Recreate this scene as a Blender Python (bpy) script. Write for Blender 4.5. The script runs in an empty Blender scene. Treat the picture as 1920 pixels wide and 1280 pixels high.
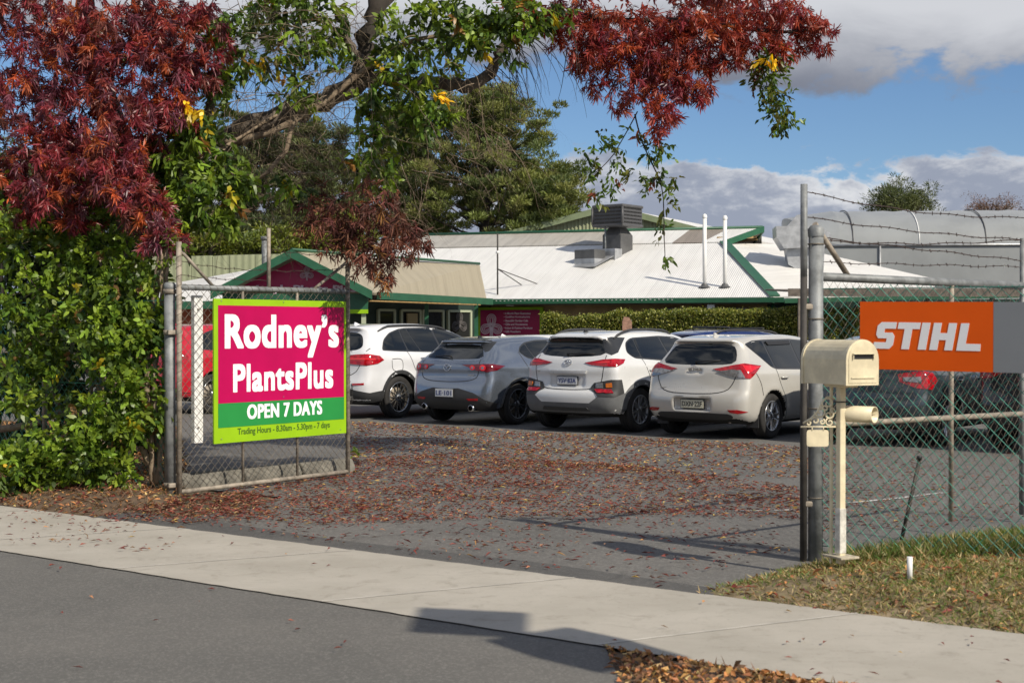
import bpy, bmesh, math, random
import numpy as np
from mathutils import Vector, Matrix
from mathutils.bvhtree import BVHTree
from mathutils.geometry import delaunay_2d_cdt

S = bpy.context.scene
PI = math.pi
R = math.radians
random.seed(7)
rng = np.random.default_rng(11)

# ------------------------------------------------------------------ camera
F, HOR, CH = 2667.0, 617.0, 1.55          # focal length (px of the 1920 frame), horizon row, eye height
cam = bpy.data.objects.new('camera', bpy.data.cameras.new('camera'))
S.collection.objects.link(cam)
cam.data.lens = 50.0
cam.data.sensor_width = 36.0
cam.data.clip_end = 6000
cam.data.clip_start = 0.1
cam.location = (0, 0, CH)
cam.rotation_euler = (R(90) - math.atan(23.0 / F), 0, 0)
cam.data.dof.use_dof = True
cam.data.dof.focus_distance = 19.0
cam.data.dof.aperture_fstop = 5.0
S.camera = cam

S.view_settings.view_transform = 'Standard'
S.view_settings.look = 'None'
S.view_settings.gamma = 1
S.view_settings.exposure = 0.0
S.render.engine = 'CYCLES'
S.cycles.max_bounces = 7
S.cycles.transparent_max_bounces = 12

# ------------------------------------------------------------------ sun and sky
SUN_EL, SUNX, SUNY = R(38), 0.69, -0.73   # horizontal direction towards the sun
sd = Vector((SUNX, SUNY, 0)).normalized() * math.cos(SUN_EL) + Vector((0, 0, math.sin(SUN_EL)))
sun = bpy.data.objects.new('sun', bpy.data.lights.new('sun', 'SUN'))
S.collection.objects.link(sun)
sun.data.energy = 5.0
sun.data.angle = R(0.75)
sun.data.color = (1.0, 0.91, 0.77)
sun.rotation_euler = sd.to_track_quat('Z', 'Y').to_euler()
sun.location = sd * 60


class NG:
    """small helper that writes node trees as expressions"""
    def __init__(s, nt):
        s.nt = nt
    def n(s, t, **kw):
        o = s.nt.nodes.new(t)
        for k, v in kw.items():
            setattr(o, k, v)
        return o
    def set(s, sock, v):
        if isinstance(v, bpy.types.NodeSocket):
            s.nt.links.new(v, sock)
        elif v is not None:
            if isinstance(v, (tuple, list)) and len(v) == 3 and sock.type == 'RGBA':
                v = (*v, 1)
            sock.default_value = v
    def m(s, op, a, b=None, c=None, clamp=False):
        o = s.n('ShaderNodeMath', operation=op)
        o.use_clamp = clamp
        s.set(o.inputs[0], a)
        if b is not None: s.set(o.inputs[1], b)
        if c is not None: s.set(o.inputs[2], c)
        return o.outputs[0]
    def mix(s, f, a, b, mode='MIX'):
        o = s.n('ShaderNodeMix', data_type='RGBA', blend_type=mode)
        s.set(o.inputs[0], f); s.set(o.inputs[6], a); s.set(o.inputs[7], b)
        return o.outputs[2]
    def smooth(s, x, lo, hi, a=0.0, b=1.0):
        o = s.n('ShaderNodeMapRange', interpolation_type='SMOOTHSTEP')
        s.set(o.inputs[0], x)
        for i, v in enumerate((lo, hi, a, b)): s.set(o.inputs[i + 1], v)
        return o.outputs[0]
    def noise(s, vec, scale, detail=4, rough=0.55, dist=0.0):
        o = s.n('ShaderNodeTexNoise')
        if vec is not None: s.set(o.inputs['Vector'], vec)
        s.set(o.inputs['Scale'], scale); s.set(o.inputs['Detail'], detail)
        s.set(o.inputs['Roughness'], rough); s.set(o.inputs['Distortion'], dist)
        return o.outputs['Fac']
    def xyz(s, x, y, z):
        o = s.n('ShaderNodeCombineXYZ')
        s.set(o.inputs[0], x); s.set(o.inputs[1], y); s.set(o.inputs[2], z)
        return o.outputs[0]


W = bpy.data.worlds.new('World')
S.world = W
W.use_nodes = True
g = NG(W.node_tree)
W.node_tree.nodes.clear()
sky = g.n('ShaderNodeTexSky', sky_type='NISHITA')
sky.sun_disc = False
sky.sun_elevation = SUN_EL
sky.sun_rotation = math.atan2(sd.x, sd.y)
sky.air_density = 1.0
sky.dust_density = 0.25
sky.ozone_density = 2.2
sky.altitude = 600
tc = g.n('ShaderNodeTexCoord').outputs['Generated']
sx = g.n('ShaderNodeSeparateXYZ'); g.set(sx.inputs[0], tc)
az = g.m('ARCTAN2', sx.outputs[0], sx.outputs[1])
el = g.m('ARCSINE', sx.outputs[2])
pv = g.xyz(g.m('MULTIPLY', az, 1.0), g.m('MULTIPLY', el, 1.9), 0.0)
n1 = g.noise(pv, 9.0, 8, 0.58, 0.3)
n2 = g.noise(pv, 26.0, 7, 0.6, 0.2)
n3 = g.noise(pv, 4.0, 3, 0.5)
# upper bank: base at about ten degrees, grey belly, bright shoulders
wob = g.m('MULTIPLY', g.m('SUBTRACT', n1, 0.5), 0.13)
wob2 = g.m('MULTIPLY', g.m('SUBTRACT', n2, 0.5), 0.03)
eA = g.m('ADD', g.m('ADD', g.m('ADD', el, wob), wob2), g.smooth(az, .20, .06, 0.0, -.022))
mA = g.smooth(eA, 0.160, 0.176)
topA = g.smooth(g.m('ADD', g.m('ADD', el, g.m('MULTIPLY', g.smooth(az, .12, .3), .03)), g.m('MULTIPLY', g.m('SUBTRACT', n1, .5), .06)), 0.18, 0.235)
colA = g.mix(topA, (2.7, 2.95, 3.7), (8.2, 8.4, 8.9))
far = g.smooth(el, 0.30, 0.7)
colA = g.mix(far, colA, (7.0, 7.2, 7.8))
# the bank breaks up overhead
brk = g.smooth(n3, 0.42, 0.6)
mA = g.m('MULTIPLY', mA, g.m('MAXIMUM', brk, g.smooth(el, 0.55, 0.3)))
# lower cumulus row
bx = g.smooth(az, -0.02, 0.12, -0.02, 0.0)
eB = g.m('ADD', g.m('ADD', el, g.m('MULTIPLY', g.m('SUBTRACT', n1, .5), 0.11)), g.m('MULTIPLY', g.m('SUBTRACT', n2, .5), 0.05))
mB = g.smooth(eB, 0.117, 0.108)
lum = g.m('ADD', g.m('MULTIPLY', n2, 0.65), g.m('MULTIPLY', n1, 0.55))
topB = g.smooth(g.m('ADD', g.m('MULTIPLY', g.smooth(eB, 0.05, 0.12), 0.16), lum), 0.60, 0.86)
colB = g.mix(topB, (4.1, 4.6, 5.8), (9.2, 9.4, 9.8))
skyc = g.mix(1.0, sky.outputs[0], (0.86, 1.03, 1.24), 'MULTIPLY')
col = g.mix(mB, skyc, colB)
col = g.mix(mA, col, colA)
bg = g.n('ShaderNodeBackground'); g.set(bg.inputs[0], col); g.set(bg.inputs[1], 0.078)
wo = g.n('ShaderNodeOutputWorld'); g.set(wo.inputs[0], bg.outputs[0])

# ------------------------------------------------------------------ helpers
def lin(h):
    h = h.lstrip('#')
    o = []
    for i in (0, 2, 4):
        c = int(h[i:i + 2], 16) / 255
        o.append(c / 12.92 if c <= .04045 else ((c + .055) / 1.055) ** 2.4)
    return tuple(o)

def G(x, y, z=0.0):
    s = (y - HOR) / (CH - z)
    return Vector(((x - 960) / s, F / s, z))

def P(x, y, Y):
    s = F / Y
    return Vector(((x - 960) / s, Y, CH + (HOR - y) / s))

MATS = {}
def mat(name, col, rough=0.6, metal=0.0, var=0.0, vscale=8.0, bump=0.0, bscale=40.0, coat=0.0, spec=0.5, col2=None, detail=5, dist=0.01):
    if name in MATS: return MATS[name]
    m = bpy.data.materials.new(name); m.use_nodes = True
    nt = m.node_tree; g = NG(nt)
    b = nt.nodes['Principled BSDF']
    b.inputs['Roughness'].default_value = rough
    b.inputs['Metallic'].default_value = metal
    b.inputs['Specular IOR Level'].default_value = spec
    if coat: 
        b.inputs['Coat Weight'].default_value = coat
        b.inputs['Coat Roughness'].default_value = 0.04
    b.inputs['Base Color'].default_value = (*col, 1)
    if var or col2 or bump:
        oc = g.n('ShaderNodeTexCoord').outputs['Object']
    if var or col2:
        nz = g.noise(oc, vscale, detail, 0.6)
        c2 = col2 or tuple(c * (1 - var) for c in col)
        c1 = col if col2 else tuple(min(1, c * (1 + var * .6)) for c in col)
        g.set(b.inputs['Base Color'], g.mix(g.smooth(nz, .35, .65), c2, c1))
        g.set(b.inputs['Roughness'], g.m('ADD', rough - .08, g.m('MULTIPLY', nz, .16), clamp=True))
    if bump:
        bp = g.n('ShaderNodeBump'); g.set(bp.inputs['Height'], g.noise(oc, bscale, 4, .6))
        bp.inputs['Strength'].default_value = bump; bp.inputs['Distance'].default_value = dist
        g.set(b.inputs['Normal'], bp.outputs[0])
    MATS[name] = m
    return m

def leafmat(name, rough=0.45, trans=0.35, spec=0.5):
    m = bpy.data.materials.new(name); m.use_nodes = True
    nt = m.node_tree; g = NG(nt)
    b = nt.nodes['Principled BSDF']
    a = g.n('ShaderNodeAttribute'); a.attribute_name = 'tint'
    g.set(b.inputs['Base Color'], a.outputs['Color'])
    b.inputs['Roughness'].default_value = rough
    b.inputs['Specular IOR Level'].default_value = spec
    if trans:
        t = g.n('ShaderNodeBsdfTranslucent'); g.set(t.inputs[0], g.mix(1.0, a.outputs['Color'], (1.5, 1.4, .8), 'MULTIPLY'))
        mx = g.n('ShaderNodeMixShader'); mx.inputs[0].default_value = trans
        g.set(mx.inputs[1], b.outputs[0]); g.set(mx.inputs[2], t.outputs[0])
        g.set(nt.nodes['Material Output'].inputs[0], mx.outputs[0])
    MATS[name] = m
    return m

COL = S.collection
def link(name, me, m=None, parent=None, smooth=False):
    o = bpy.data.objects.new(name, me)
    COL.objects.link(o)
    if m is not None:
        for q in (m if isinstance(m, (list, tuple)) else [m]): me.materials.append(q)
    if parent is not None: o.parent = parent
    if smooth: me.shade_smooth()
    return o

def tag(o, label, cat, group=None):
    o['label'] = label; o['category'] = cat
    if group: o['group'] = group
    return o

def struct(o, kind='structure'):
    o['kind'] = kind
    return o

def thing(name, label, cat, loc=(0, 0, 0), rz=0.0, group=None):
    o = bpy.data.objects.new(name, None); COL.objects.link(o)
    o.empty_display_size = .2
    o.location = loc; o.rotation_euler = (0, 0, rz)
    return tag(o, label, cat, group)

class MB:
    """collects shapes, builds one mesh object"""
    def __init__(s): s.v = []; s.f = []; s.mi = []; s.cur = 0; s.sm = []
    def add(s, vs, fs, smooth=False):
        b = len(s.v); s.v += [tuple(v) for v in vs]
        for f in fs:
            s.f.append([i + b for i in f]); s.mi.append(s.cur); s.sm.append(smooth)
        return s
    def box(s, c, d, rot=None, bev=0.0):
        x, y, z = (q / 2 for q in d)
        if bev:
            bm = bmesh.new(); bmesh.ops.create_cube(bm, size=1)
            for v in bm.verts: v.co = Vector((v.co.x * d[0], v.co.y * d[1], v.co.z * d[2]))
            bmesh.ops.bevel(bm, geom=bm.edges[:], offset=bev, segments=2, affect='EDGES', profile=.5)
            vs = [v.co.copy() for v in bm.verts]; bm.verts.index_update()
            fs = [[v.index for v in f.verts] for f in bm.faces]; bm.free()
        else:
            vs = [Vector((a * x, b * y, e * z)) for a in (-1, 1) for b in (-1, 1) for e in (-1, 1)]
            fs = [(0, 1, 3, 2), (4, 6, 7, 5), (0, 4, 5, 1), (2, 3, 7, 6), (0, 2, 6, 4), (1, 5, 7, 3)]
        if rot is not None: vs = [rot @ v for v in vs]
        c = Vector(c)
        return s.add([v + c for v in vs], fs)
    def tube(s, pts, r, sides=8, caps=True, smooth=True):
        pts = [Vector(p) for p in pts]; n = len(pts)
        rs = r if isinstance(r, (list, tuple)) else [r] * n
        vs = []; fs = []
        up = None
        for i, p in enumerate(pts):
            t = (pts[min(i + 1, n - 1)] - pts[max(i - 1, 0)])
            t = t.normalized() if t.length > 1e-9 else Vector((0, 0, 1))
            if up is None:
                up = Vector((0, 0, 1)) if abs(t.z) < .9 else Vector((1, 0, 0))
            a = t.cross(up)
            if a.length < 1e-4: a = t.cross(Vector((0, 1, 0)))
            a.normalize(); b = a.cross(t).normalized(); up = b
            for k in range(sides):
                th = 2 * PI * k / sides
                vs.append(p + (a * math.cos(th) + b * math.sin(th)) * rs[i])
        for i in range(n - 1):
            for k in range(sides):
                k2 = (k + 1) % sides
                fs.append((i * sides + k, i * sides + k2, (i + 1) * sides + k2, (i + 1) * sides + k))
        s.add(vs, fs, smooth)
        if caps:
            b0 = len(s.v) - len(vs)
            s.f.append([b0 + k for k in range(sides)][::-1]); s.mi.append(s.cur); s.sm.append(False)
            s.f.append([b0 + (n - 1) * sides + k for k in range(sides)]); s.mi.append(s.cur); s.sm.append(False)
        return s
    def lathe(s, prof, n=32, axis='Z', c=(0, 0, 0), smooth=True):
        c = Vector(c); vs = []; fs = []; m = len(prof)
        for k in range(n):
            a = 2 * PI * k / n
            for (r, h) in prof:
                if axis == 'Z': v = Vector((r * math.cos(a), r * math.sin(a), h))
                elif axis == 'Y': v = Vector((r * math.cos(a), h, r * math.sin(a)))
                else: v = Vector((h, r * math.cos(a), r * math.sin(a)))
                vs.append(v + c)
        for k in range(n):
            k2 = (k + 1) % n
            for j in range(m - 1):
                fs.append((k * m + j, k * m + j + 1, k2 * m + j + 1, k2 * m + j))
        return s.add(vs, fs, smooth)
    def prism(s, poly, vec):
        """planar polygon extruded by vec"""
        n = len(poly); vec = Vector(vec)
        vs = [Vector(p) for p in poly] + [Vector(p) + vec for p in poly]
        fs = [tuple(range(n))[::-1], tuple(range(n, 2 * n))] + [(i, (i + 1) % n, n + (i + 1) % n, n + i) for i in range(n)]
        return s.add(vs, fs)
    def build(s, name, m=None, parent=None):
        me = bpy.data.meshes.new(name)
        me.from_pydata(s.v, [], s.f)
        me.polygons.foreach_set('material_index', s.mi)
        me.polygons.foreach_set('use_smooth', s.sm)
        me.update()
        bm = bmesh.new(); bm.from_mesh(me)
        bmesh.ops.recalc_face_normals(bm, faces=bm.faces); bm.to_mesh(me); bm.free()
        return link(name, me, m, parent)

def np_mesh(name, V, Fc, m, parent=None, tint=None, smooth=False):
    """V (n,3); Fc (k,3) or (k,4) ints; tint per vertex (n,3)"""
    me = bpy.data.meshes.new(name)
    V = np.asarray(V, np.float32); Fc = np.asarray(Fc, np.int32); k = Fc.shape[1]
    me.vertices.add(len(V)); me.vertices.foreach_set('co', V.ravel())
    me.loops.add(Fc.size); me.loops.foreach_set('vertex_index', Fc.ravel())
    me.polygons.add(len(Fc)); me.polygons.foreach_set('loop_start', np.arange(0, Fc.size, k, dtype=np.int32))
    me.update(calc_edges=True); me.validate()
    if tint is not None:
        a = me.color_attributes.new('tint', 'FLOAT_COLOR', 'POINT')
        t = np.ones((len(V), 4), np.float32); t[:, :3] = tint
        a.data.foreach_set('color', t.ravel())
    if smooth: me.polygons.foreach_set('use_smooth', np.ones(len(Fc), bool))
    return link(name, me, m, parent)

def unit(a):
    return a / np.maximum(np.linalg.norm(a, axis=1, keepdims=True), 1e-9)

def leaves(name, Pt, D, L, Wd, C, m, parent=None, up=None, fold=.25):
    """one folded two-triangle blade per leaf"""
    N = len(Pt); D = unit(D)
    if up is None: up = unit(rng.normal(size=(N, 3)) + np.array([0, 0, .6]))
    side = unit(np.cross(D, up)); nrm = np.cross(side, D)
    L = L[:, None]; Wd = Wd[:, None]
    mid = Pt + D * L * .42 + nrm * Wd * fold
    tip = Pt + D * L - np.array([0, 0, 1]) * L * .12
    V = np.stack([Pt, mid + side * Wd / 2, tip, mid - side * Wd / 2], 1).reshape(-1, 3)
    b = np.arange(N)[:, None] * 4
    Fc = np.concatenate([b + np.array([[0, 2, 1]]), b + np.array([[0, 3, 2]])], 0)
    return np_mesh(name, V, Fc, m, parent, np.repeat(C, 4, 0))

def bent_leaves(name, Pt, D, L, Wd, C, m, parent=None):
    """narrow drooping leaflet of four triangles"""
    N = len(Pt); D = unit(D); up = unit(rng.normal(size=(N, 3)) + np.array([0, 0, .5]))
    side = unit(np.cross(D, up)); nrm = np.cross(side, D); L = L[:, None]; Wd = Wd[:, None]
    dn = np.array([0, 0, -1.0]) * rng.uniform(.0, .38, (N, 1)); tw = rng.normal(0, .25, (N, 1))
    s2 = unit(side + nrm * tw)
    m1 = Pt + D * L * .32 + nrm * L * .03; m2 = Pt + D * L * .68 + dn * L * .28; tp = Pt + D * L * .97 + dn * L * .75
    V = np.stack([Pt, m1 + side * Wd * .48, m2 + s2 * Wd * .40, tp, m2 - s2 * Wd * .40, m1 - side * Wd * .48], 1).reshape(-1, 3)
    b = np.arange(N)[:, None] * 6
    Fc = np.concatenate([b + np.array([q]) for q in ((0, 5, 1), (1, 5, 4), (1, 4, 2), (2, 4, 3))], 0)
    return np_mesh(name, V, Fc, m, parent, np.repeat(C, 6, 0))

def jitter(cols, wts, N, amt=.25):
    cols = np.array(cols); k = rng.choice(len(cols), N, p=np.array(wts) / sum(wts))
    return np.clip(cols[k] * (1 + rng.uniform(-amt, amt, (N, 1))) * (1 + rng.uniform(-.08, .08, (N, 3))), 0.002, 1)

def text(name, body, w, h, mtl, parent, M, bold=.0, ext=.002, shear=0.0):
    """letters fitted to w x h, lying in the XY plane of matrix M, origin at lower left"""
    cu = bpy.data.curves.new(name, 'FONT'); cu.body = body; cu.size = 1
    cu.offset = bold; cu.extrude = .5; cu.shear = shear; cu.resolution_u = 3
    to = bpy.data.objects.new('tmp', cu); COL.objects.link(to)
    dg = bpy.context.evaluated_depsgraph_get()
    me = bpy.data.meshes.new_from_object(to.evaluated_get(dg))
    bpy.data.objects.remove(to); bpy.data.curves.remove(cu)
    co = np.empty(len(me.vertices) * 3, np.float32); me.vertices.foreach_get('co', co); co = co.reshape(-1, 3)
    lo, hi = co.min(0), co.max(0)
    co[:, 0] = (co[:, 0] - lo[0]) / (hi[0] - lo[0]) * w
    co[:, 1] = (co[:, 1] - lo[1]) / (hi[1] - lo[1]) * h
    co[:, 2] = (co[:, 2] - lo[2]) * ext
    me.vertices.foreach_set('co', co.ravel()); me.transform(M); me.update(); me.name = name
    me.materials.clear()
    return link(name, me, mtl, parent)

def poly_sdf(poly, X, Z):
    P_ = np.array(poly); n = len(P_); d = np.full(X.shape, 1e9); s = np.ones(X.shape)
    for i in range(n):
        a = P_[i]; b = P_[i - 1]
        e = b - a; wx = X - a[0]; wz = Z - a[1]
        t = np.clip((wx * e[0] + wz * e[1]) / (e @ e + 1e-12), 0, 1)
        bx, bz = wx - e[0] * t, wz - e[1] * t
        d = np.minimum(d, bx * bx + bz * bz)
        c1 = Z >= a[1]; c2 = Z < b[1]; c3 = e[0] * wz > e[1] * wx
        flip = (c1 & c2 & c3) | (~c1 & ~c2 & ~c3)
        s = np.where(flip, -s, s)
    return s * np.sqrt(d)

def fat_text(name, body, w, h, grow, mtl, parent, M, ext=.003, cell=.006, space=1.08):
    """heavy lettering: the outlines of a text, grown by a distance and filled again"""
    cu = bpy.data.curves.new(name, 'FONT'); cu.body = body; cu.size = 1; cu.space_character = space; cu.resolution_u = 4
    to = bpy.data.objects.new('tmp', cu); COL.objects.link(to)
    dg = bpy.context.evaluated_depsgraph_get()
    cv = to.evaluated_get(dg).to_curve(dg)
    loops = []
    for sp in cv.splines:
        bz = sp.bezier_points; n = len(bz); pts = []
        for i in range(n):
            p, q = bz[i], bz[(i + 1) % n]
            for k in range(4):
                t = k / 4; u = 1 - t
                c = p.co * u**3 + p.handle_right * 3*u*u*t + q.handle_left * 3*u*t*t + q.co * t**3
                pts.append((c.x, c.y))
        if len(pts) > 2: loops.append(np.array(pts))
    to.to_curve_clear(); bpy.data.objects.remove(to); bpy.data.curves.remove(cu)
    al = np.concatenate(loops); lo, hi = al.min(0), al.max(0)
    sc = np.array([(w - 2*grow) / (hi[0]-lo[0]), (h - 2*grow) / (hi[1]-lo[1])])
    loops = [(l - lo) * sc + grow for l in loops]
    nx, ny = int(w / cell) + 12, int(h / cell) + 12
    X, Y = np.meshgrid((np.arange(nx) - 5.5) * cell, (np.arange(ny) - 5.5) * cell, indexing='ij')
    D = np.full(X.shape, 9.0); sg = np.ones(X.shape)
    for l in loops:
        d = poly_sdf(l, X, Y); D = np.minimum(D, np.abs(d)); sg = sg * np.where(d < 0, -1, 1)
    D = D * sg
    kx, ky = max(1, round(grow / cell)), max(1, round(grow * .62 / cell))
    for ax_, k_ in ((0, kx), (1, ky)):
        E = D.copy()
        for s_ in range(-k_, k_ + 1): E = np.minimum(E, np.roll(D, s_, ax_))
        D = E
    mb = MB(); vid = {}
    def vert(key, x, y):
        if key not in vid: vid[key] = len(mb.v); mb.v.append((x, y, ext))
        return vid[key]
    for i in range(nx - 1):
        for j in range(ny - 1):
            cs = [(i, j), (i+1, j), (i+1, j+1), (i, j+1)]; v = [D[c] for c in cs]
            if min(v) >= 0: continue
            f = []
            for k in range(4):
                a_, b_ = cs[k], cs[(k+1) % 4]; va, vb_ = v[k], v[(k+1) % 4]
                if va < 0: f.append(vert(a_, X[a_], Y[a_]))
                if (va < 0) != (vb_ < 0):
                    t = va / (va - vb_); f.append(vert((min(a_, b_), max(a_, b_)), X[a_] + (X[b_]-X[a_])*t, Y[a_] + (Y[b_]-Y[a_])*t))
            if len(f) > 2: mb.f.append(f); mb.mi.append(0); mb.sm.append(False)
    mb.v = [tuple(M @ Vector(q)) for q in mb.v]
    return mb.build(name, mtl, parent)

def frame(o, ex, ey):
    """matrix with origin o, x axis ex, y axis ey"""
    ex = Vector(ex).normalized(); ey = Vector(ey).normalized(); ez = ex.cross(ey)
    M = Matrix((ex, ey, ez)).transposed().to_4x4(); M.translation = Vector(o)
    return M
UPZ = Vector((0, 0, 1))
# ------------------------------------------------------------------ materials
galv = mat('galvanised_steel', (.22, .232, .235), .58, .25, .3, 9, .15, 60)
galv_old = mat('weathered_pipe', (.30, .26, .21), .7, .2, .35, 14, .3, 60)
dark_pipe = mat('dark_pipe', (.055, .05, .045), .7, .2, .3, 12)
wire_m = mat('old_wire', (.20, .175, .14), .6, .4, .3, 10)
barb_m = mat('rusty_barbed_wire', (.055, .035, .03), .75, .2, .3, 30)
green_wire = mat('green_coated_wire', (.06, .27, .20), .5, 0, .35, 5)
cream_p = mat('cream_enamel', (.70, .62, .43), .42, 0, .16, 7, .06, 20, .15)
white_p = mat('white_paint', (.78, .78, .76), .45, 0, .05, 4)
black_m = mat('black_plastic', (.012, .012, .013), .5)
magenta = mat('magenta_print', lin('#b2004f'), .48, 0, .10, 1.3, 0, 40, 0, .25)
magenta_shade = mat('shaded_magenta_panel', lin('#9c0648'), .45, 0, .05, 2)  # sign magenta made darker: shade under the overhang is in the colour
lime = mat('lime_print', lin('#8fba14'), .5, 0, .06, 3, 0, 40, 0, .3)
midgreen = mat('green_print', lin('#24893f'), .4, 0, .05, 3)
letter_w = mat('white_lettering', (.85, .86, .88), .4)
letter_g = mat('dark_green_lettering', lin('#3c5f1c'), .5)
orange = mat('orange_print', lin('#e45a00'), .45, 0, .05, 2, 0, 40, 0, .25)
grey_pr = mat('grey_print', (.22, .235, .25), .4, 0, .04, 2)
trim_green = mat('green_trim_paint', lin('#23563d'), .45, 0, .15, 3)
conc = mat('pale_concrete', (.40, .38, .335), .85, 0, .16, 1.6, .2, 90)
conc_old = mat('old_concrete', (.17, .16, .135), .9, 0, .35, 4, .4, 40)

def asphalt(name, c1, c2, scale=260.0, patch=1.1, crack=.3):
    m = bpy.data.materials.new(name); m.use_nodes = True
    g = NG(m.node_tree); b = m.node_tree.nodes['Principled BSDF']
    oc0 = g.n('ShaderNodeTexCoord').outputs['Object']
    rm_ = g.n('ShaderNodeMapping'); g.set(rm_.inputs[0], oc0); rm_.inputs['Rotation'].default_value = (.62, .47, .33); rm_.inputs['Location'].default_value = (3.1, 1.7, 2.3)
    oc = rm_.outputs[0]
    big = g.noise(oc, patch, 5, .6)
    fine = g.noise(oc, scale, 2, .7)
    vo = g.n('ShaderNodeTexVoronoi'); g.set(vo.inputs['Vector'], oc); vo.inputs['Scale'].default_value = scale * .35
    agg = g.n('ShaderNodeSeparateColor'); g.set(agg.inputs[0], vo.outputs['Color'])
    c = g.mix(g.smooth(big, .3, .7), c1, c2)
    c = g.mix(g.m('MULTIPLY', g.smooth(agg.outputs[0], .55, 1), .28), c, tuple(min(1, q * 2.4) for q in c2))
    c = g.mix(g.m('MULTIPLY', g.smooth(fine, .55, .3), .5), c, tuple(q * .45 for q in c1))
    # long cracks and tar seams
    w = g.n('ShaderNodeTexVoronoi', feature='DISTANCE_TO_EDGE'); g.set(w.inputs['Vector'], oc); w.inputs['Scale'].default_value = .33
    dn = g.n('ShaderNodeTexNoise'); g.set(dn.inputs['Vector'], oc); dn.inputs['Scale'].default_value = 2.0
    va = g.n('ShaderNodeVectorMath', operation='ADD'); g.set(va.inputs[0], oc); g.set(va.inputs[1], dn.outputs['Color']); g.set(w.inputs['Vector'], va.outputs[0])
    c = g.mix(g.m('MULTIPLY', g.smooth(w.outputs['Distance'], .012, .002), crack), c, tuple(q * .4 for q in c1))
    g.set(b.inputs['Base Color'], c)
    b.inputs['Roughness'].default_value = .88
    bp = g.n('ShaderNodeBump'); g.set(bp.inputs['Height'], g.m('ADD', fine, g.m('MULTIPLY', agg.outputs[0], .6)))
    bp.inputs['Strength'].default_value = .25; bp.inputs['Distance'].default_value = .004
    g.set(b.inputs['Normal'], bp.outputs[0])
    MATS[name] = m
    return m
asp_road = asphalt('driveway_asphalt', (.112, .109, .100), (.138, .132, .120), 260.0, 1.1, .08)
asp_park = asphalt('car_park_asphalt', (.103, .100, .093), (.142, .137, .127), 170, .7)
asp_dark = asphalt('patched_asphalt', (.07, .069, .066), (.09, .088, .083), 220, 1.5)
earth = mat('earth', (.12, .09, .055), .95, 0, .35, 2.0, .5, 25, col2=(.07, .06, .035))
soil = mat('leafy_soil', (.15, .10, .06), .95, 0, .4, 6, .5, 30, col2=(.08, .055, .035))
leaf_m = leafmat('leaf', .42, .34)
leaf_gloss = leafmat('glossy_leaf', .40, .34, .55)
leaf_dry = leafmat('dry_leaf', .6, .12, .3)
grass_m = leafmat('grass_blade', .55, .3)
pine_m = leafmat('pine_needle', .55, .2)
bark = mat('grey_bark', (.15, .125, .10), .9, 0, .35, 7, .7, 28, col2=(.07, .055, .045), dist=.02)
bark_d = mat('dark_bark', (.045, .037, .03), .9, 0, .3, 3, .6, 12)
vine_bark = mat('vine_bark', (.30, .235, .165), .9, 0, .35, 14, .6, 40, col2=(.17, .125, .085), dist=.01)
brass = mat('old_rust', (.12, .05, .025), .8, .1, .3, 20)

# ------------------------------------------------------------------ ground sheets
def sheet(name, poly, z, m, sub=0):
    me = bpy.data.meshes.new(name)
    me.from_pydata([(p[0], p[1], z) for p in poly], [], [list(range(len(poly)))])
    me.update()
    if me.polygons[0].normal.z < 0: me.flip_normals()
    return struct(link(name, me, m))
ns = Vector((.597, .802)); dp = Vector((.802, -.597))    # across the path / along it (to the right and nearer)
def pt(al, ac): return dp * al + ns * ac                  # along, across coordinates
N0, N1 = 5.83, 7.33                                       # near and far edge of the footpath
sheet('ground', [(-2500, -300), (2500, -300), (2500, 4500), (-2500, 4500)], -.02, earth)
sheet('driveway', [pt(-40, N0 + .15), pt(-3.77, N0 + .15), pt(-3.77, N0), pt(-3.34, N0 - .54), pt(-2.6, N0 - 1.2), pt(-1.0, N0 - 2.2), pt(3, -8), pt(-40, -8)], -.004, asp_road)
def path_conc():
    m = bpy.data.materials.new('footpath_concrete'); m.use_nodes = True
    g = NG(m.node_tree); b = m.node_tree.nodes['Principled BSDF']
    oc0 = g.n('ShaderNodeTexCoord').outputs['Object']
    rm_ = g.n('ShaderNodeMapping'); g.set(rm_.inputs[0], oc0); rm_.inputs['Rotation'].default_value = (.62, .47, .33); rm_.inputs['Location'].default_value = (3.1, 1.7, 2.3)
    oc = rm_.outputs[0]
    c = g.mix(g.smooth(g.noise(oc, 1.1, 5, .65), .3, .7), (.35, .325, .275), (.43, .40, .345))
    c = g.mix(g.m('MULTIPLY', g.smooth(g.noise(oc, 5.5, 6, .7, .6), .52, .72), .45), c, (.20, .18, .14))
    c = g.mix(g.m('MULTIPLY', g.smooth(g.noise(oc, 38, 3, .6), .60, .72), .35), c, (.22, .20, .17))
    c = g.mix(g.m('MULTIPLY', g.smooth(g.noise(oc, 300, 2, .6), .5, .75), .35), c, (.25, .24, .21))
    mp = g.n('ShaderNodeMapping'); g.set(mp.inputs[0], oc0); mp.inputs['Rotation'].default_value = (0.01, 0.02, .64); mp.inputs['Scale'].default_value = (2.0, 14, 1)
    c = g.mix(g.m('MULTIPLY', g.smooth(g.noise(mp.outputs[0], 1.3, 4, .6), .5, .75), .22), c, (.28, .26, .22))
    g.set(b.inputs['Base Color'], c); b.inputs['Roughness'].default_value = .88
    bp = g.n('ShaderNodeBump'); g.set(bp.inputs['Height'], g.noise(oc, 160, 3, .6)); bp.inputs['Strength'].default_value = .25; bp.inputs['Distance'].default_value = .004
    g.set(b.inputs['Normal'], bp.outputs[0]); return m
def ragged(a0, a1, ac, amp):
    n = int(abs(a1 - a0) / .09); return [pt(a0 + (a1 - a0) * i / n, ac + random.uniform(-amp, amp)) for i in range(n + 1)]
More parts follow.
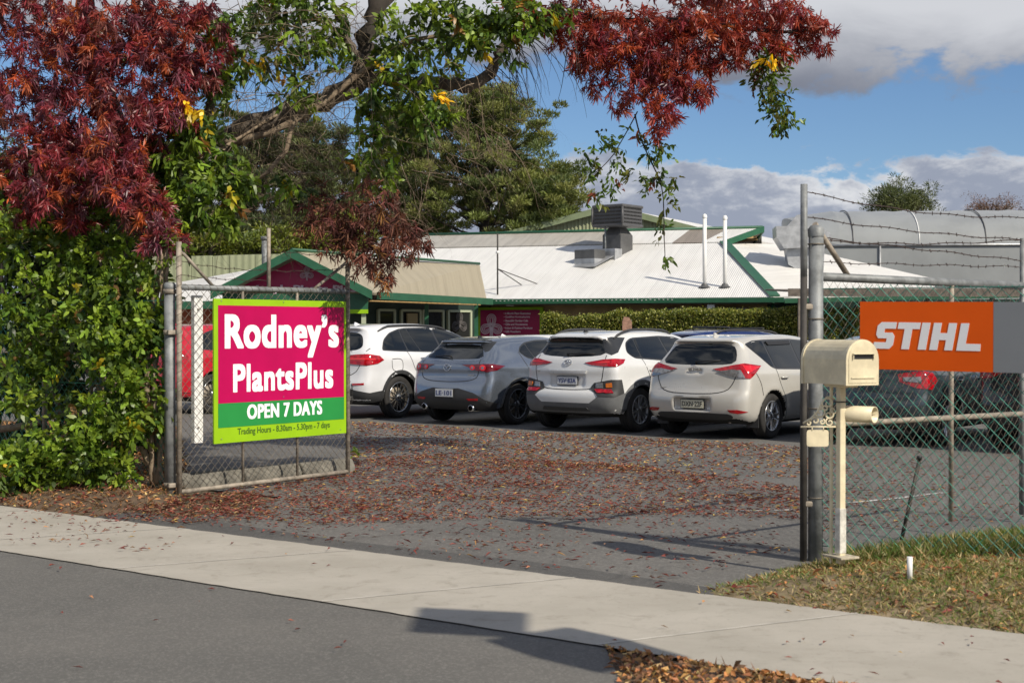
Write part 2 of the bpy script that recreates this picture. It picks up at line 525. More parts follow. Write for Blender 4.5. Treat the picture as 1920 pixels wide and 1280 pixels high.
sheet('footpath', [pt(-40, N0)] + ragged(-14, 4, N0, .006) + [pt(14, N0), pt(14, N1)] + ragged(4, -14, N1, .010) + [pt(-40, N1)], .004, path_conc())
# car park: wide asphalt, and a darker strip where it meets the path
cp = [pt(-9.6, N1), pt(-4.3, N1), pt(.2, N1)]
sheet('car_park', [pt(-9.2, N1 - .15), pt(2.3, N1 - .15), pt(2.35, N1 + 1.1), pt(12, N1 + 1.35), pt(40, 36), pt(10, 62), pt(-60, 62), pt(-30, 9.3), pt(-9.6, 9.3), pt(-9.2, 8.6)], -.006, asp_park)
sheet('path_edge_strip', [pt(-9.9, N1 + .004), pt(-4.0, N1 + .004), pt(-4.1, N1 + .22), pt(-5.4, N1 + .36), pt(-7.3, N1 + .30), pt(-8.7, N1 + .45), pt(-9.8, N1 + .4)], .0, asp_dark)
# joints of the path
jm = mat('joint_filler', (.50, .475, .42), .8, 0, .2, 5)
jb = MB()
for al in (-13.1, -11.27, -9.41, -7.55, -5.69, -3.83, -1.97, -.1):
    a = pt(al, N0); b = pt(al + .72, N1)
    d = (b - a).normalized(); q = Vector((-d.y, d.x)) * .011
    jb.add([(a.x - q.x, a.y - q.y, .0065), (a.x + q.x, a.y + q.y, .0065), (b.x + q.x, b.y + q.y, .0065), (b.x - q.x, b.y - q.y, .0065)], [(0, 1, 2, 3)])
struct(jb.build('path_joints', jm))
# painted bay lines of the car park
pm = mat('worn_road_paint', (.62, .62, .60), .8, 0, .3, 12, col2=(.25, .25, .25))
def stripe(name, pts, w):
    mb = MB(); pts = [Vector(p[:2]) for p in pts]
    L_, R_ = [], []
    for i, p in enumerate(pts):
        d = (pts[min(i + 1, len(pts) - 1)] - pts[max(i - 1, 0)]).normalized(); q = Vector((-d.y, d.x)) * w / 2
        L_.append((p.x + q.x, p.y + q.y, .0)); R_.append((p.x - q.x, p.y - q.y, .0))
    vs = L_ + R_; n = len(pts)
    mb.add(vs, [(i, i + 1, n + i + 1, n + i) for i in range(n - 1)])
    return struct(mb.build(name, pm))
stripe('painted_line', [G(1592, 942), G(1680, 934), G(1768, 923)], .06)
stripe('painted_line', [G(1378, 957), G(1432, 957)], .05)
stripe('painted_line', [G(1452, 956), G(1500, 955)], .05)
# verge: the mound of grass at the right, and the leafy bed at the left
def mound(name, poly, zc, m, n=26):
    """gently raised bed inside poly, falls to the ground at its rim"""
    pts = [Vector(p) for p in poly]
    xs = [p.x for p in pts]; ys = [p.y for p in pts]
    def dist(q):
        best = 9
        for i in range(len(pts)):
            a, b = pts[i], pts[(i + 1) % len(pts)]
            t = max(0, min(1, (q - a).dot(b - a) / (b - a).length_squared))
            best = min(best, (q - a - (b - a) * t).length)
        return best
    inner = []
    st = (max(xs) - min(xs)) / n
    x = min(xs)
    while x < max(xs):
        y = min(ys)
        while y < max(ys):
            inner.append(Vector((x + random.uniform(-.2, .2) * st, y + random.uniform(-.2, .2) * st))); y += st
        x += st
    k = len(pts)
    r = delaunay_2d_cdt(pts + inner, [(i, (i + 1) % k) for i in range(k)], [list(range(k))], 1, 1e-5)
    vs = []
    for v in r[0]:
        d = dist(v); z = -.012 + (zc + .012) * (1 - math.exp(-(d / (.28 if zc < .12 else .42)) ** 1.3)) + (random.uniform(-.012, .012) if d > .05 else 0)
        vs.append((v.x, v.y, z))
    me = bpy.data.meshes.new(name); me.from_pydata(vs, [], r[2]); me.update(); me.shade_smooth()
    if me.polygons[0].normal.z < 0: me.flip_normals()
    o = struct(link(name, me, m))
    bm = bmesh.new(); bm.from_mesh(me); bt = BVHTree.FromBMesh(bm); bm.free()
    return o, bt, pts
def inpoly(q, pts):
    c = False; j = len(pts) - 1
    for i in range(len(pts)):
        a, b = pts[i], pts[j]
        if (a.y > q[1]) != (b.y > q[1]) and q[0] < (b.x - a.x) * (q[1] - a.y) / (b.y - a.y) + a.x: c = not c
        j = i
    return c
def scatter(bt, pts, N, w=None):
    xs = [p.x for p in pts]; ys = [p.y for p in pts]; out = []
    while len(out) < N:
        q = (random.uniform(min(xs), max(xs)), random.uniform(min(ys), max(ys)))
        if not inpoly(q, pts): continue
        if w and random.random() > w(q): continue
        z = 0.0
        if bt:
            h = bt.ray_cast(Vector((q[0], q[1], 2)), Vector((0, 0, -1)))
            if h[0] is None: continue
            z = h[0].z
        out.append((q[0], q[1], z))
    return np.array(out)
g2 = lambda x, y: G(x, y).to_2d()
vr_poly = [g2(1285, 1113), pt(.35, N1 + .01), pt(14, N1 + .01), pt(14, N1 + 1.45), pt(4.6, N1 + 1.25), pt(2.0, N1 + 1.02), pt(-.65, N1 + 1.05), g2(1470, 1062)]
vr_poly = [pt(-4.12, N1 + .01), pt(14, N1 + .01), pt(14, N1 + 2.2), g2(2150, 985), g2(1920, 1005), g2(1700, 1032), g2(1560, 1050), g2(1500, 1064), g2(1420, 1082), g2(1330, 1103)]
verge_r, bt_r, vr = mound('grass_verge', vr_poly, .135, mat('verge_soil', (.30, .23, .14), .95, 0, .4, 5, .5, 30, col2=(.13, .10, .05)))
vb_poly = [pt(-3.77, N0 - .01), pt(12, N0 - .01), pt(12, 1), pt(0.5, 1), pt(-1.0, N0 - 2.2), pt(-2.6, N0 - 1.2), pt(-3.34, N0 - .54)]
verge_b, bt_b, vb = mound('leafy_verge', vb_poly, .05, soil)
vl_poly = [g2(-260, 905), g2(-100, 925), g2(40, 951), g2(120, 962), g2(180, 970), g2(330, 948), g2(352, 925), g2(350, 870), g2(330, 800), g2(-260, 800)]
verge_l, bt_l, vl = mound('garden_bed', vl_poly, .10, soil)

# grass blades
def grass(name, base, hmin, hmax, cols, wts, w=.006, lean=.5):
    N = len(base)
    D = np.stack([rng.normal(0, lean, N), rng.normal(0, lean, N), np.ones(N)], 1)
    L = rng.uniform(hmin, hmax, N)
    o = leaves(name, base, D, L, np.full(N, w) * rng.uniform(.6, 1.5, N), jitter(cols, wts, N, .3), grass_m)
    return struct(o, 'stuff')
straw, olive, lush = (.42, .34, .17), (.19, .21, .06), (.10, .19, .03)
def wg(q):
    v = .5 + .5 * math.sin(q[0] * 3.1 + math.sin(q[1] * 2.7) * 2) * math.cos(q[1] * 4.3 + q[0])
    return .25 + .75 * v
grass('verge_grass', scatter(bt_r, [p for p in vr if True], 60000, lambda q: (wg(q) * min(1, .12 + max(0, q[0] - 1.05) * .9)) if q[0] < 5 else .05), .02, .075, [straw, olive, lush, (.30, .19, .10)], [5.5, 3.4, 2.4, 1.5], .006, 1.1)
tall = [g2(1545, 1075), g2(1562, 1053), g2(1700, 1036), g2(1920, 1010), g2(2100, 1000), g2(2100, 1075), g2(1720, 1085)]
grass('tall_grass', scatter(bt_r, tall, 9000), .05, .16, [straw, olive, lush], [3, 4, 3], .007, .6)
grass('dry_grass', scatter(bt_l, [p for p in vl], 7000, lambda q: .9), .05, .17, [(.30, .21, .12), (.22, .13, .08), olive], [6, 5, 1], .006, 1.6)
grass('dry_grass', scatter(bt_b, [p for p in vb], 4000, lambda q: .9 if q[0] < 2.2 else .03), .03, .10, [(.36, .25, .12), (.22, .13, .08)], [3, 5], .007, 1.8)

# fallen leaves
RED = [(.24, .06, .045), (.16, .045, .038), (.31, .13, .08), (.44, .23, .09), (.50, .36, .12), (.26, .16, .10)]
def litter(name, base, cols, wts, lmin=.03, lmax=.085, wd=.013, tilt=.28):
    N = len(base)
    th = rng.uniform(0, 2 * PI, N)
    D = np.stack([np.cos(th), np.sin(th), rng.normal(.12, tilt * .6, N)], 1)
    up = unit(np.stack([rng.normal(0, tilt, N), rng.normal(0, tilt, N), np.ones(N)], 1))
    L = lmin + (lmax - lmin) * rng.uniform(0, 1, N) ** 1.6
    b = base.copy(); b[:, 2] += rng.uniform(.006, .018, N) + np.maximum(-D[:, 2], 0) * L
    Wd = wd * rng.uniform(.6, 1.5, N)
    o = leaves(name, b, D, L, Wd, jitter(cols, wts, N, .3), leaf_dry, None, up, .3)
    return struct(o, 'stuff')
def clumpy(q, c, s=1.0):
    return c * (.25 + .75 * max(0, math.sin(q[0] * 2.3 * s + 1.7 * math.sin(q[1] * 1.9 * s)) * math.cos(q[1] * 3.1 * s + q[0] * .7)) ** .5 if
                math.sin(q[0] * 2.3 * s + 1.7 * math.sin(q[1] * 1.9 * s)) * math.cos(q[1] * 3.1 * s + q[0] * .7) > 0 else c * .22)
gate_zone = [g2(350, 940), g2(660, 860), g2(900, 850), g2(1240, 880), g2(1500, 915), g2(1500, 975), g2(1160, 965), g2(900, 975), g2(600, 985), g2(470, 975)]
litter('fallen_leaves', scatter(None, gate_zone, 12000, lambda q: .35 + .65 * clumpy(q, 1.0)), RED, [7, 5, 4, 1.6, 1.0, 2])
sparse = [g2(180, 975), g2(400, 985), g2(650, 1025), g2(1250, 1100), g2(1480, 1040), g2(1500, 960), g2(600, 960)]
litter('fallen_leaves', scatter(None, sparse, 900, lambda q: clumpy(q, 1.0, 1.4)), RED, [7, 6, 2, .8, .6, 2])
far_zone = [g2(660, 870), g2(640, 790), g2(1500, 838), g2(1540, 900), g2(1240, 890)]
litter('fallen_leaves', scatter(None, far_zone, 5600, lambda q: .4 + .6 * clumpy(q, 1.0, .5)), RED, [6, 3, 4, 3, 2.2, 2], .04, .10, .018)
litter('fallen_leaves', scatter(None, [g2(170, 972), g2(345, 930), g2(480, 925), g2(520, 975), g2(330, 985)], 1500, lambda q: .3 + .7 * clumpy(q, 1.0, 1.5)) + np.array([0, 0, .004]), RED, [7, 6, 3, 1.2, .8, 5])
behind = [g2(1540, 840), g2(1990, 840), g2(1990, 985), g2(1540, 1000)]
litter('fallen_leaves', scatter(None, behind, 1300, lambda q: max(.08, 1.0 - max(0, q[0] - 2.6) * .35)), RED, [6, 3, 4, 1, 1, 2])
litter('fallen_leaves', scatter(None, [g2(0, 955), g2(340, 992), g2(700, 1045), g2(700, 1075), g2(0, 1020)], 130, lambda q: clumpy(q, 1.0, 2.2) * (1 if q[0] < -2.4 else .15)) + np.array([0, 0, .006]), RED, [6, 6, 2, 2, 1, 2])
litter('fallen_leaves', scatter(None, [pt(-4, N0 + .05), pt(2.5, N0 + .05), pt(2.5, N1 - .05), pt(-4, N1 - .05)], 60) + np.array([0, 0, .006]), RED, [6, 6, 2, .5, .5, 2], .03, .07)
litter('fallen_leaves', scatter(None, [g2(0, 1045), g2(560, 1130), g2(900, 1270), g2(0, 1290)], 12), RED, [6, 6, 2, 3, .5, 2], .03, .07)
BROWN = [(.46, .22, .08), (.36, .16, .07), (.55, .33, .13), (.18, .09, .05), (.6, .44, .2)]
litter('leaf_litter', scatter(bt_b, vb, 9000, lambda q: 1.0 if q[0] < 2.2 else .03), BROWN, [5, 4, 3, 3, 1], .03, .06, .022, .7)
litter('leaf_litter', scatter(bt_l, vl, 13000), BROWN + [(.17, .04, .03)], [4, 4, 2, 3, 1.3, 5], .035, .085, .018, .6)
litter('leaf_litter', scatter(bt_r, vr, 1700, lambda q: 1.0 if q[0] < 4 else .1), BROWN + [(.17, .04, .03)], [4, 4, 3, 3, 1, 4], .03, .075, .02, .5)
# ------------------------------------------------------------------ cars
def paint(name, c, metal=.0, rough=.32, flake=.0):
    m = mat(name, c, rough, metal, .03, 2.0, 0, 40, .9)
    return m
p_white = paint('white_car_paint', (.64, .65, .67), 0, .3)
p_pearl = paint('pearl_car_paint', (.57, .555, .51), .25, .3)
p_kona = paint('white_grey_car_paint', (.66, .67, .67), .1, .3)
p_silver = paint('silver_car_paint', (.22, .255, .31), .75, .24)
p_red = paint('red_car_paint', (.42, .006, .02), 0, .3)
p_blue = paint('blue_car_paint', (.01, .03, .14), .2, .3)
p_dark = paint('charcoal_car_paint', (.04, .055, .065), .5, .3)
p_black = paint('black_car_paint', (.012, .013, .015), .2, .3)
clad = mat('grey_cladding', (.12, .125, .13), .6, 0, .1, 5)
clad_d = mat('dark_cladding', (.035, .036, .038), .55, 0, .1, 5)
clad_g = mat('gloss_dark_trim', (.03, .032, .035), .22)
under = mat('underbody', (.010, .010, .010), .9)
tyre_m = mat('tyre_rubber', (.022, .021, .020), .8, 0, .25, 9, .3, 60)
rim_m = mat('alloy_rim', (.50, .51, .52), .25, .9)
rim_d = mat('dark_alloy_rim', (.06, .06, .065), .25, .7)
chrome = mat('chrome', (.75, .76, .78), .12, 1.0)
red_lens = mat('red_lens', (.36, .004, .01), .12, 0, .35, 14, 0, 40, .6)
red_dark = mat('dark_red_lens', (.12, .004, .01), .12, 0, .2, 9, 0, 40, .6)
red_hot = mat('bright_red_lens', (.65, .012, .02), .1, 0, 0, 1, 0, 1, .6)
clear_lens = mat('clear_lens', (.30, .30, .31), .12, .5, .3, 25, 0, 40, .6)
amber = mat('amber_lens', (.55, .15, .02), .15, 0, .2, 9, 0, 40, .6)
plate_w = mat('number_plate_white', (.62, .64, .66), .5)
plate_y = mat('number_plate_cream', (.60, .58, .45), .5)
ink_blue = mat('plate_blue', (.015, .03, .16), .5)
ink_black = mat('plate_black', (.02, .02, .02), .5)
gap_m = mat('panel_gap', (.02, .02, .02), .8)
skin_int = mat('interior_cloth', (.05, .05, .055), .8)

def glassmat():
    m = bpy.data.materials.new('car_glass'); m.use_nodes = True
    g = NG(m.node_tree); nt = m.node_tree
    b = nt.nodes['Principled BSDF']
    b.inputs['Base Color'].default_value = (.010, .012, .013, 1)
    b.inputs['Roughness'].default_value = .04
    b.inputs['Specular IOR Level'].default_value = .55
    MATS['car_glass'] = m
    return m
glass = glassmat()

def table(pts, n=400):
    """smooth monotone-ish interpolation table through control points"""
    xs = np.array([p[0] for p in pts]); ys = np.array([p[1] for p in pts])
    m = np.gradient(ys, xs)
    X = np.linspace(xs[0], xs[-1], n); i = np.clip(np.searchsorted(xs, X) - 1, 0, len(xs) - 2)
    h = xs[i + 1] - xs[i]; t = (X - xs[i]) / h
    Y = (2*t**3 - 3*t**2 + 1)*ys[i] + (t**3 - 2*t**2 + t)*h*m[i] + (-2*t**3 + 3*t**2)*ys[i+1] + (t**3 - t**2)*h*m[i+1]
    return lambda q: np.interp(q, X, Y)

def chaikin(p, n=2, closed=True):
    p = [np.array(q, float) for q in p]
    for _ in range(n):
        o = []
        k = len(p)
        for i in range(k if closed else k - 1):
            a, b = p[i], p[(i + 1) % k]
            o += [a * .75 + b * .25, a * .25 + b * .75]
        if not closed: o = [p[0]] + o + [p[-1]]
        p = o
    return p


def smax(a, b, k):
    h = np.maximum(k - np.abs(a - b), 0) / k
    return np.maximum(a, b) + h * h * k * .25

def surface_net(f, lo, hi, h):
    n = [int(math.ceil((hi[i] - lo[i]) / h)) + 1 for i in range(3)]
    ax = [lo[i] + np.arange(n[i]) * h for i in range(3)]
    X, Y, Z = np.meshgrid(*ax, indexing='ij')
    V = f(X, Y, Z)
    ins = V < 0
    acc = np.zeros((n[0]-1, n[1]-1, n[2]-1, 3)); cnt = np.zeros((n[0]-1, n[1]-1, n[2]-1))
    quads = []
    def cells(ox, oy, oz): return (slice(ox, ox + n[0]-1), slice(oy, oy + n[1]-1), slice(oz, oz + n[2]-1))
    for d in range(3):
        for a in (0, 1):
            for b in (0, 1):
                o0 = [0, 0, 0]; o1 = [0, 0, 0]; e = [q for q in range(3) if q != d]
                o0[e[0]] = o1[e[0]] = a; o0[e[1]] = o1[e[1]] = b; o1[d] = 1
                A = V[cells(*o0)]; B = V[cells(*o1)]
                c = (A < 0) != (B < 0)
                t = np.where(c, A / np.where(c, A - B, 1), 0)
                p = np.zeros(acc.shape); p[..., e[0]] = a; p[..., e[1]] = b; p[..., d] = t
                acc += p * c[..., None]; cnt += c
    has = cnt > 0
    idx = -np.ones(has.shape, int); idx[has] = np.arange(has.sum())
    ii = np.argwhere(has)
    pts = np.array(lo) + (ii + acc[has] / cnt[has][:, None]) * h
    for d in range(3):
        e = [q for q in range(3) if q != d]
        sl0 = [slice(None)] * 3; sl1 = [slice(None)] * 3
        sl0[d] = slice(0, n[d]-1); sl1[d] = slice(1, n[d])
        for q in e: sl0[q] = sl1[q] = slice(1, n[q]-1)
        A = ins[tuple(sl0)]; B = ins[tuple(sl1)]
        ch = np.argwhere(A != B); sg = A[A != B]
        off = np.zeros(3, int); off[e[0]] = 1; off[e[1]] = 1
        base = ch + off
        c00 = base - off; c10 = c00.copy(); c10[:, e[0]] += 1; c01 = c00.copy(); c01[:, e[1]] += 1; c11 = base
        q = np.stack([idx[tuple(c.T)] for c in (c00, c10, c11, c01)], 1)
        if d == 1: q = q[:, ::-1]
        q[~sg] = q[~sg][:, ::-1]
        quads.append(q)
    return pts, np.concatenate(quads)

class Surf:
    """car body surface: signed distance field to mesh, with ray casting for the parts that follow it"""
    def __init__(s, cfg):
        s.c = cfg; L, Wd, H = cfg['L'], cfg['W'], cfg['H']; R_ = cfg['R']
        prof = chaikin(cfg['prof'], 2)
        gx = np.arange(-.2, L + .2, .0125); gz = np.arange(0, H + .2, .0125)
        s.gx, s.gz = gx, gz
        s.T = poly_sdf(prof, *np.meshgrid(gx, gz, indexing='ij'))
        s.plan = table([(-.2, cfg.get('pl0', .72)), (0, cfg.get('pl1', .83)), (.12, cfg.get('pl2', .915)), (.35, .968), (.9, 1.0), (L*.5, 1.0), (L-.9, .985), (L-.45, .92), (L-.15, .80), (L, .68), (L+.2, .5)])
        s.sec = table(cfg['sec'])
        xr, xf = cfg['xr'], cfg['xr'] + cfg['wb']
        ar = R_ + cfg.get('gap', .045)
        bow = cfg.get('bow', .11)
        def f(x, y, z):
            ay = np.abs(y) / (Wd / 2)
            sh = bow * ay ** 2 * np.clip((1.1 - x) / 1.1, 0, 1) - .16 * ay ** 2 * np.clip((x - (L - 1.3)) / 1.3, 0, 1)
            X = x - sh
            i = np.clip((X - gx[0]) / .0125, 0, len(gx) - 1.001); j = np.clip((z - gz[0]) / .0125, 0, len(gz) - 1.001)
            i0 = i.astype(int); j0 = j.astype(int); a = i - i0; b = j - j0; T = s.T
            dp_ = (T[i0, j0]*(1-a)*(1-b) + T[i0+1, j0]*a*(1-b) + T[i0, j0+1]*(1-a)*b + T[i0+1, j0+1]*a*b)
            dp_ = dp_ + np.maximum(-z, 0)
            w = Wd / 2 * s.plan(x) * s.sec(z)
            # greenhouse narrows to the rear
            w = w - np.clip((z - cfg['belt']) / .4, 0, 1) * np.clip((.9 - x) / .9, 0, 1) * cfg.get('gh', .12)
            for xc in (xr, xf):
                r = np.sqrt((x - xc) ** 2 + (z - R_) ** 2)
                w = w + cfg.get('flare', .015) * np.exp(-((r - ar - .02) / .09) ** 2) * (z < cfg['belt'])
            ds = (np.abs(y) - w) * .93
            d = smax(dp_, ds, cfg.get('k', .10))
            for xc in (xr, xf):
                r = np.sqrt((x - xc) ** 2 + (z - R_) ** 2)
                cut = np.maximum(r - ar, (Wd / 2 - .30) - np.abs(y))
                d = np.maximum(d, -cut)
            for (cx, cy, cz, hx, hy, hz, rr) in cfg.get('cuts', []):
                qx = np.abs(x - cx) - hx + rr; qy = np.abs(np.abs(y) - cy) - hy + rr if cy else np.abs(y) - hy + rr; qz = np.abs(z - cz) - hz + rr
                bd = np.sqrt(np.maximum(qx, 0)**2 + np.maximum(qy, 0)**2 + np.maximum(qz, 0)**2) + np.minimum(np.maximum(np.maximum(qx, qy), qz), 0) - rr
                d = smax(d, -bd, .02)
            return d
        s.f = f
        h = cfg.get('res', .028)
        pts, q = surface_net(f, (-.08, -Wd/2-.08, .08), (L+.08, Wd/2+.08, H+.08), h)
        for _ in range(3):
            x, y, z = pts.T; e = 2e-3; v = f(x, y, z)
            gr = np.stack([f(x+e, y, z) - f(x-e, y, z), f(x, y+e, z) - f(x, y-e, z), f(x, y, z+e) - f(x, y, z-e)], 1) / (2*e)
            st = v[:, None] * gr / np.maximum((gr**2).sum(1, keepdims=True), .3)
            ln = np.linalg.norm(st, axis=1, keepdims=True); st = st * np.minimum(1, .4*h / np.maximum(ln, 1e-9))
            pts = pts - st
        s.pts, s.q = pts, q
        s.bvh = BVHTree.FromPolygons(pts.tolist(), q.tolist())
    def mesh(s, parent, pm_):
        o = np_mesh('body', s.pts, s.q, [pm_, under], parent, None, True)
        me = o.data; n = len(me.polygons)
        ce = np.empty(n*3, np.float32); me.polygons.foreach_get('center', ce); ce = ce.reshape(-1, 3)
        no = np.empty(n*3, np.float32); me.polygons.foreach_get('normal', no); no = no.reshape(-1, 3)
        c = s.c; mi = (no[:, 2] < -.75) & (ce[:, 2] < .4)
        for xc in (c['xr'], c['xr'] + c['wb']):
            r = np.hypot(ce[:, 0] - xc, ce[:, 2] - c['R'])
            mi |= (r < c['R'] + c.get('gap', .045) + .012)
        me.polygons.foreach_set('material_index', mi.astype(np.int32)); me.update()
        return o
    RT = math.sqrt(.5)
    def cast(s, mode, a, z):
        if mode == 'R': o, d = Vector((a, -3, z)), Vector((0, 1, 0))
        elif mode == 'L': o, d = Vector((a, 3, z)), Vector((0, -1, 0))
        elif mode == 'B': o, d = Vector((-3, a, z)), Vector((1, 0, 0))
        elif mode == 'F': o, d = Vector((9, a, z)), Vector((-1, 0, 0))
        elif mode == 'T': o, d = Vector((a, z, 3)), Vector((0, 0, -1))
        elif mode == 'D': d = Vector((s.RT, s.RT, 0)); o = Vector((a*s.RT, -a*s.RT, z)) - d*3
        elif mode == 'E': d = Vector((s.RT, -s.RT, 0)); o = Vector((a*s.RT, a*s.RT, z)) - d*3
        h = s.bvh.ray_cast(o, d)
        if h[0] is None: h = s.bvh.find_nearest(o + d * 3)
        return h[0], h[1]
    def patch(s, name, poly, mode, m, parent, off=.003, depth=.02, grid=.045, rnd=0, holes=None):
        if mode in 'DE': poly = [((p[0] - p[1]) * s.RT if len(p) == 3 else p[0], p[-1]) for p in poly]
        if rnd: poly = [tuple(q) for q in chaikin(poly, rnd)]
        pts = []
        k = len(poly)
        for i in range(k):
            a = Vector(poly[i]); b = Vector(poly[(i + 1) % k]); nn = max(1, int((b - a).length / grid))
            pts += [a.lerp(b, t / nn) for t in range(nn)]
        kk = len(pts)
        xs = [p.x for p in pts]; ys = [p.y for p in pts]
        inner = []
        x = min(xs) + grid * .5
        while x < max(xs):
            y = min(ys) + grid * .5
            while y < max(ys):
                q = Vector((x, y))
                if inpoly((x, y), pts) and min((q - p).length for p in pts) > grid * .45: inner.append(q)
                y += grid
            x += grid
        r = delaunay_2d_cdt(pts + inner, [(i, (i + 1) % kk) for i in range(kk)], [list(range(kk))], 1, 1e-6)
        V2, Fc = r[0], r[2]
        P3 = []; N3 = []
        for v in V2:
            p, n = s.cast(mode, v.x, v.y); P3.append(p); N3.append(n)
        mb = MB()
        top = [p + n * off for p, n in zip(P3, N3)]
        mb.add(top, Fc, True)
        # rim going into the body
        from collections import Counter
        ec = Counter()
        for f_ in Fc:
            for i in range(len(f_)): ec[tuple(sorted((f_[i], f_[(i+1) % len(f_)])))] += 1
        bd = [e for e, c_ in ec.items() if c_ == 1]
        for a, b in bd:
            mb.add([top[a], top[b], P3[b] - N3[b] * depth, P3[a] - N3[a] * depth], [(0, 1, 2, 3)], False)
        return mb.build(name, m, parent)
    def both(s, name, poly, m, parent, **kw):
        s.patch(name, poly, 'R', m, parent, **kw)
        s.patch(name, poly, 'L', m, parent, **kw)
    def corner(s, name, poly, m, parent, **kw):
        s.patch(name, poly, 'D', m, parent, **kw)
        return s.patch(name, poly, 'E', m, parent, **kw) if False else s.patch(name, [(p[0], -(-p[1]), p[2]) for p in poly], 'E', m, parent, **kw)
    def line(s, name, pts, mode, parent, w=.012, m=None):
        """panel gap along a polyline"""
        pts = [Vector(p) for p in chaikin(pts, 2, False)] if len(pts) > 2 else [Vector(p) for p in pts]
        fine = []
        for i in range(len(pts) - 1):
            nn = max(1, int((pts[i+1] - pts[i]).length / .04))
            fine += [pts[i].lerp(pts[i+1], t / nn) for t in range(nn)]
        fine.append(pts[-1])
        mb = MB(); A = []
        for i, p in enumerate(fine):
            d = (fine[min(i+1, len(fine)-1)] - fine[max(i-1, 0)]).normalized(); q = Vector((-d.y, d.x)) * w / 2
            for e in (p + q, p - q):
                h, n = s.cast(mode, e.x, e.y); A.append(h + n * .0018)
        mb.add(A, [(2*i, 2*i+1, 2*i+3, 2*i+2) for i in range(len(fine)-1)], True)
        return mb

def round_poly(p, r):
    o = []; n = len(p)
    for i in range(n):
        a, b, c_ = (np.array(p[(i + k) % n], float) for k in (-1, 0, 1))
        u = a - b; v = c_ - b; lu, lv = np.linalg.norm(u), np.linalg.norm(v)
        s1 = b + u / lu * min(r, lu * .4); s2 = b + v / lv * min(r, lv * .4)
        o += [tuple(s1), tuple(s1 * .25 + b * .5 + s2 * .25), tuple(s2)]
    return o

def hull2(pts, grow):
    pts = sorted(set(pts))
    def half(ps):
        o = []
        for p in ps:
            while len(o) > 1 and (o[-1][0]-o[-2][0])*(p[1]-o[-2][1]) - (o[-1][1]-o[-2][1])*(p[0]-o[-2][0]) <= 0: o.pop()
            o.append(p)
        return o
    h = half(pts)[:-1] + half(pts[::-1])[:-1]; n = len(h); o = []
    for i in range(n):
        a, b, c_ = (np.array(h[(i + k) % n], float) for k in (-1, 0, 1))
        e1 = (b - a) / np.linalg.norm(b - a); e2 = (c_ - b) / np.linalg.norm(c_ - b)
        n1 = np.array([e1[1], -e1[0]]); n2 = np.array([e2[1], -e2[0]]); m = n1 + n2; m = m / max(m @ m, .5) * 2
        o.append(tuple(b + m * grow))
    return round_poly(o, .05)

def arc(cx, cz, r, a0, a1, n=18):
    return [(cx + r * math.cos(a0 + (a1 - a0) * i / n), cz + r * math.sin(a0 + (a1 - a0) * i / n)) for i in range(n + 1)]

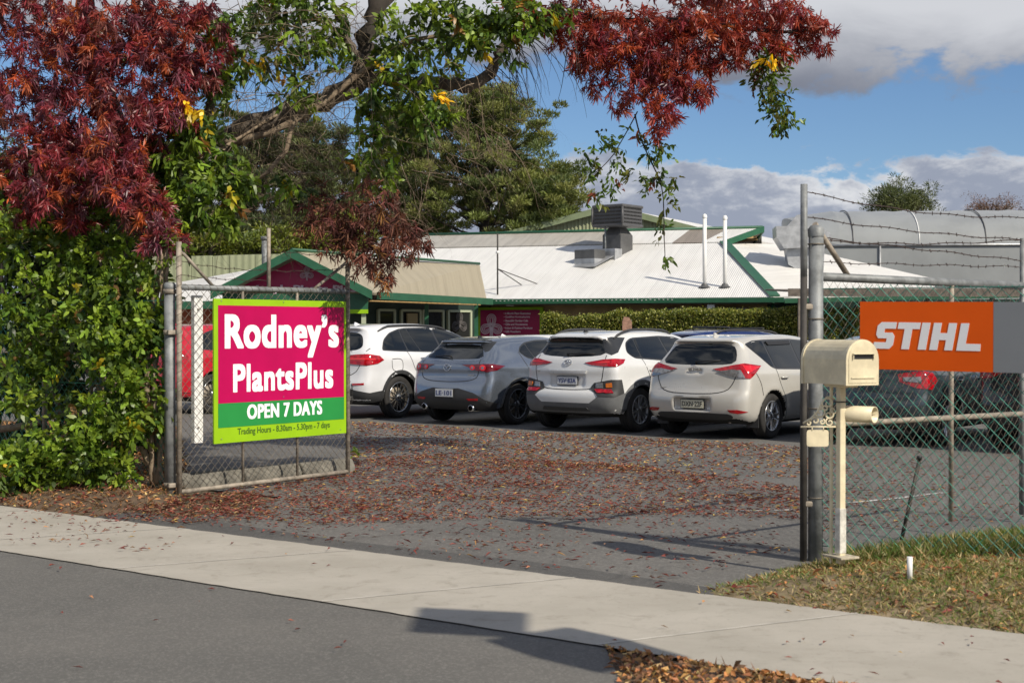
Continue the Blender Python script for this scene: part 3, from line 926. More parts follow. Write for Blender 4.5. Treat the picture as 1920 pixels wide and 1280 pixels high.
def wheel(parent, x, side, c, cfg):
    """tyre mesh named wheel, with the rim as its child"""
    Rr, tw = cfg['R'], .205
    yc = side * (cfg['W'] / 2 - tw / 2 - .012)
    rr = Rr * cfg.get('rimf', .70)
    mb = MB()
    prof = [(rr - .01, -tw*.42), (rr + .012, -tw*.47), (Rr - .045, -tw*.5), (Rr - .012, -tw*.45), (Rr, -tw*.36), (Rr, -tw*.13), (Rr-.007, -tw*.12), (Rr-.007, -tw*.09), (Rr, -tw*.08), (Rr, tw*.08), (Rr-.007, tw*.09), (Rr-.007, tw*.12), (Rr, tw*.13), (Rr, tw*.36), (Rr - .012, tw*.45), (Rr - .045, tw*.5), (rr + .012, tw*.47), (rr - .01, tw*.42)]
    mb.lathe(prof, 44, 'Y')
    t = mb.build('wheel', tyre_m, parent); t.location = (x, yc, Rr)
    ob = side  # outward
    rm = MB()
    o = lambda v: ob * v
    rm.lathe([(rr, o(tw*.43)), (rr + .004, o(tw*.47)), (rr - .012, o(tw*.475)), (rr - .022, o(tw*.40)), (rr - .03, o(tw*.1)), (rr - .03, o(-tw*.4))], 44, 'Y')
    n = cfg['spokes']; rh = .05
    spin = random.uniform(0, 1)
    twist = cfg.get('twist', 0)
    for k in range(n):
        a = 2*PI*(k + spin) / n
        pr = (cfg.get('pair', 0) and [(-.11, -.20), (.11, .20)]) or [(0, 0)]
        for (da0, da1) in pr:
            w0, w1 = cfg.get('sw', (.022, .016))
            def q(r, ang, dw, y): 
                return Vector((r*math.cos(ang) - dw*math.sin(ang), y, r*math.sin(ang) + dw*math.cos(ang)))
            a0 = a + da0; a1 = a + da1 + twist
            yo0, yo1 = o(tw*.40), o(tw*.45); th = .022
            vs = [q(rh*.8, a0, -w0/2, yo0), q(rh*.8, a0, w0/2, yo0), q(rr-.012, a1, w1/2, yo1), q(rr-.012, a1, -w1/2, yo1),
                  q(rh*.8, a0, -w0*.8, yo0-o(th)), q(rh*.8, a0, w0*.8, yo0-o(th)), q(rr-.012, a1, w1*.8, yo1-o(th)), q(rr-.012, a1, -w1*.8, yo1-o(th))]
            rm.add(vs, [(0, 1, 2, 3), (4, 7, 6, 5), (0, 4, 5, 1), (1, 5, 6, 2), (2, 6, 7, 3), (3, 7, 4, 0)])
    rm.lathe([(.0, o(tw*.44)), (.03, o(tw*.44)), (.036, o(tw*.42)), (.062, o(tw*.38)), (.066, o(tw*.2))], 20, 'Y')
    for k in range(5):
        a = 2*PI*k/5; rm.tube([(.052*math.cos(a), o(tw*.36), .052*math.sin(a)), (.052*math.cos(a), o(tw*.42), .052*math.sin(a))], .008, 6)
    rm.build('rim', cfg.get('rimm', rim_m), t)
    bk = MB()
    bk.lathe([(.0, o(-.01)), (rr*.72, o(-.01)), (rr*.72, o(-.025))], 28, 'Y')
    bk.build('brake_disc', galv_old, t)
    dk = MB(); dk.lathe([(.0, o(-.05)), (rr - .02, o(-.05))], 28, 'Y'); dk.build('wheel_back', under, t)
    return t

def plate(s, parent, z, body_txt, m, ink, x=None, w=.372, h=.115, y=0.0, holder=black_m):
    p, n = s.cast('B', y, z)
    px = p.x if x is None else x
    mb = MB().box((px - .012, y, z), (.012, w + .02, h + .02), None, .004)
    hb = mb.build('plate_holder', holder, parent)
    pl = MB().box((px - .021, y, z), (.006, w, h), None, .002).build('number_plate', m, hb)
    M = frame((px - .0245, y + w*.44, z - h*.30), (0, -1, 0), (0, 0, 1))
    # third level: the characters are joined to the plate by being its own marks
    t = text('plate_characters', body_txt, w*.88, h*.60, ink, hb, M, .008)
    return pl

def roof_rail(s, parent, y, x0, x1, m, h=.04):
    for sg in (-1, 1):
        pts = []
        for i in range(15):
            t = i / 14; x = x0 + (x1 - x0) * t
            p, n = s.cast('T', x, sg * y)
            lift = h * min(1, math.sin(PI * min(max(t, 0), 1)) * 3.2) + .0
            pts.append(p + Vector((0, 0, lift)))
        MB().tube(pts, [.012] + [.019]*13 + [.012], 8).build('roof_rail', m, parent)

def car(name, label, cfg, contact, heading, group, extra):
    """contact: ground point under the rear right wheel; heading in degrees clockwise from +Y"""
    th = R(heading)
    fwd = Vector((math.sin(th), math.cos(th), 0)); left = Vector((-math.cos(th), math.sin(th), 0))
    root = contact - fwd * cfg['xr'] + left * (cfg['W'] / 2 - .11)
    t = thing(name, label, 'car', root, math.atan2(fwd.y, fwd.x), group)
    s = Surf(cfg)
    s.mesh(t, cfg['paint'])
    for x in (cfg['xr'], cfg['xr'] + cfg['wb']):
        for side in (-1, 1): wheel(t, x, side, None, cfg)
    ax = MB()
    ax.tube([(cfg['xr'], -cfg['W']/2 + .2, cfg['R']*.85), (cfg['xr'], cfg['W']/2 - .2, cfg['R']*.85)], .045, 8)
    ax.box((cfg['L']*.5, 0, .25), (cfg['L']*.55, cfg['W']*.62, .12), None, .03)
    ax.tube([(.25, .35, .3), (.5, .35, .28), (1.2, .1, .25)], .03, 8)
    ax.build('underbody', under, t)
    hull = hull2([p for _, poly in cfg['glass'] for p in poly], .022)
    s.both('window_trim', hull, clad_g, t, off=.002)
    for k, (wn, poly) in enumerate(cfg['glass']): s.both(wn, round_poly(poly, .03), glass, t, off=.005)
    if 'mirror' in cfg:
        mx, mz = cfg['mirror']
        for side in (-1, 1):
            p, n = s.cast('R' if side < 0 else 'L', mx, mz)
            mb = MB().box(Vector((mx + .02, side * (abs(p.y) + .12), mz + .06)), (.12, .21, .15), None, .04)
            mb.tube([p, (mx + .02, side * (abs(p.y) + .08), mz + .03)], .022, 6)
            mb.build('wing_mirror', cfg['paint'], t)
    for pts, mode in cfg.get('lines', []):
        for md in ([mode] if mode not in 'RD' else (['R', 'L'] if mode == 'R' else ['D', 'E'])):
            s.line('', pts, md, None).build('panel_gap', gap_m, t)
    for hx, hz in cfg.get('handles', []):
        for side, md in ((-1, 'R'), (1, 'L')):
            p, n = s.cast(md, hx, hz)
            mb = MB(); yy = p.y + side * .028
            mb.tube([(hx - .10, p.y + side*.004, hz), (hx - .075, yy, hz), (hx, yy + side*.004, hz), (hx + .075, yy, hz), (hx + .10, p.y + side*.004, hz)], .013, 8)
            mb.build('door_handle', cfg.get('handle_m', cfg['paint']), t)
    extra(s, t, cfg)
    return t

def badge(s, parent, y, z, kind, rad=.055):
    p, n = s.cast('B', y, z)
    M = frame(p + n * .006, Vector((0, -1, 0)), (Vector((0, -1, 0)).cross(n)) * -1)
    ez = n.normalized(); ex = Vector((0, -1, 0)); ey = ez.cross(ex).normalized()
    Q = lambda a, b: p + n * .010 + ex * a * rad + ey * b * rad
    mb = MB()
    ell = lambda cx, cy, rx, ry, k=22: [Q(cx + rx * math.cos(2*PI*i/k), cy + ry * math.sin(2*PI*i/k)) for i in range(k + 1)]
    if kind == 'wings':        # oval ring with a winged V
        mb.tube(ell(0, 0, 1.1, .9), .006, 6)
        mb.tube([Q(-1.0, .3), Q(-.45, .28), Q(0, -.25), Q(.45, .28), Q(1.0, .3)], .007, 6)
    elif kind == 'slant':      # oval ring with a slanted H
        mb.tube(ell(0, 0, 1.15, .68), .007, 6)
        mb.tube([Q(-.55, -.42), Q(-.2, .1), Q(-.28, .55)], .006, 6)
        mb.tube([Q(.55, .42), Q(.2, -.1), Q(.28, -.55)], .006, 6)
        mb.tube([Q(-.25, .0), Q(.25, .05)], .006, 6)
    elif kind == 'ovals':      # three overlapping ovals
        mb.tube(ell(0, 0, 1.1, .78), .0045, 6)
        mb.tube(ell(0, .1, .33, .62), .003, 6)
        mb.tube(ell(0, .38, .85, .28), .003, 6)
    elif kind == 'star':
        mb.tube(ell(0, 0, 1, 1), .006, 6)
        for k in range(3):
            a = PI/2 + k*2*PI/3; mb.tube([Q(0, 0), Q(math.cos(a), math.sin(a))], [.008, .003], 6)
    mb.build('badge', chrome, parent)

def wiper(s, parent, y0, z0, y1, z1):
    a, na = s.cast('B', y0, z0); b, nb = s.cast('B', y1, z1)
    mb = MB().tube([a + na*.015, a + na*.04, (a+b)/2 + na*.03, b + nb*.012], [.018, .014, .009, .006], 6)
    mb.build('rear_wiper', black_m, parent)

def interior(s, parent): pass
SECT = lambda belt, roofz, wr, b0=.955: [(0, .80), (.2, .90), (.35, .965), (.5, .992), (.65, 1.0), (.8, .992), (belt - .02, b0), (belt + .06, b0 - .05), (belt + (roofz - belt)*.55, (b0 - .05)*.42 + wr*.58), (roofz - .04, wr), (roofz + .3, wr - .16)]
ROW = 'cars parked in a row along the car park'
HD = 38.5

# ---- pearl hatchback (nearest of the row)
hatch = dict(L=4.33, W=1.76, H=1.475, R=.318, xr=.80, wb=2.6, belt=.98, paint=p_pearl, spokes=5, pair=1, rimf=.68, sw=(.030, .024), bow=.13, k=.12,
    prof=[(.34, .20), (.16, .24), (.03, .34), (.0, .44), (-.01, .56), (.02, .66), (.05, .70), (.075, .82), (.09, .95), (.12, 1.03), (.20, 1.10), (.40, 1.335), (.30, 1.375), (.31, 1.40), (.60, 1.44), (1.2, 1.47), (1.9, 1.475), (2.5, 1.41), (3.1, 1.13), (3.35, 1.0), (3.9, .90), (4.2, .76), (4.31, .55), (4.28, .32), (4.0, .2), (2.2, .19)],
    sec=SECT(.98, 1.44, .70),
    cuts=[(.0, 0, .49, .07, .30, .085, .03), (.0, 0, .955, .125, .12, .035, .02)],
    glass=[('quarter_window', [(.52, 1.325), (.70, 1.365), (.90, 1.375), (.93, 1.01), (.86, 1.03)]),
           ('side_window', [(.955, 1.378), (1.72, 1.385), (1.72, .985), (.975, 1.0)]),
           ('side_window', [(1.77, 1.385), (2.25, 1.36), (2.5, 1.31), (3.02, 1.05), (3.0, .965), (1.77, .98)])],
    mirror=(2.85, .98),
    lines=[([(.02, .66), (.30, .67), (.56, .64), (.66, .70), (.84, .92)][0:0] or [(-.66, .99), (-.62, .80), (-.50, .655), (0, .635), (.50, .655), (.62, .80), (.66, .99)], 'B'),
           ([(.95, .98), (1.02, .72), (1.16, .56), (1.19, .35), (1.25, .24)], 'R'), ([(1.75, .97), (1.76, .60), (1.74, .25)], 'R'),
           ([(.38, .94), (.48, .78), (.50, .62)], 'R'), ([(2.98, .95), (2.95, .55), (2.9, .25)], 'R')],
    handles=[(1.13, .86), (2.0, .86)])
def hatch_extra(s, t, c):
    s.patch('rear_window', [(-.60, 1.07), (-.55, 1.22), (-.47, 1.325), (-.25, 1.345), (.25, 1.345), (.47, 1.325), (.55, 1.22), (.60, 1.07), (.35, 1.045), (-.35, 1.045)], 'B', glass, t, off=.004, rnd=1)
    for md, sg in (('D', 1), ('E', 1)):
        l = s.patch('tail_light', [(.05, -.36, .985), (.09, -.70, 1.045), (.17, -.80, 1.065), (.52, -.85, 1.03), (.36, -.85, .945), (.22, -.83, .86), (.12, -.77, .865), (.09, -.62, .93)], md, red_lens, t, off=.014, grid=.03)
        s.patch('clear_lamp', [(.06, -.42, .955), (.09, -.64, .985), (.12, -.76, .975), (.16, -.79, .865), (.09, -.68, .885)], md, clear_lens, l, off=.018, grid=.03)
        s.patch('light_strip', [(.14, -.78, 1.035), (.50, -.85, 1.015), (.34, -.85, .985), (.17, -.82, .93)], md, red_hot, l, off=.018, grid=.03)
        s.patch('reflector', [(.06, -.55, .425), (.1, -.68, .43), (.2, -.80, .40), (.1, -.70, .375), (.06, -.60, .385)], md, red_lens, t, off=.008, grid=.03)
    s.patch('diffuser', [(-.62, .345), (-.52, .375), (.52, .375), (.62, .345), (.60, .30), (.45, .275), (-.45, .275), (-.60, .30)], 'B', clad_d, t, off=.006, rnd=1)
    plate(s, t, .495, 'DXN·22F', plate_y, ink_black, x=.05)
    badge(s, t, 0, .995, 'ovals', .052)
    wiper(s, t, 0, 1.06, -.36, 1.10)
    MB().prism([(.62, -.01, 1.43), (.80, -.01, 1.44), (.66, -.004, 1.505)], (0, .02, 0)).build('antenna_fin', c['paint'], t)
    for sg in (-1, 1):
        MB().box((.80 - .36, sg*.74, .25), (.012, .2, .17), None, .004).build('mud_flap', clad_d, t)
        MB().box((1.4, sg * .0, 1.0), (.01, .01, .01)) 
    MB().tube([(.22, -.5, .26), (.4, -.5, .26)], .03, 10).build('exhaust', chrome, t)
    text('lettering', 'mmmm', .11, .022, chrome, t, frame(s.cast('B', .56, .70)[0] - Vector((.008, 0, 0)), (0, -1, 0), (0, 0, 1)), .01)
    for md in 'RL':
        s.patch('weather_shield', [(.98, 1.365), (1.70, 1.375), (1.70, 1.325), (1.02, 1.315)], md, black_m, t, off=.02, depth=.01)

# ---- white and grey crossover
cross = dict(L=4.165, W=1.80, H=1.565, R=.335, xr=.745, wb=2.6, belt=1.05, paint=p_kona, spokes=6, pair=1, rimf=.66, sw=(.028, .02), rimm=mat('grey_alloy_rim', (.32, .33, .34), .3, .8), bow=.12, k=.11, flare=.03, gh=.14,
    prof=[(.30, .24), (.10, .27), (.0, .36), (-.02, .50), (-.01, .60), (.05, .64), (.06, .72), (.07, .86), (.06, .93), (.10, 1.08), (.18, 1.16), (.30, 1.36), (.20, 1.43), (.22, 1.455), (.55, 1.505), (1.1, 1.53), (1.8, 1.525), (2.4, 1.44), (2.9, 1.17), (3.1, 1.07), (3.7, .98), (4.0, .86), (4.15, .66), (4.13, .38), (3.9, .24), (2, .22)],
    sec=SECT(1.05, 1.49, .70),
    cuts=[(.02, 0, .775, .07, .32, .10, .03)],
    glass=[('quarter_window', [(.60, 1.20), (.68, 1.33), (.80, 1.385), (.86, 1.395), (.86, 1.13), (.70, 1.13)]),
           ('side_window', [(.89, 1.40), (1.58, 1.425), (1.66, 1.07), (.89, 1.12)]),
           ('side_window', [(1.63, 1.425), (2.05, 1.41), (2.35, 1.34), (2.80, 1.13), (2.80, 1.055), (1.71, 1.07)])],
    mirror=(2.7, 1.06),
    lines=[([(-.62, 1.16), (-.64, .98), (-.58, .66), (0, .635), (.58, .66), (.64, .98), (.62, 1.16)], 'B'),
           ([(.86, 1.12), (.96, .86), (1.12, .66), (1.16, .42), (1.2, .28)], 'R'), ([(1.68, 1.06), (1.66, .60), (1.64, .28)], 'R'), ([(2.78, 1.05), (2.78, .5)], 'R')],
    handles=[(1.08, .93), (1.95, .92)])
def cross_extra(s, t, c):
    s.patch('rear_window', [(-.60, 1.17), (-.58, 1.27), (-.50, 1.40), (-.25, 1.425), (.25, 1.425), (.50, 1.40), (.58, 1.27), (.60, 1.17), (.3, 1.135), (-.3, 1.135)], 'B', glass, t, off=.004, rnd=1)
    Rr, xr = c['R'], c['xr']; xf = xr + c['wb']
    for md in 'DE':
        s.patch('pillar_panel', [(.20, -.60, 1.40), (.34, -.64, 1.43), (.62, -.70, 1.42), (.36, -.74, 1.20), (.24, -.70, 1.16), (.20, -.62, 1.20)], md, clad_g, t, off=.006, grid=.04)
        l = s.patch('tail_light', [(.08, -.33, 1.045), (.1, -.66, 1.095), (.2, -.80, 1.105), (.40, -.84, 1.095), (.34, -.84, 1.04), (.20, -.81, .99), (.10, -.66, .995), (.08, -.45, 1.015)], md, red_lens, t, off=.013, grid=.03)
        s.patch('lamp_bar', [(.09, -.42, 1.045), (.1, -.64, 1.065), (.14, -.74, 1.065), (.14, -.74, 1.045), (.1, -.60, 1.04)], md, red_hot, l, off=.017, grid=.03)
        h = s.patch('lamp_housing', [(.0, -.50, .66), (.02, -.56, .75), (.12, -.78, .80), (.26, -.86, .80), (.30, -.88, .60), (.12, -.82, .54), (.02, -.60, .55)], md, clad_d, t, off=.012, grid=.04)
        s.patch('reflector', [(.01, -.57, .645), (.08, -.82, .66), (.10, -.83, .60), (.01, -.60, .60)], md, red_lens, h, off=.024, grid=.03)
        s.patch('reversing_lamp', [(.02, -.60, .745), (.03, -.71, .755), (.03, -.71, .675), (.01, -.60, .67)], md, clear_lens, h, off=.024, grid=.03)
        s.patch('indicator_lamp', [(.05, -.755, .745), (.10, -.815, .755), (.10, -.82, .685), (.05, -.755, .68)], md, amber, h, off=.024, grid=.03)
        s.patch('bumper_cladding', [(-.03, .0, .45), (-.02, -.48, .45), (.0, -.62, .55), (.10, -.84, .56), (.30, -.90, .60), (.36, -.90, .44), (.36, -.90, .31), (.2, -.84, .31), (.04, -.50, .30), (.02, .0, .30)], md, clad, t, off=.009, grid=.06)
        s.patch('skid_plate', [(-.03, .0, .385), (-.02, -.44, .385), (-.0, -.50, .34), (.0, -.40, .335), (-.0, .0, .335)], md, clad_d, t, off=.018, grid=.06)
    for xc in (xr, xf):
        a0, a1 = R(-14), R(194) if xc == xf else R(178)
        out = [(xc + (Rr + .17) * math.cos(a), Rr + (Rr + (.15 + .03*math.sin(a))*.55) * math.sin(a) + .02) for a in [a0 + (a1 - a0)*i/22 for i in range(23)]]
        s.both('wheel_arch', out + arc(xc, Rr, Rr + .05, a1, a0, 22), clad, t, off=.012, grid=.05)
    s.both('side_cladding', [(xr + Rr + .05, .42), (xf - Rr - .06, .40), (xf - Rr - .06, .235), (xr + Rr + .05, .235)], clad, t, off=.011, grid=.08)
    plate(s, t, .775, 'YSV·83A', plate_w, ink_blue, x=.088)
    s.patch('handle_bar', [(-.36, .93), (.36, .93), (.34, .885), (-.34, .885)], 'B', c['paint'], t, off=.028, depth=.01)
    badge(s, t, 0, 1.045, 'slant', .062)
    wiper(s, t, .05, 1.15, -.42, 1.175)
    roof_rail(s, t, .58, .45, 2.05, clad_d, .045)
    MB().prism([(.50, -.01, 1.50), (.62, -.01, 1.51), (.53, -.004, 1.545)], (0, .02, 0)).build('antenna_fin', black_m, t)
    text('lettering', 'mmm', .10, .022, chrome, t, frame(s.cast('B', .60, .90)[0] - Vector((.008, 0, 0)), (0, -1, 0), (0, 0, 1)), .01)

# ---- silver hatchback with steep rear
sport = dict(L=4.46, W=1.795, H=1.435, R=.335, xr=.83, wb=2.725, belt=.98, paint=p_silver, spokes=5, pair=1, rimf=.73, sw=(.018, .026), rimm=mat('charcoal_rim', (.12, .125, .13), .25, .8), bow=.15, k=.13, gh=.12, flare=.02,
    prof=[(.34, .22), (.14, .25), (.02, .36), (.0, .47), (.02, .62), (.05, .72), (.08, .80), (.075, .93), (.10, 1.02), (.20, 1.09), (.52, 1.305), (.40, 1.345), (.44, 1.36), (.80, 1.405), (1.4, 1.43), (2.0, 1.43), (2.6, 1.35), (3.2, 1.08), (3.4, 1.0), (4.0, .88), (4.3, .74), (4.44, .52), (4.42, .30), (4.1, .2), (2.2, .19)],
    sec=SECT(.98, 1.40, .68),
    glass=[('quarter_window', [(1.06, 1.18), (1.14, 1.25), (1.27, 1.30), (1.36, 1.06), (1.16, 1.10)]),
           ('side_window', [(1.30, 1.31), (1.60, 1.345), (1.95, 1.35), (2.02, 1.00), (1.40, 1.055)]),
           ('side_window', [(2.0, 1.35), (2.35, 1.33), (2.65, 1.27), (3.15, 1.03), (3.15, .96), (2.07, 1.0)])],
    mirror=(2.95, .99),
    lines=[([(-.60, 1.06), (-.62, .86), (-.55, .72), (0, .695), (.55, .72), (.62, .86), (.60, 1.06)], 'B'),
           ([(1.02, 1.18), (1.05, 1.0), (1.2, .74), (1.28, .50), (1.30, .26)], 'R'), ([(2.04, .98), (2.0, .60), (1.98, .26)], 'R')],
    handles=[(1.36, .90), (2.25, .88)])
def sport_extra(s, t, c):
    s.patch('rear_window', [(-.62, 1.085), (-.50, 1.20), (-.40, 1.28), (-.2, 1.30), (.2, 1.30), (.40, 1.28), (.50, 1.20), (.62, 1.085), (.3, 1.065), (-.3, 1.065)], 'B', glass, t, off=.004, rnd=1)
    s.patch('spoiler', [(-.56, 1.315), (-.50, 1.365), (.50, 1.365), (.56, 1.315), (.44, 1.318), (-.44, 1.318)], 'B', clad_g, t, off=.01)
    Rr, xr = c['R'], c['xr']; xf = xr + c['wb']
    for md in 'DE':
        s.patch('spoiler_wing', [(.38, -.50, 1.36), (.62, -.60, 1.34), (.40, -.62, 1.20), (.34, -.58, 1.18), (.36, -.50, 1.30)], md, clad_g, t, off=.007, grid=.04)
        l = s.patch('tail_light', [(.06, -.34, .975), (.12, -.74, .99), (.25, -.82, .985), (.50, -.86, .955), (.30, -.85, .89), (.15, -.79, .865), (.09, -.62, .885)], md, red_dark, t, off=.012, grid=.03)
        for (yy, rr) in ((-.52, .036), (-.70, .046)):
            ring = [((( .10 if yy > -.6 else .14) - yy) * s.RT + rr * math.cos(a), .93 + rr * math.sin(a)) for a in [2*PI*i/16 for i in range(16)]]
            q = s.patch('round_lamp', ring, md, red_hot, l, off=.017, grid=.03)
            s.patch('lamp_lens', [(((.10 if yy > -.6 else .14) - yy) * s.RT + rr*.45 * math.cos(a), .93 + rr*.45 * math.sin(a)) for a in [2*PI*i/12 for i in range(12)]], md, clear_lens, l, off=.021, grid=.02)
        s.patch('bumper_cladding', [(.0, .0, .585), (.0, -.30, .60), (.02, -.60, .53), (.12, -.76, .42), (.30, -.88, .36), (.34, -.88, .25), (.2, -.84, .25), (.02, -.50, .25), (.0, .0, .25)], md, clad_d, t, off=.006, grid=.06)
        s.patch('reflector', [(.02, -.46, .435), (.06, -.66, .445), (.06, -.66, .41), (.02, -.50, .405)], md, red_lens, t, off=.014, grid=.03)
        sg = -1 if md == 'D' else 1
        MB().lathe([(.045, 0), (.05, .0), (.05, .14), (.043, .14), (.043, .0)], 16, 'X', (.06, sg*.50, .285)).build('exhaust', chrome, t)
    for xc in (xr, xf):
        a0, a1 = R(-6), R(186)
        s.both('wheel_arch', arc(xc, Rr, Rr + .095, a0, a1, 22) + arc(xc, Rr, Rr + .05, a1, a0, 22), clad, t, off=.008, grid=.05)
    plate(s, t, .52, 'LE·101', plate_w, ink_blue, holder=clad_d, h=.125)
    badge(s, t, 0, .93, 'wings', .062)
    wiper(s, t, 0, 1.08, .40, 1.10)
    text('lettering', 'mmmm', .13, .022, chrome, t, frame(s.cast('B', -.42, .80)[0] - Vector((.008, 0, 0)), (0, -1, 0), (0, 0, 1)), .01)
    text('lettering', 'mmmmm', .13, .028, chrome, t, frame(s.cast('B', .62, .84)[0] - Vector((.008, 0, 0)), (0, -1, 0), (0, 0, 1)), .01)
    MB().prism([(.85, -.01, 1.40), (.98, -.01, 1.41), (.88, -.004, 1.445)], (0, .02, 0)).build('antenna_fin', black_m, t)

# ---- white sport utility car
suv = dict(L=4.66, W=1.89, H=1.66, R=.365, xr=.93, wb=2.873, belt=1.14, paint=p_white, spokes=14, rimf=.72, sw=(.012, .010), rimm=mat('polished_rim', (.36, .37, .38), .25, .9), bow=.16, k=.14, gh=.14, flare=.02,
    prof=[(.34, .26), (.14, .28), (.02, .38), (.0, .50), (-.01, .62), (.03, .72), (.05, .85), (.05, 1.0), (.09, 1.14), (.20, 1.24), (.42, 1.51), (.32, 1.57), (.36, 1.59), (.75, 1.63), (1.5, 1.655), (2.1, 1.64), (2.7, 1.53), (3.3, 1.24), (3.5, 1.15), (4.1, 1.04), (4.45, .90), (4.63, .66), (4.6, .36), (4.3, .25), (2.3, .24)],
    sec=SECT(1.14, 1.60, .72),
    glass=[('quarter_window', [(.60, 1.20), (.72, 1.35), (.90, 1.47), (1.14, 1.53), (1.18, 1.18), (.9, 1.185)]),
           ('side_window', [(1.18, 1.535), (1.34, 1.55), (1.52, 1.17), (1.22, 1.178)]),
           ('side_window', [(1.37, 1.55), (2.02, 1.56), (2.10, 1.155), (1.55, 1.168)]),
           ('side_window', [(2.08, 1.56), (2.45, 1.53), (2.8, 1.45), (3.32, 1.19), (3.32, 1.12), (2.16, 1.15)])],
    mirror=(3.05, 1.15),
    lines=[([(-.78, 1.22), (-.76, .96), (-.60, .74), (0, .70), (.60, .74), (.76, .96), (.78, 1.22)], 'B'),
           ([(1.16, 1.17), (1.30, .88), (1.40, .74), (1.42, .36)], 'R'), ([(2.13, 1.14), (2.10, .70), (2.08, .34)], 'R'),
           ([(.74, 1.03), (.93, 1.04), (1.0, 1.0), (1.0, .86), (.93, .82), (.78, .82), (.73, .87), (.73, 1.01)], 'R')],
    handles=[(1.58, 1.04), (2.4, 1.03)], handle_m=chrome)
def suv_extra(s, t, c):
    s.patch('rear_window', [(-.68, 1.22), (-.62, 1.34), (-.52, 1.47), (-.3, 1.50), (.3, 1.50), (.52, 1.47), (.62, 1.34), (.68, 1.22), (.5, 1.17), (-.5, 1.17)], 'B', glass, t, off=.004, rnd=2)
    Rr, xr = c['R'], c['xr']; xf = xr + c['wb']
    for md in 'DE':
        l = s.patch('tail_light', [(.05, -.40, 1.09), (.09, -.75, 1.115), (.2, -.86, 1.12), (.42, -.92, 1.09), (.52, -.93, 1.02), (.38, -.92, .96), (.17, -.86, .93), (.08, -.6, .95), (.04, -.42, .98)], md, red_lens, t, off=.013, grid=.035)
        s.patch('light_strip', [(.07, -.45, 1.045), (.12, -.78, 1.055), (.34, -.90, 1.04), (.34, -.90, 1.02), (.12, -.78, 1.025), (.07, -.45, 1.02)], md, red_hot, l, off=.018, grid=.03)
        s.patch('bumper_cladding', [(.0, .0, .56), (.0, -.45, .56), (.06, -.72, .50), (.22, -.88, .46), (.50, -.95, .50), (.52, -.95, .34), (.3, -.92, .30), (.04, -.50, .28), (.0, .0, .28)], md, clad_d, t, off=.008, grid=.06)
        s.patch('reflector', [(.06, -.62, .62), (.16, -.80, .63), (.16, -.80, .60), (.06, -.62, .59)], md, red_lens, t, off=.01, grid=.03)
        s.patch('exhaust_trim', [(.0, -.40, .40), (.04, -.66, .41), (.06, -.66, .345), (.0, -.44, .335)], md, chrome, t, off=.016, grid=.04)
    for xc in (xr, xf):
        a0, a1 = R(-10), R(190)
        s.both('wheel_arch', arc(xc, Rr, Rr + .11, a0, a1, 22) + arc(xc, Rr, Rr + .05, a1, a0, 22), clad_d, t, off=.010, grid=.05)
    s.both('side_cladding', [(xr + Rr + .1, .36), (xf - Rr - .1, .36), (xf - Rr - .1, .26), (xr + Rr + .1, .26)], clad_d, t, off=.011, grid=.08)
    badge(s, t, 0, 1.03, 'star', .075)
    plate(s, t, .84, 'YKL·52C', plate_w, ink_blue)
    roof_rail(s, t, .66, .65, 2.5, clad_d, .035)
    text('lettering', 'mmmmm', .16, .03, chrome, t, frame(s.cast('B', -.40, 1.15)[0] - Vector((.008, 0, 0)), (0, -1, 0), (0, 0, 1)), .01)
    MB().prism([(.75, -.01, 1.62), (.90, -.01, 1.635), (.78, -.004, 1.675)], (0, .02, 0)).build('antenna_fin', p_white, t)

cw = G(1440, 820)
car('parked_car', 'pearl white hatchback with black on cream number plate beside the mailbox post', hatch, G(1438, 821), HD, ROW, hatch_extra)
car('parked_car', 'white small crossover with grey wheel arches and black roof rails between two hatchbacks', cross, G(1192, 809), HD, ROW, cross_extra)
car('parked_car', 'silver grey hatchback with black rear spoiler and round tail lamps', sport, G(964, 795), HD, ROW, sport_extra)
car('parked_car', 'white sport utility car with long red tail light right beside the open gate sign', suv, G(742, 783), HD - 1, ROW, suv_extra)

# ---- cars that show less
def plain_extra(rack=False, txt=None):
    def fx(s, t, c):
        b = c['belt']; H = c['H']
        s.patch('rear_window', [(-.62, b + .04), (-.50, H - .16), (.50, H - .16), (.62, b + .04)], 'B', glass, t, off=.004, rnd=1)
        for md in 'DE':
            l = s.patch('tail_light', [(.06, -.50, b - .02), (.12, -.76, b + .02), (.30, -.86, b), (.40, -.87, b - .10), (.25, -.85, b - .22), (.10, -.72, b - .2), (.06, -.52, b - .12)], md, red_lens, t, off=.012, grid=.04)
            s.patch('clear_lamp', [(.08, -.56, b - .06), (.13, -.78, b - .05), (.13, -.78, b - .13), (.08, -.56, b - .11)], md, clear_lens, l, off=.018, grid=.04)
            s.patch('bumper_cladding', [(.0, .0, .42), (.06, -.72, .42), (.40, -.90, .40), (.40, -.90, .28), (.04, -.50, .27), (.0, .0, .27)], md, clad_d, t, off=.007, grid=.08)
        if txt: plate(s, t, .62, txt, plate_w, ink_blue)
        if rack:
            roof_rail(s, t, .60, .6, 2.4, clad_d, .05)
            for x in (1.05, 1.95):
                p, n = s.cast('T', x, .56)
                MB().tube([(x, -.60, p.z + .08), (x, .60, p.z + .08)], .018, 8).build('roof_bar', clad_d, t)
        else:
            MB().prism([(.70, -.01, H - .045), (.84, -.01, H - .035), (.74, -.004, H + .02)], (0, .02, 0)).build('antenna_fin', c['paint'], t)
    return fx
def var(base, **kw):
    d = dict(base); d.update(kw); d.setdefault('res', .045); d['lines'] = base['lines'][1:3]; d['cuts'] = []
    return d
rw = lambda k, X0=3.664, Y0=20.36: Vector((X0 + 1.83*k, Y0 - 1.40*k, 0))
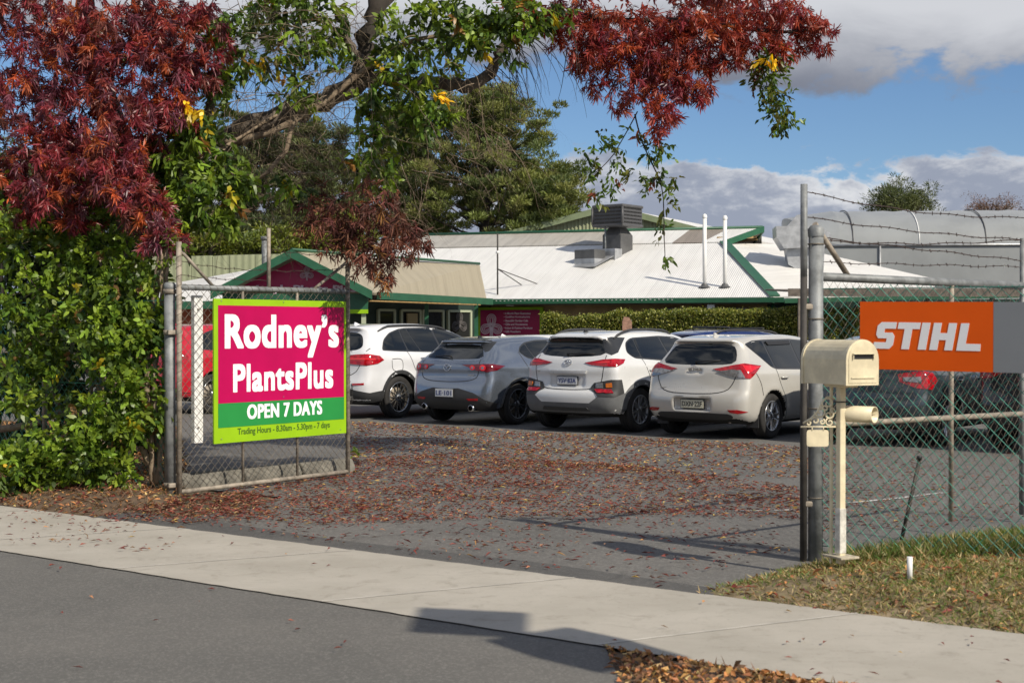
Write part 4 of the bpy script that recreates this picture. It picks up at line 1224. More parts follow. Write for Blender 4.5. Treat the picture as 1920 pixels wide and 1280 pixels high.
car('parked_car', 'charcoal car with a lit red and clear tail light seen through the green fence mesh', var(hatch, paint=p_dark, res=.03), Vector((5.75, 19.0, 0)), HD, ROW, plain_extra())
car('parked_car', 'black car at the far right end of the row behind the fence', var(suv, paint=p_black, res=.04), Vector((7.75, 17.6, 0)), HD, ROW, plain_extra())
car('parked_car', 'bright red car half hidden behind the left gate post and shrub', var(suv, paint=p_red, res=.035), Vector((-5.55, 26.2, 0)), HD, ROW, plain_extra())
car('parked_car', 'dark blue car with black roof rack in front of the clipped hedge', var(cross, paint=p_blue, H=1.55), Vector((4.25, 28.6, 0)), 60, None, plain_extra(True))
car('parked_car', 'pale silver car roof with dark rails behind the silver hatchback', var(sport, paint=p_kona), Vector((.2, 30.2, 0)), 65, None, plain_extra())
# ------------------------------------------------------------------ gates, fences, signs, mailbox
PL = Vector((-3.09, 13.2, 0)); PR = Vector((2.04, 9.55, 0))
dLf = Vector((.6, .8, 0)); dRf = Vector((.747, .664, 0)).normalized()
dFn = Vector((.815, -.58, 0)).normalized()
nLf = Vector((.8, -.6, 0)); nFn = Vector((dFn.y, -dFn.x, 0))     # normals on the viewer's side
def tt(A, d, x):                                                 # distance along a ground line at image column x
    k = (x - 960) / F
    return (k * A.y - A.x) / (d.x - k * d.y)

def chain(name, A, d, L, z0, z1, m, parent, step=.082, r=.0024, asp=1.0, off=None, sag=0.0):
    """woven diagonal wires clipped to a rectangle"""
    A = np.array(A); d = np.array(d); H = z1 - z0; h = H / asp
    segs = []
    c = -h
    while c < L:
        a0 = max(0, -c); a1 = min(h, L - c)
        if a1 > a0:
            segs.append(((c + a0, a0 * asp), (c + a1, a1 * asp), 0)); segs.append(((c + a0, H - a0 * asp), (c + a1, H - a1 * asp), 1))
        c += step
    V = []; Fc = []; nrm = np.array([d[1], -d[0], 0])
    for (p, q, k) in segs:
        n = max(2, int(math.hypot(q[0]-p[0], q[1]-p[1]) / .35))
        base = None
        for i in range(n + 1):
            t = i / n; u = p[0] + (q[0]-p[0]) * t; v = p[1] + (q[1]-p[1]) * t
            w = .012 * math.sin(u * 5.1 + v * 1.3) * math.sin(v * 3.0) * sag
            o = A + d * u + np.array([0, 0, z0 + v + w]) + nrm * (.003 * (1 if k else -1) + w)
            s_ = np.array([-(q[1]-p[1]), (q[0]-p[0])]); s_ = s_ / np.linalg.norm(s_)
            sv = d * s_[0] + np.array([0, 0, s_[1]])
            for a in range(3):
                th = 2 * PI * a / 3
                V.append(o + (sv * math.cos(th) + nrm * math.sin(th)) * r)
            if i:
                b = len(V) - 6
                for a in range(3): Fc.append((b + a, b + (a+1) % 3, b + 3 + (a+1) % 3, b + 3 + a))
    return np_mesh(name, V, Fc, m, parent)

def barbed(name, a, b, parent, sag=.03, r=.0032, tag_=None, m=None):
    a, b = Vector(a), Vector(b); mb = MB(); n = 26; L = (b - a).length
    d = (b - a).normalized()
    f = lambda t: a.lerp(b, t) + Vector((0, 0, -sag * 4 * t * (1 - t) + .006 * math.sin(t * 23)))
    mb.tube([f(i / n) for i in range(n + 1)], r, 5)
    k = max(2, int(L / .11))
    for i in range(1, k):
        p = f(i / k)
        for s_ in (0, 1):
            th = random.uniform(0, PI)
            q = Vector((-d.y * math.cos(th), d.x * math.cos(th), math.sin(th))) * .015
            mb.tube([p - q + d * .004, p, p + q - d * .004], [.0008, .0034, .0008], 4, False)
    return mb.build(name, m or barb_m, parent)

def pipe(name, a, b, r, m, parent, sides=12):
    return MB().tube([a, b], r, sides).build(name, m, parent)

def band(parent, c, r, z, m=galv_old):
    MB().lathe([(r + .001, -.02), (r + .007, -.02), (r + .007, .02), (r + .001, .02)], 16, 'Z', (c.x, c.y, z)).build('hinge_band', m, parent)

# --- left posts
pst = thing('gate_post', 'thick galvanised steel gate post at the edge of the leafy shrub', 'post', PL + Vector((-.10, .06, 0)), 0, 'gate posts')
o0 = Vector((0, 0, 0))
MB().tube([(0, 0, -.05), (0, 0, 1.95)], .052, 16).build('post_tube', galv, pst)
MB().lathe([(.056, 1.93), (.058, 1.965), (.04, 1.985), (0, 1.99)], 16).build('post_cap', galv, pst)
for z in (1.52, .10, 1.9): MB().lathe([(.053, z-.022), (.061, z-.022), (.061, z+.022), (.053, z+.022)], 16).build('clamp', galv_old, pst)
# --- left gate leaf
gl = thing('mesh_gate', 'open left gate leaf of old pipe and diamond mesh carrying the magenta shop sign', 'gate', PL, 0, 'leaves of the open double gate')
loc = lambda t, z, off=0.0: dLf * t + nLf * off + Vector((0, 0, z))
LL = 2.26
pipe('stile', loc(0, .0), loc(0, 2.36), .026, galv_old, gl)
pipe('stile', loc(LL, .03), loc(LL, 2.38), .024, galv_old, gl)
pipe('top_rail', loc(.0, 1.94), loc(LL, 1.945), .027, galv, gl)
pipe('bottom_rail', loc(.0, .04), loc(LL, .05), .022, galv_old, gl)
for x in (455, 557): pipe('upright', loc(tt(PL, dLf, x), .05), loc(tt(PL, dLf, x), 1.93), .014, galv_old, gl)
tm = tt(PL, dLf, 504); pipe('upright', loc(tm, 1.94), loc(tm, 2.55), .02, galv_old, gl)
pipe('brace', loc(.02, 2.28), loc(.42, 1.95), .016, galv_old, gl); pipe('brace', loc(LL - .02, 2.25), loc(LL - .5, 1.96), .016, galv_old, gl)
chain('chain_mesh', (0, 0, 0), dLf, LL, .05, 1.93, wire_m, gl, .088, .0026, 1.0, sag=1)
barbed('barbed_wire', loc(0, 2.18), loc(tm, 2.13), gl, .02); barbed('barbed_wire', loc(tm, 2.13), loc(LL, 2.2), gl, .02)
barbed('barbed_wire', loc(0, 2.05), loc(tm, 2.03), gl, .01); barbed('barbed_wire', loc(tm, 2.34), loc(LL, 2.33), gl, .02)
mb = MB()                                         # wire wound round the rail and the stiles
for (a, b, rr) in ((loc(0, 1.94), loc(LL, 1.945), .031), (loc(LL, .1), loc(LL, 2.3), .028), (loc(0, .1), loc(0, 2.3), .030)):
    ax = (b - a).normalized(); u = nLf; v = ax.cross(u); L_ = (b - a).length; n = int(L_ / .012)
    mb.tube([a + ax * L_ * i / n + (u * math.cos(i * .85) + v * math.sin(i * .85)) * rr for i in range(n + 1)], .0022, 4)
mb.build('lacing_wire', wire_m, gl)
for z in (.10, 1.52): MB().box((-.05, .03, z), (.14, .07, .045), Matrix.Rotation(.54, 3, 'Z'), .01).build('hinge', galv_old, gl)
mb = MB()
for i in range(11):
    z = .96 + i * -.018; mb.tube([loc(LL + .03 + .008*math.cos(k), z + .012*math.sin(k), .03 + (.01 if i % 2 else -.004)) for k in np.linspace(0, 2*PI, 9)], .003, 5)
mb.build('chain', dark_pipe, gl)
MB().lathe([(0, 0), (.012, .0), (.014, .02), (.010, .04), (0, .045)], 10, 'Z', loc(tm + .12, 1.97)).build('snail_shell', brass, gl) if False else None

# --- white channel behind the sign
wp = thing('sign_channel', 'white steel channel standing behind the mesh at the left edge of the magenta sign', 'post', PL + loc(.30, 0, -.10))
MB().box((0, 0, 1.17), (.105, .05, 1.40), Matrix.Rotation(math.atan2(.8, .6), 3, 'Z'), .004).build('channel', white_p, wp)
for z in (.62, 1.10, 1.74): MB().box((.02, -.03, z), (.018, .018, .014), None, .004).build('bolt', galv_old, wp)

# --- magenta sign on the gate
t0, t1 = tt(PL, dLf, 395), tt(PL, dLf, 643)
zb, zt = .462, 1.840; SW, SH = t1 - t0, zt - zb
sg = thing('shop_sign', 'magenta and lime sign reading Rodney\'s PlantsPlus open 7 days wired to the left gate leaf', 'sign', PL + loc(t0, zb, .045))
MS = frame((0, 0, 0), dLf, UPZ)                     # board plane; +z of the frame looks at the viewer
def rect(name, x0, y0, x1, y1, m, z, parent, th=.002):
    mb = MB(); mb.prism([MS @ Vector((x0, y0, z)), MS @ Vector((x1, y0, z)), MS @ Vector((x1, y1, z)), MS @ Vector((x0, y1, z))], (MS.to_3x3() @ Vector((0, 0, 1))) * th)
    return mb.build(name, m, parent)
bd = rect('board', 0, 0, SW, SH, lime, -.018, sg, .018)
fld = rect('magenta_field', .05, SH * .276, SW - .035, SH - .062, magenta, .001, sg)
grn = rect('green_band', .05, SH * .108, SW - .035, SH * .2755, midgreen, .001, sg)
ux = lambda x: tt(PL, dLf, x) - t0
def stx(name, body, x0, x1, f0, f1, m, bold, parent, z=.0035):
    if bold > .015:
        return fat_text(name, body, ux(x1) - ux(x0), SH * (f1 - f0), {'Rod': .018, 'Pla': .0135, 'OPE': .008}[body[:3]], m, parent, MS @ Matrix.Translation((ux(x0), SH * (1 - f1), z - .001)), .002, .0055 if body[0] != 'O' else .004)
    text(name, body, ux(x1) - ux(x0), SH * (f1 - f0), m, parent, MS @ Matrix.Translation((ux(x0), SH * (1 - f1), z)), bold, .002)
stx('lettering', "Rodney\u2019s", 414.5, 629, .098, .425, letter_w, .062, fld)
stx('lettering', 'PlantsPlus', 430, 618.5, .452, .655, letter_w, .055, fld)
stx('lettering', 'OPEN 7 DAYS', 456.5, 597.5, .738, .848, letter_w, .05, grn)
stx('lettering', 'Trading Hours - 8.30am - 5.30pm - 7 days', 439, 612, .903, .962, letter_g, .012, bd, .0015)
scr = MB()
for (a, b) in ((.05, .985), (.5, .985), (.95, .985), (.05, .03), (.5, .30), (.95, .03)):
    scr.lathe([(0, .006), (.005, .006), (.006, .003)], 8, 'Z')
    vs = scr.v[-24:]; c = MS @ Vector((SW * a, SH * b, 0))
    scr.v[-24:] = [tuple(MS.to_3x3() @ Vector(v) + c) for v in vs]
scr.build('screws', galv, sg)

# --- right post group
rp = thing('gate_post', 'thick grey steel gate post standing behind the cream mailbox', 'post', PR + Vector((0, 0, 0)), 0, 'gate posts')
MB().tube([(0, 0, -.05), (0, 0, 2.20)], .050, 16).build('post_tube', galv, rp)
MB().lathe([(.054, 2.17), (.056, 2.22), (.035, 2.245), (0, 2.25)], 16).build('post_cap', galv, rp)
for z in (.42, 1.02, 1.45, 1.62, 2.12): MB().lathe([(.051, z-.004), (.056, z-.004), (.056, z+.004), (.051, z+.004)], 16).build('wire_tie', wire_m, rp)
# --- right gate leaf
AR = PR + Vector((-.085, -.02, 0))
gr = thing('mesh_gate', 'open right gate leaf folded back inside behind the orange sign', 'gate', AR, 0, 'leaves of the open double gate')
rl = lambda t, z, off=0.0: dRf * t + Vector((0, 0, z))
LR = tt(AR, dRf, 1917)
pipe('stile', rl(0, .0), rl(0, 1.9), .024, dark_pipe, gr); pipe('stile', rl(0, 1.9), rl(0, 2.52), .024, galv, gr)
pipe('stile', rl(LR, .06), rl(LR, 2.28), .022, galv, gr)
pipe('top_rail', rl(0.1, 1.905), rl(LR, 1.90), .030, galv, gr)
pipe('middle_rail', rl(.1, .90), rl(LR, .87), .022, galv_old, gr)
tq = tt(AR, dRf, 1784); pipe('upright', rl(tq, .1), rl(tq, 1.9), .019, galv_old, gr)
pipe('brace', rl(.12, 2.26), rl(.50, 1.92), .020, galv_old, gr)
chain('chain_mesh', rl(.08, 0), dRf, LR - .08, .1, 1.89, wire_m, gr, .088, .0014, 1.0, sag=1)
for (za, zc, sg_) in ((2.47, 2.50, .05), (2.30, 2.32, .02)): barbed('barbed_wire', rl(0, za), rl(LR + .02, zc - .05), gr, sg_, .0038)
barbed('barbed_wire', rl(.08, 2.17), rl(LR, 2.10), gr, .0, .0038); barbed('barbed_wire', rl(.08, 2.15), rl(LR, 2.27), gr, .03, .0038)
barbed('barbed_wire', rl(.08, 2.0), rl(LR, 2.05), gr, .0, .003)
for z in (.38, 1.7): MB().box((.05, .01, z), (.13, .06, .04), None, .01).build('hinge', galv_old, gr)

# --- fence beside the right post, with the orange sign
fn = thing('mesh_fence', 'green diamond mesh fence running right from the gate post behind the mailbox', 'fence', PR, 0, 'green mesh fences')
LF = 3.3
chain('chain_mesh', dFn * .05, dFn, LF, .06, 1.83, green_wire, fn, .086, .0025, 1.0, sag=1)
pipe('top_wire', dFn * .05 + Vector((0, 0, 1.82)), dFn * LF + Vector((0, 0, 1.80)), .0035, green_wire, fn, 6)
pipe('bottom_wire', dFn * .05 + Vector((0, 0, .1)), dFn * LF + Vector((0, 0, .1)), .0035, green_wire, fn, 6)
pipe('fence_post', dFn * LF + Vector((0, 0, -.05)), dFn * LF + Vector((0, 0, 1.9)), .03, galv, fn)
sp = thing('star_picket', 'leaning dark steel picket standing in the grass behind the fence mesh', 'post', G(1690, 1010))
a = Vector((0, 0, -.02)); b = P(1724, 862, G(1690, 1010).y) - G(1690, 1010)
MB().tube([a, b], .017, 3).build('picket', dark_pipe, sp)
MB().tube([b, b + Vector((.003, 0, .03))], .022, 8).build('picket_cap', black_m, sp)
pg = thing('marker_peg', 'short white plastic peg in the grass in front of the fence', 'peg', G(1707, 1078, .13))
MB().tube([(0, 0, -.04), (.0, 0, .105)], [.015, .017], 12).build('peg', white_p, pg)

u0, u1 = tt(PR, dFn, 1617), tt(PR, dFn, 1866)
os_ = thing('orange_sign', 'orange and grey advertising panel with white STIHL lettering fixed to the green fence', 'sign', PR + dFn * u0 + nFn * .03)
if nFn.y > 0: nFn = -nFn
os_.location = PR + dFn * u0 + nFn * .03
MF = frame((0, 0, 0), dFn, UPZ)
# a hair of tilt, as it hangs
zL, zR_ = (1.291, 1.730), (1.282, 1.719)
def quad(name, x0, x1, m, z, th):
    w = u1 - u0
    f = lambda x, k: Vector((x, zL[k] + (zR_[k] - zL[k]) * x / w, z))
    mb = MB(); mb.prism([MF @ f(x0, 0), MF @ f(x1, 0), MF @ f(x1, 1), MF @ f(x0, 1)], (MF.to_3x3() @ Vector((0, 0, 1))) * th)
    return mb.build(name, m, os_)
ob = quad('orange_panel', 0, u1 - u0, orange, 0, .012)
quad('grey_panel', u1 - u0 + .002, u1 - u0 + .75, grey_pr, 0, .012)
K = 148.0
gl_ = {'S': [[(612, 0), (718, 0), (738, 22), (738, 70), (722, 90), (668, 90), (668, 112), (738, 112), (738, 148), (640, 148), (618, 128), (618, 78), (634, 58), (690, 58), (690, 36), (612, 36)]],
       'T': [[(795, 0), (844, 0), (844, 112), (890, 112), (890, 148), (750, 148), (750, 112), (795, 112)]],
       'I': [[(900, 0), (951, 0), (951, 148), (900, 148)]],
       'H': [[(973, 0), (1022, 0), (1022, 55), (1066, 55), (1066, 0), (1115, 0), (1115, 148), (1066, 148), (1066, 93), (1022, 93), (1022, 148), (973, 148)]],
       'L': [[(1140, 0), (1285, 0), (1280, 38), (1190, 38), (1190, 148), (1140, 148)]]}
x0_ = tt(PR, dFn, 1641.5) - u0; x1_ = tt(PR, dFn, 1842) - u0; hh = .172
for ch, polys in gl_.items():
    mb = MB()
    for pl in polys:
        q = []
        for (x, y) in pl:
            xx = x0_ + (x + y / K * 30 - 612) / (1285 - 612) * (x1_ - x0_); yy = 1.425 - .012 * (x - 612) / 673 + y / K * hh
            q.append(MF @ Vector((xx, yy, .0125)))
        mb.prism(q, (MF.to_3x3() @ Vector((0, 0, 1))) * .002)
    mb.build('letter', letter_w, ob)

# --- fence left of the left post
fl = thing('mesh_fence', 'green diamond mesh fence running left from the gate post through the shrub', 'fence', PL, 0, 'green mesh fences')
chain('chain_mesh', -dFn * .15, -dFn, 6.0, .05, 1.8, green_wire, fl, .086, .003, 1.0, sag=1)
for z in (1.82, 1.02): pipe('rail', -dFn * .15 + Vector((0, 0, z)), -dFn * 6 + Vector((0, 0, z)), .004, green_wire, fl)
for k in (2.0, 4.0, 6.0): pipe('fence_post', -dFn * k + Vector((0, 0, -.05)), -dFn * k + Vector((0, 0, 1.9)), .025, galv_old, fl)

# --- mailbox
mbx = thing('mailbox', 'cream arched metal mailbox on a post with newspaper tube and scrolled number plate', 'mailbox', G(1577, 1040, .15) , math.atan2(-.90, .434)); mbx.scale = (.94, .94, .94)
BZ = 1.13
def arch(w, straight, n=14):
    r = w / 2
    return [(-r, 0), (r, 0), (r, straight)] + [(r * math.cos(a), straight + r * math.sin(a)) for a in [PI * i / n for i in range(1, n)]] + [(-r, straight)]
body = MB()
pr = arch(.25, .165)
body.prism([(-.245, y, BZ + z) for y, z in pr], (.44, 0, 0))
bo = body.build('box_body', cream_p, mbx)
for x, wd in ((-.255, .022), (.195, .022)):
    mb = MB(); outer = arch(.266, .165); 
    mb.prism([(x, y, BZ - .004 + z) for y, z in outer], (wd, 0, 0)); mb.build('end_rim', cream_p, mbx)
fd = MB(); fd.prism([(.217, y * .90, BZ + .012 + z * .93) for y, z in pr], (.004, 0, 0)); fd.build('front_door', cream_p, mbx)
sl = MB(); sl.box((.2225, .0, BZ + .183), (.004, .155, .030)); sl.build('slot', black_m, mbx)
hd = MB(); hd.prism([(.221, -.085, BZ + .205), (.243, -.085, BZ + .198), (.221, -.085, BZ + .199)], (0, .17, 0)); hd.box((.226, .083, BZ + .182), (.012, .006, .036)); hd.box((.226, -.083, BZ + .182), (.012, .006, .036)); hd.build('slot_hood', cream_p, mbx)
MB().box((.225, .0, BZ + .045), (.006, .19, .006)).build('door_fold', cream_p, mbx)
MB().box((0, 0, BZ / 2 - .03), (.047, .047, BZ + .06), None, .006).build('post', cream_p, mbx)
MB().box((0, 0, .16), (.054, .054, .30), None, .006).build('post_sleeve', mat('scuffed_white', (.62, .60, .54), .6, 0, .3, 16), mbx)
MB().box((-.055, -.035, BZ / 2 - .03), (.018, .018, BZ + .06), None, .003).build('stay_rod', cream_p, mbx)
MB().box((0, 0, BZ - .012), (.20, .12, .02), None, .004).build('bearer', cream_p, mbx)
MB().box((0, 0, -.01), (.20, .15, .016), None, .004).build('base_plate', mat('worn_base', (.45, .40, .30), .8, 0, .3, 20), mbx)
tb = MB(); tb.lathe([(.054, -.12), (.054, .13), (.049, .13), (.049, -.12)], 28, 'X'); tb.lathe([(0, -.115), (.050, -.115)], 28, 'X')
tbo = tb.build('newspaper_tube', cream_p, mbx); tbo.rotation_euler.z = .42; tbo.location = (.055, .085, .93)
MB().tube([(0, -.03, 1.01), (0, .03, 1.01), (.03, .035, 1.01), (.03, -.035, 1.01), (-.03, -.035, 1.01), (-.03, .035, 1.01)], .004, 5).build('tube_strap', black_m, mbx)
# scroll bracket: points to the left of the picture, that is along (-1, 0) in world
rz = math.atan2(-.90, .434); lx = Vector((math.cos(-rz) * -1, math.sin(-rz) * -1, 0))
bk = lambda a, z: lx * (a + .03) + Vector((0, 0, z))
sc = MB()
sc.tube([bk(.0, .845), bk(.235, .845)], .006, 6)
def spiral(c, r0, turns, a0, sgn=1, k=20):
    return [bk(c[0] + r0 * (1 - i / k * .75) * math.cos(a0 + sgn * turns * 2*PI*i/k), c[1] + r0 * (1 - i / k * .75) * math.sin(a0 + sgn * turns * 2*PI*i/k)) for i in range(k + 1)]
for (c, r0, tn, a0, sg2) in (((.055, 1.0), .042, 1.2, -.5, 1), ((.105, .945), .04, 1.2, 0, -1), ((.05, .925), .034, 1.1, 2, 1), ((.045, .875), .028, 1.1, 1, -1), ((.14, .885), .028, 1.1, 0, 1), ((.095, .878), .02, 1.1, 2, 1), ((.185, .868), .018, 1.0, 1, 1), ((.022, .955), .025, 1.1, 3, 1), ((.075, .965), .022, 1., 0, 1)):
    sc.tube(spiral(c, r0, tn, a0, sg2), [.0065] * 14 + [.005] * 7, 5)
sc.tube([bk(.01, 1.03), bk(.06, 1.045), bk(.10, 1.0), bk(.13, .94), bk(.17, .90), bk(.22, .87)], .006, 6)
sc.build('scroll_bracket', cream_p, mbx)
npb = MB()
pp = round_poly([(.05, .715), (.195, .715), (.195, .825), (.05, .825)], .016)
npb.prism([bk(a, z) for a, z in pp], bk(0, 0).cross(UPZ).normalized() * .006)
npb.build('number_panel', cream_p, mbx)
for a in (.085, .16): pipe('plate_hook', bk(a, .82), bk(a, .845), .004, cream_p, mbx, 6)

# --- concrete kerb blocks behind the left gate leaf
ka, kb = G(330, 918), G(655, 884)
kd = (kb - ka).normalized(); kl = (kb - ka).length / 3
for i, lb in enumerate(('weathered concrete wheel stop nearest the gate hinge behind the mesh', 'weathered concrete wheel stop in the middle of the three behind the gate mesh', 'weathered concrete wheel stop farthest from the gate hinge behind the mesh')):
    c = ka + kd * kl * (i + .5)
    prf = [(-.11, -.02), (.11, -.02), (.11, .07), (.06, .15), (-.06, .15), (-.11, .07)]
    qd = Vector((-kd.y, kd.x, 0)); mb = MB()
    mb.prism([-kd * (kl * .485) + qd * a + Vector((0, 0, z)) for a, z in prf], kd * kl * .97)
    o = mb.build('wheel_stop', conc_old); o.location = c
    bv = o.modifiers.new('b', 'BEVEL'); bv.width = .018; bv.segments = 2
    tag(o, lb, 'wheel stop', 'concrete wheel stops behind the gate')

# --- pole with cabinet and plate, added out of view to throw the near shadow
shadow_root = thing('shadow_pole', 'steel pole with cabinet and plate added unseen at the right to throw the near shadow', 'pole', (2.52, 4.62, 0))
pipe('pole', (0, 0, -.05), (0, 0, 3.1), .04, galv, shadow_root)
MB().box((-.02, 0, 2.45), (.52, .46, .34), Matrix.Rotation(.6, 3, 'Z'), .01).build('blocker', grey_pr, shadow_root)
MB().box((0, 0, 3.12), (.60, .52, .035), Matrix.Rotation(-.25, 3, 'Z') @ Matrix.Rotation(.25, 3, 'X'), .004).build('shadow_plate', clad_g, shadow_root)
# ------------------------------------------------------------------ buildings
def corr(name, c, rough=.55, pitch=.076, ang=0.0, strength=.5, seams=True, dirt=.12, ring=False):
    """corrugated sheet: ribs run up the slope"""
    m = bpy.data.materials.new(name); m.use_nodes = True
    g = NG(m.node_tree); b = m.node_tree.nodes['Principled BSDF']
    oc = g.n('ShaderNodeTexCoord').outputs['Object']
    mp = g.n('ShaderNodeMapping'); g.set(mp.inputs[0], oc); mp.inputs['Rotation'].default_value = (0, 0, ang)
    sp = g.n('ShaderNodeSeparateXYZ'); g.set(sp.inputs[0], mp.outputs[0])
    u = sp.outputs[0]
    wv = g.m('SINE', g.m('MULTIPLY', u, 2 * PI / pitch))
    fr = g.m('FRACT', g.m('DIVIDE', u, .762))
    st = g.n('ShaderNodeMapping'); g.set(st.inputs[0], mp.outputs[0]); st.inputs['Scale'].default_value = (3.5, .35, .35)
    nz = g.noise(st.outputs[0], 1.2, 5, .65)
    nb = g.noise(oc, .35, 3, .5)
    col = g.mix(g.smooth(nz, .35, .75), c, tuple(q * (1 - dirt) for q in c))
    col = g.mix(g.m('MULTIPLY', g.smooth(nb, .45, .7), dirt), col, (.35, .30, .22))
    if seams: col = g.mix(g.m('MULTIPLY', g.smooth(fr, .05, .0), .45), col, tuple(q * .55 for q in c))
    g.set(b.inputs['Base Color'], col)
    b.inputs['Roughness'].default_value = rough
    bp = g.n('ShaderNodeBump'); g.set(bp.inputs['Height'], wv); bp.inputs['Strength'].default_value = strength; bp.inputs['Distance'].default_value = .012
    g.set(b.inputs['Normal'], bp.outputs[0])
    MATS[name] = m
    return m
ang = math.atan2(-.313, .95)
roof_w = corr('white_roof_sheet', (.74, .735, .71), .5, .076, -ang)
roof_g = corr('grey_roof_sheet', (.42, .40, .36), .6, .076, -ang, .5, True, .25)
roof_b = corr('brown_roof_sheet', (.27, .235, .20), .6, .076, -ang, .5, True, .25)
roof_t = corr('beige_roof_sheet', (.35, .31, .23), .6, .076, -.62, .5, True, .2)
roof_s = corr('side_roof_sheet', (.72, .71, .68), .5, .076, 1.2)
wall_c = corr('cream_green_cladding', (.30, .33, .20), .6, .30, 0, .9, False, .1)
wall_tan = mat('tan_render', (.40, .28, .14), .85, 0, .15, 2)
wall_red = mat('red_render', (.38, .10, .05), .8, 0, .2, 2)
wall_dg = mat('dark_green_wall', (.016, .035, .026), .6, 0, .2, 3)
timber = mat('raw_timber', (.45, .30, .13), .8, 0, .25, 8)
timber_old = mat('old_timber', (.16, .135, .11), .85, 0, .3, 5)
frame_g = mat('cream_green_frame', (.38, .42, .30), .5)
win_m = mat('shop_glass', (.02, .022, .022), .06, 0, 0, 1, 0, 1, 0, .6)
metal_l = mat('flashed_sheet_metal', (.42, .43, .44), .4, .5, .2, 3)
metal_d = mat('dark_duct', (.10, .10, .10), .5, .2, .2, 3)
cooler_m = mat('cooler_plastic', (.075, .075, .078), .5, 0, .12, 4)
film = mat('greenhouse_film', (.27, .285, .29), .35, 0, .08, .6, .15, 1.2)

def slab(name, pts, m, parent, th=.06):
    """roof slab: top polygon with thickness downwards"""
    mb = MB(); pts = [Vector(p) for p in pts]
    n = (pts[1] - pts[0]).cross(pts[-1] - pts[0]).normalized()
    if n.z < 0: n = -n
    mb.prism(pts, -n * th)
    return mb.build(name, m, parent)

E_ = Vector((.95, -.313, 0)); N_ = Vector((.313, .95, 0)); OB = Vector((3.98, 50.6, 0))
bp_ = lambda a, b, z: E_ * a + N_ * b + Vector((0, 0, z))
mainb = thing('garden_centre', 'long low shop building under a white corrugated roof with green trim', 'building', OB)
sl_ = .334
zz = lambda b: 2.66 + sl_ * b
AL, AE = -13.0, 5.3
slab('roof_slope', [bp_(AL, 0, zz(0)), bp_(AE, 0, zz(0)), bp_(2.28, 6.9, zz(6.9)), bp_(AL, 6.9, zz(6.9))], roof_w, mainb)
slab('upper_roof', [bp_(AL, 6.92, zz(6.9) + .05), bp_(-2.6, 6.92, zz(6.9) + .05), bp_(-2.6, 9, zz(9)), bp_(AL, 9, zz(9))], roof_g, mainb)
slab('upper_roof', [bp_(-2.6, 6.92, zz(6.9) + .05), bp_(.3, 6.92, zz(6.9) + .05), bp_(.6, 9, zz(9)), bp_(-2.6, 9, zz(9))], roof_w, mainb)
slab('upper_roof', [bp_(.3, 6.92, zz(6.9) + .05), bp_(1.5, 6.92, zz(6.9) + .05), bp_(2.2, 9, zz(9)), bp_(.6, 9, zz(9))], roof_b, mainb)
slab('upper_roof', [bp_(1.5, 6.92, zz(6.9) + .05), bp_(2.3, 6.92, zz(6.9) + .05), bp_(3.56, 9, zz(9)), bp_(2.2, 9, zz(9))], roof_w, mainb)
slab('rear_roof', [bp_(AL, 9, zz(9)), bp_(3.56, 9, zz(9)), bp_(2.3, 18, zz(0)), bp_(AL, 18, zz(0))], roof_g, mainb)
MB().tube([bp_(AL, 9, zz(9) + .04), bp_(3.6, 9, zz(9) + .04)], .07, 6).build('ridge_cap', trim_green, mainb)
# dutch gable at the right end
def board(name, a, b, w, th, m, parent, down=True):
    a, b = Vector(a), Vector(b); d = (b - a).normalized()
    mb = MB(); up = Vector((0, 0, 1)) * w
    side = Vector((d.y, -d.x, 0)).normalized() * th if abs(d.z) < .99 else Vector((th, 0, 0))
    mb.prism([a - up, b - up, b, a], side)
    return mb.build(name, m, parent)
board('barge_board', bp_(2.28, 6.85, zz(6.9) + .06), bp_(3.62, 9, zz(9) + .08), .24, .05, trim_green, mainb)
board('barge_board', bp_(3.62, 9.02, zz(9) + .08), bp_(2.6, 11.2, zz(6.9) + .06), .24, .05, trim_green, mainb)
mb = MB(); mb.prism([bp_(2.1, 7.2, zz(6.7)), bp_(2.1, 10.8, zz(6.7)), bp_(2.5, 9, zz(8.7))], E_ * .05); mb.build('gable_wall', timber, mainb)
for k in range(5):
    b0 = 7.5 + k * .75
    pipe('rafter', bp_(2.0, b0, zz(6.85) + .1 + (.5 - abs(b0 - 9) * .22)), bp_(3.3, 9 + (b0 - 9) * .4, zz(8.2) - abs(b0 - 9) * .1), .035, timber, mainb, 4)
# hip end and its roof running right
EP, HC = bp_(AE, 0, 2.66), bp_(2.28, 6.9, zz(6.9))
w2 = lambda p: p - OB
slab('hip_roof', [EP, w2(P(1760, 551, 50.5)), w2(P(1745, 521, 56)), w2(P(1465, 458, 60)), HC], roof_s, mainb)
MB().prism([EP + Vector((-.16, 0, .02)), EP + Vector((.22, .05, .02)), HC + Vector((.32, .1, .04)), HC + Vector((-.08, -.05, .04))], (0, 0, .045)).build('hip_cap', trim_green, mainb)
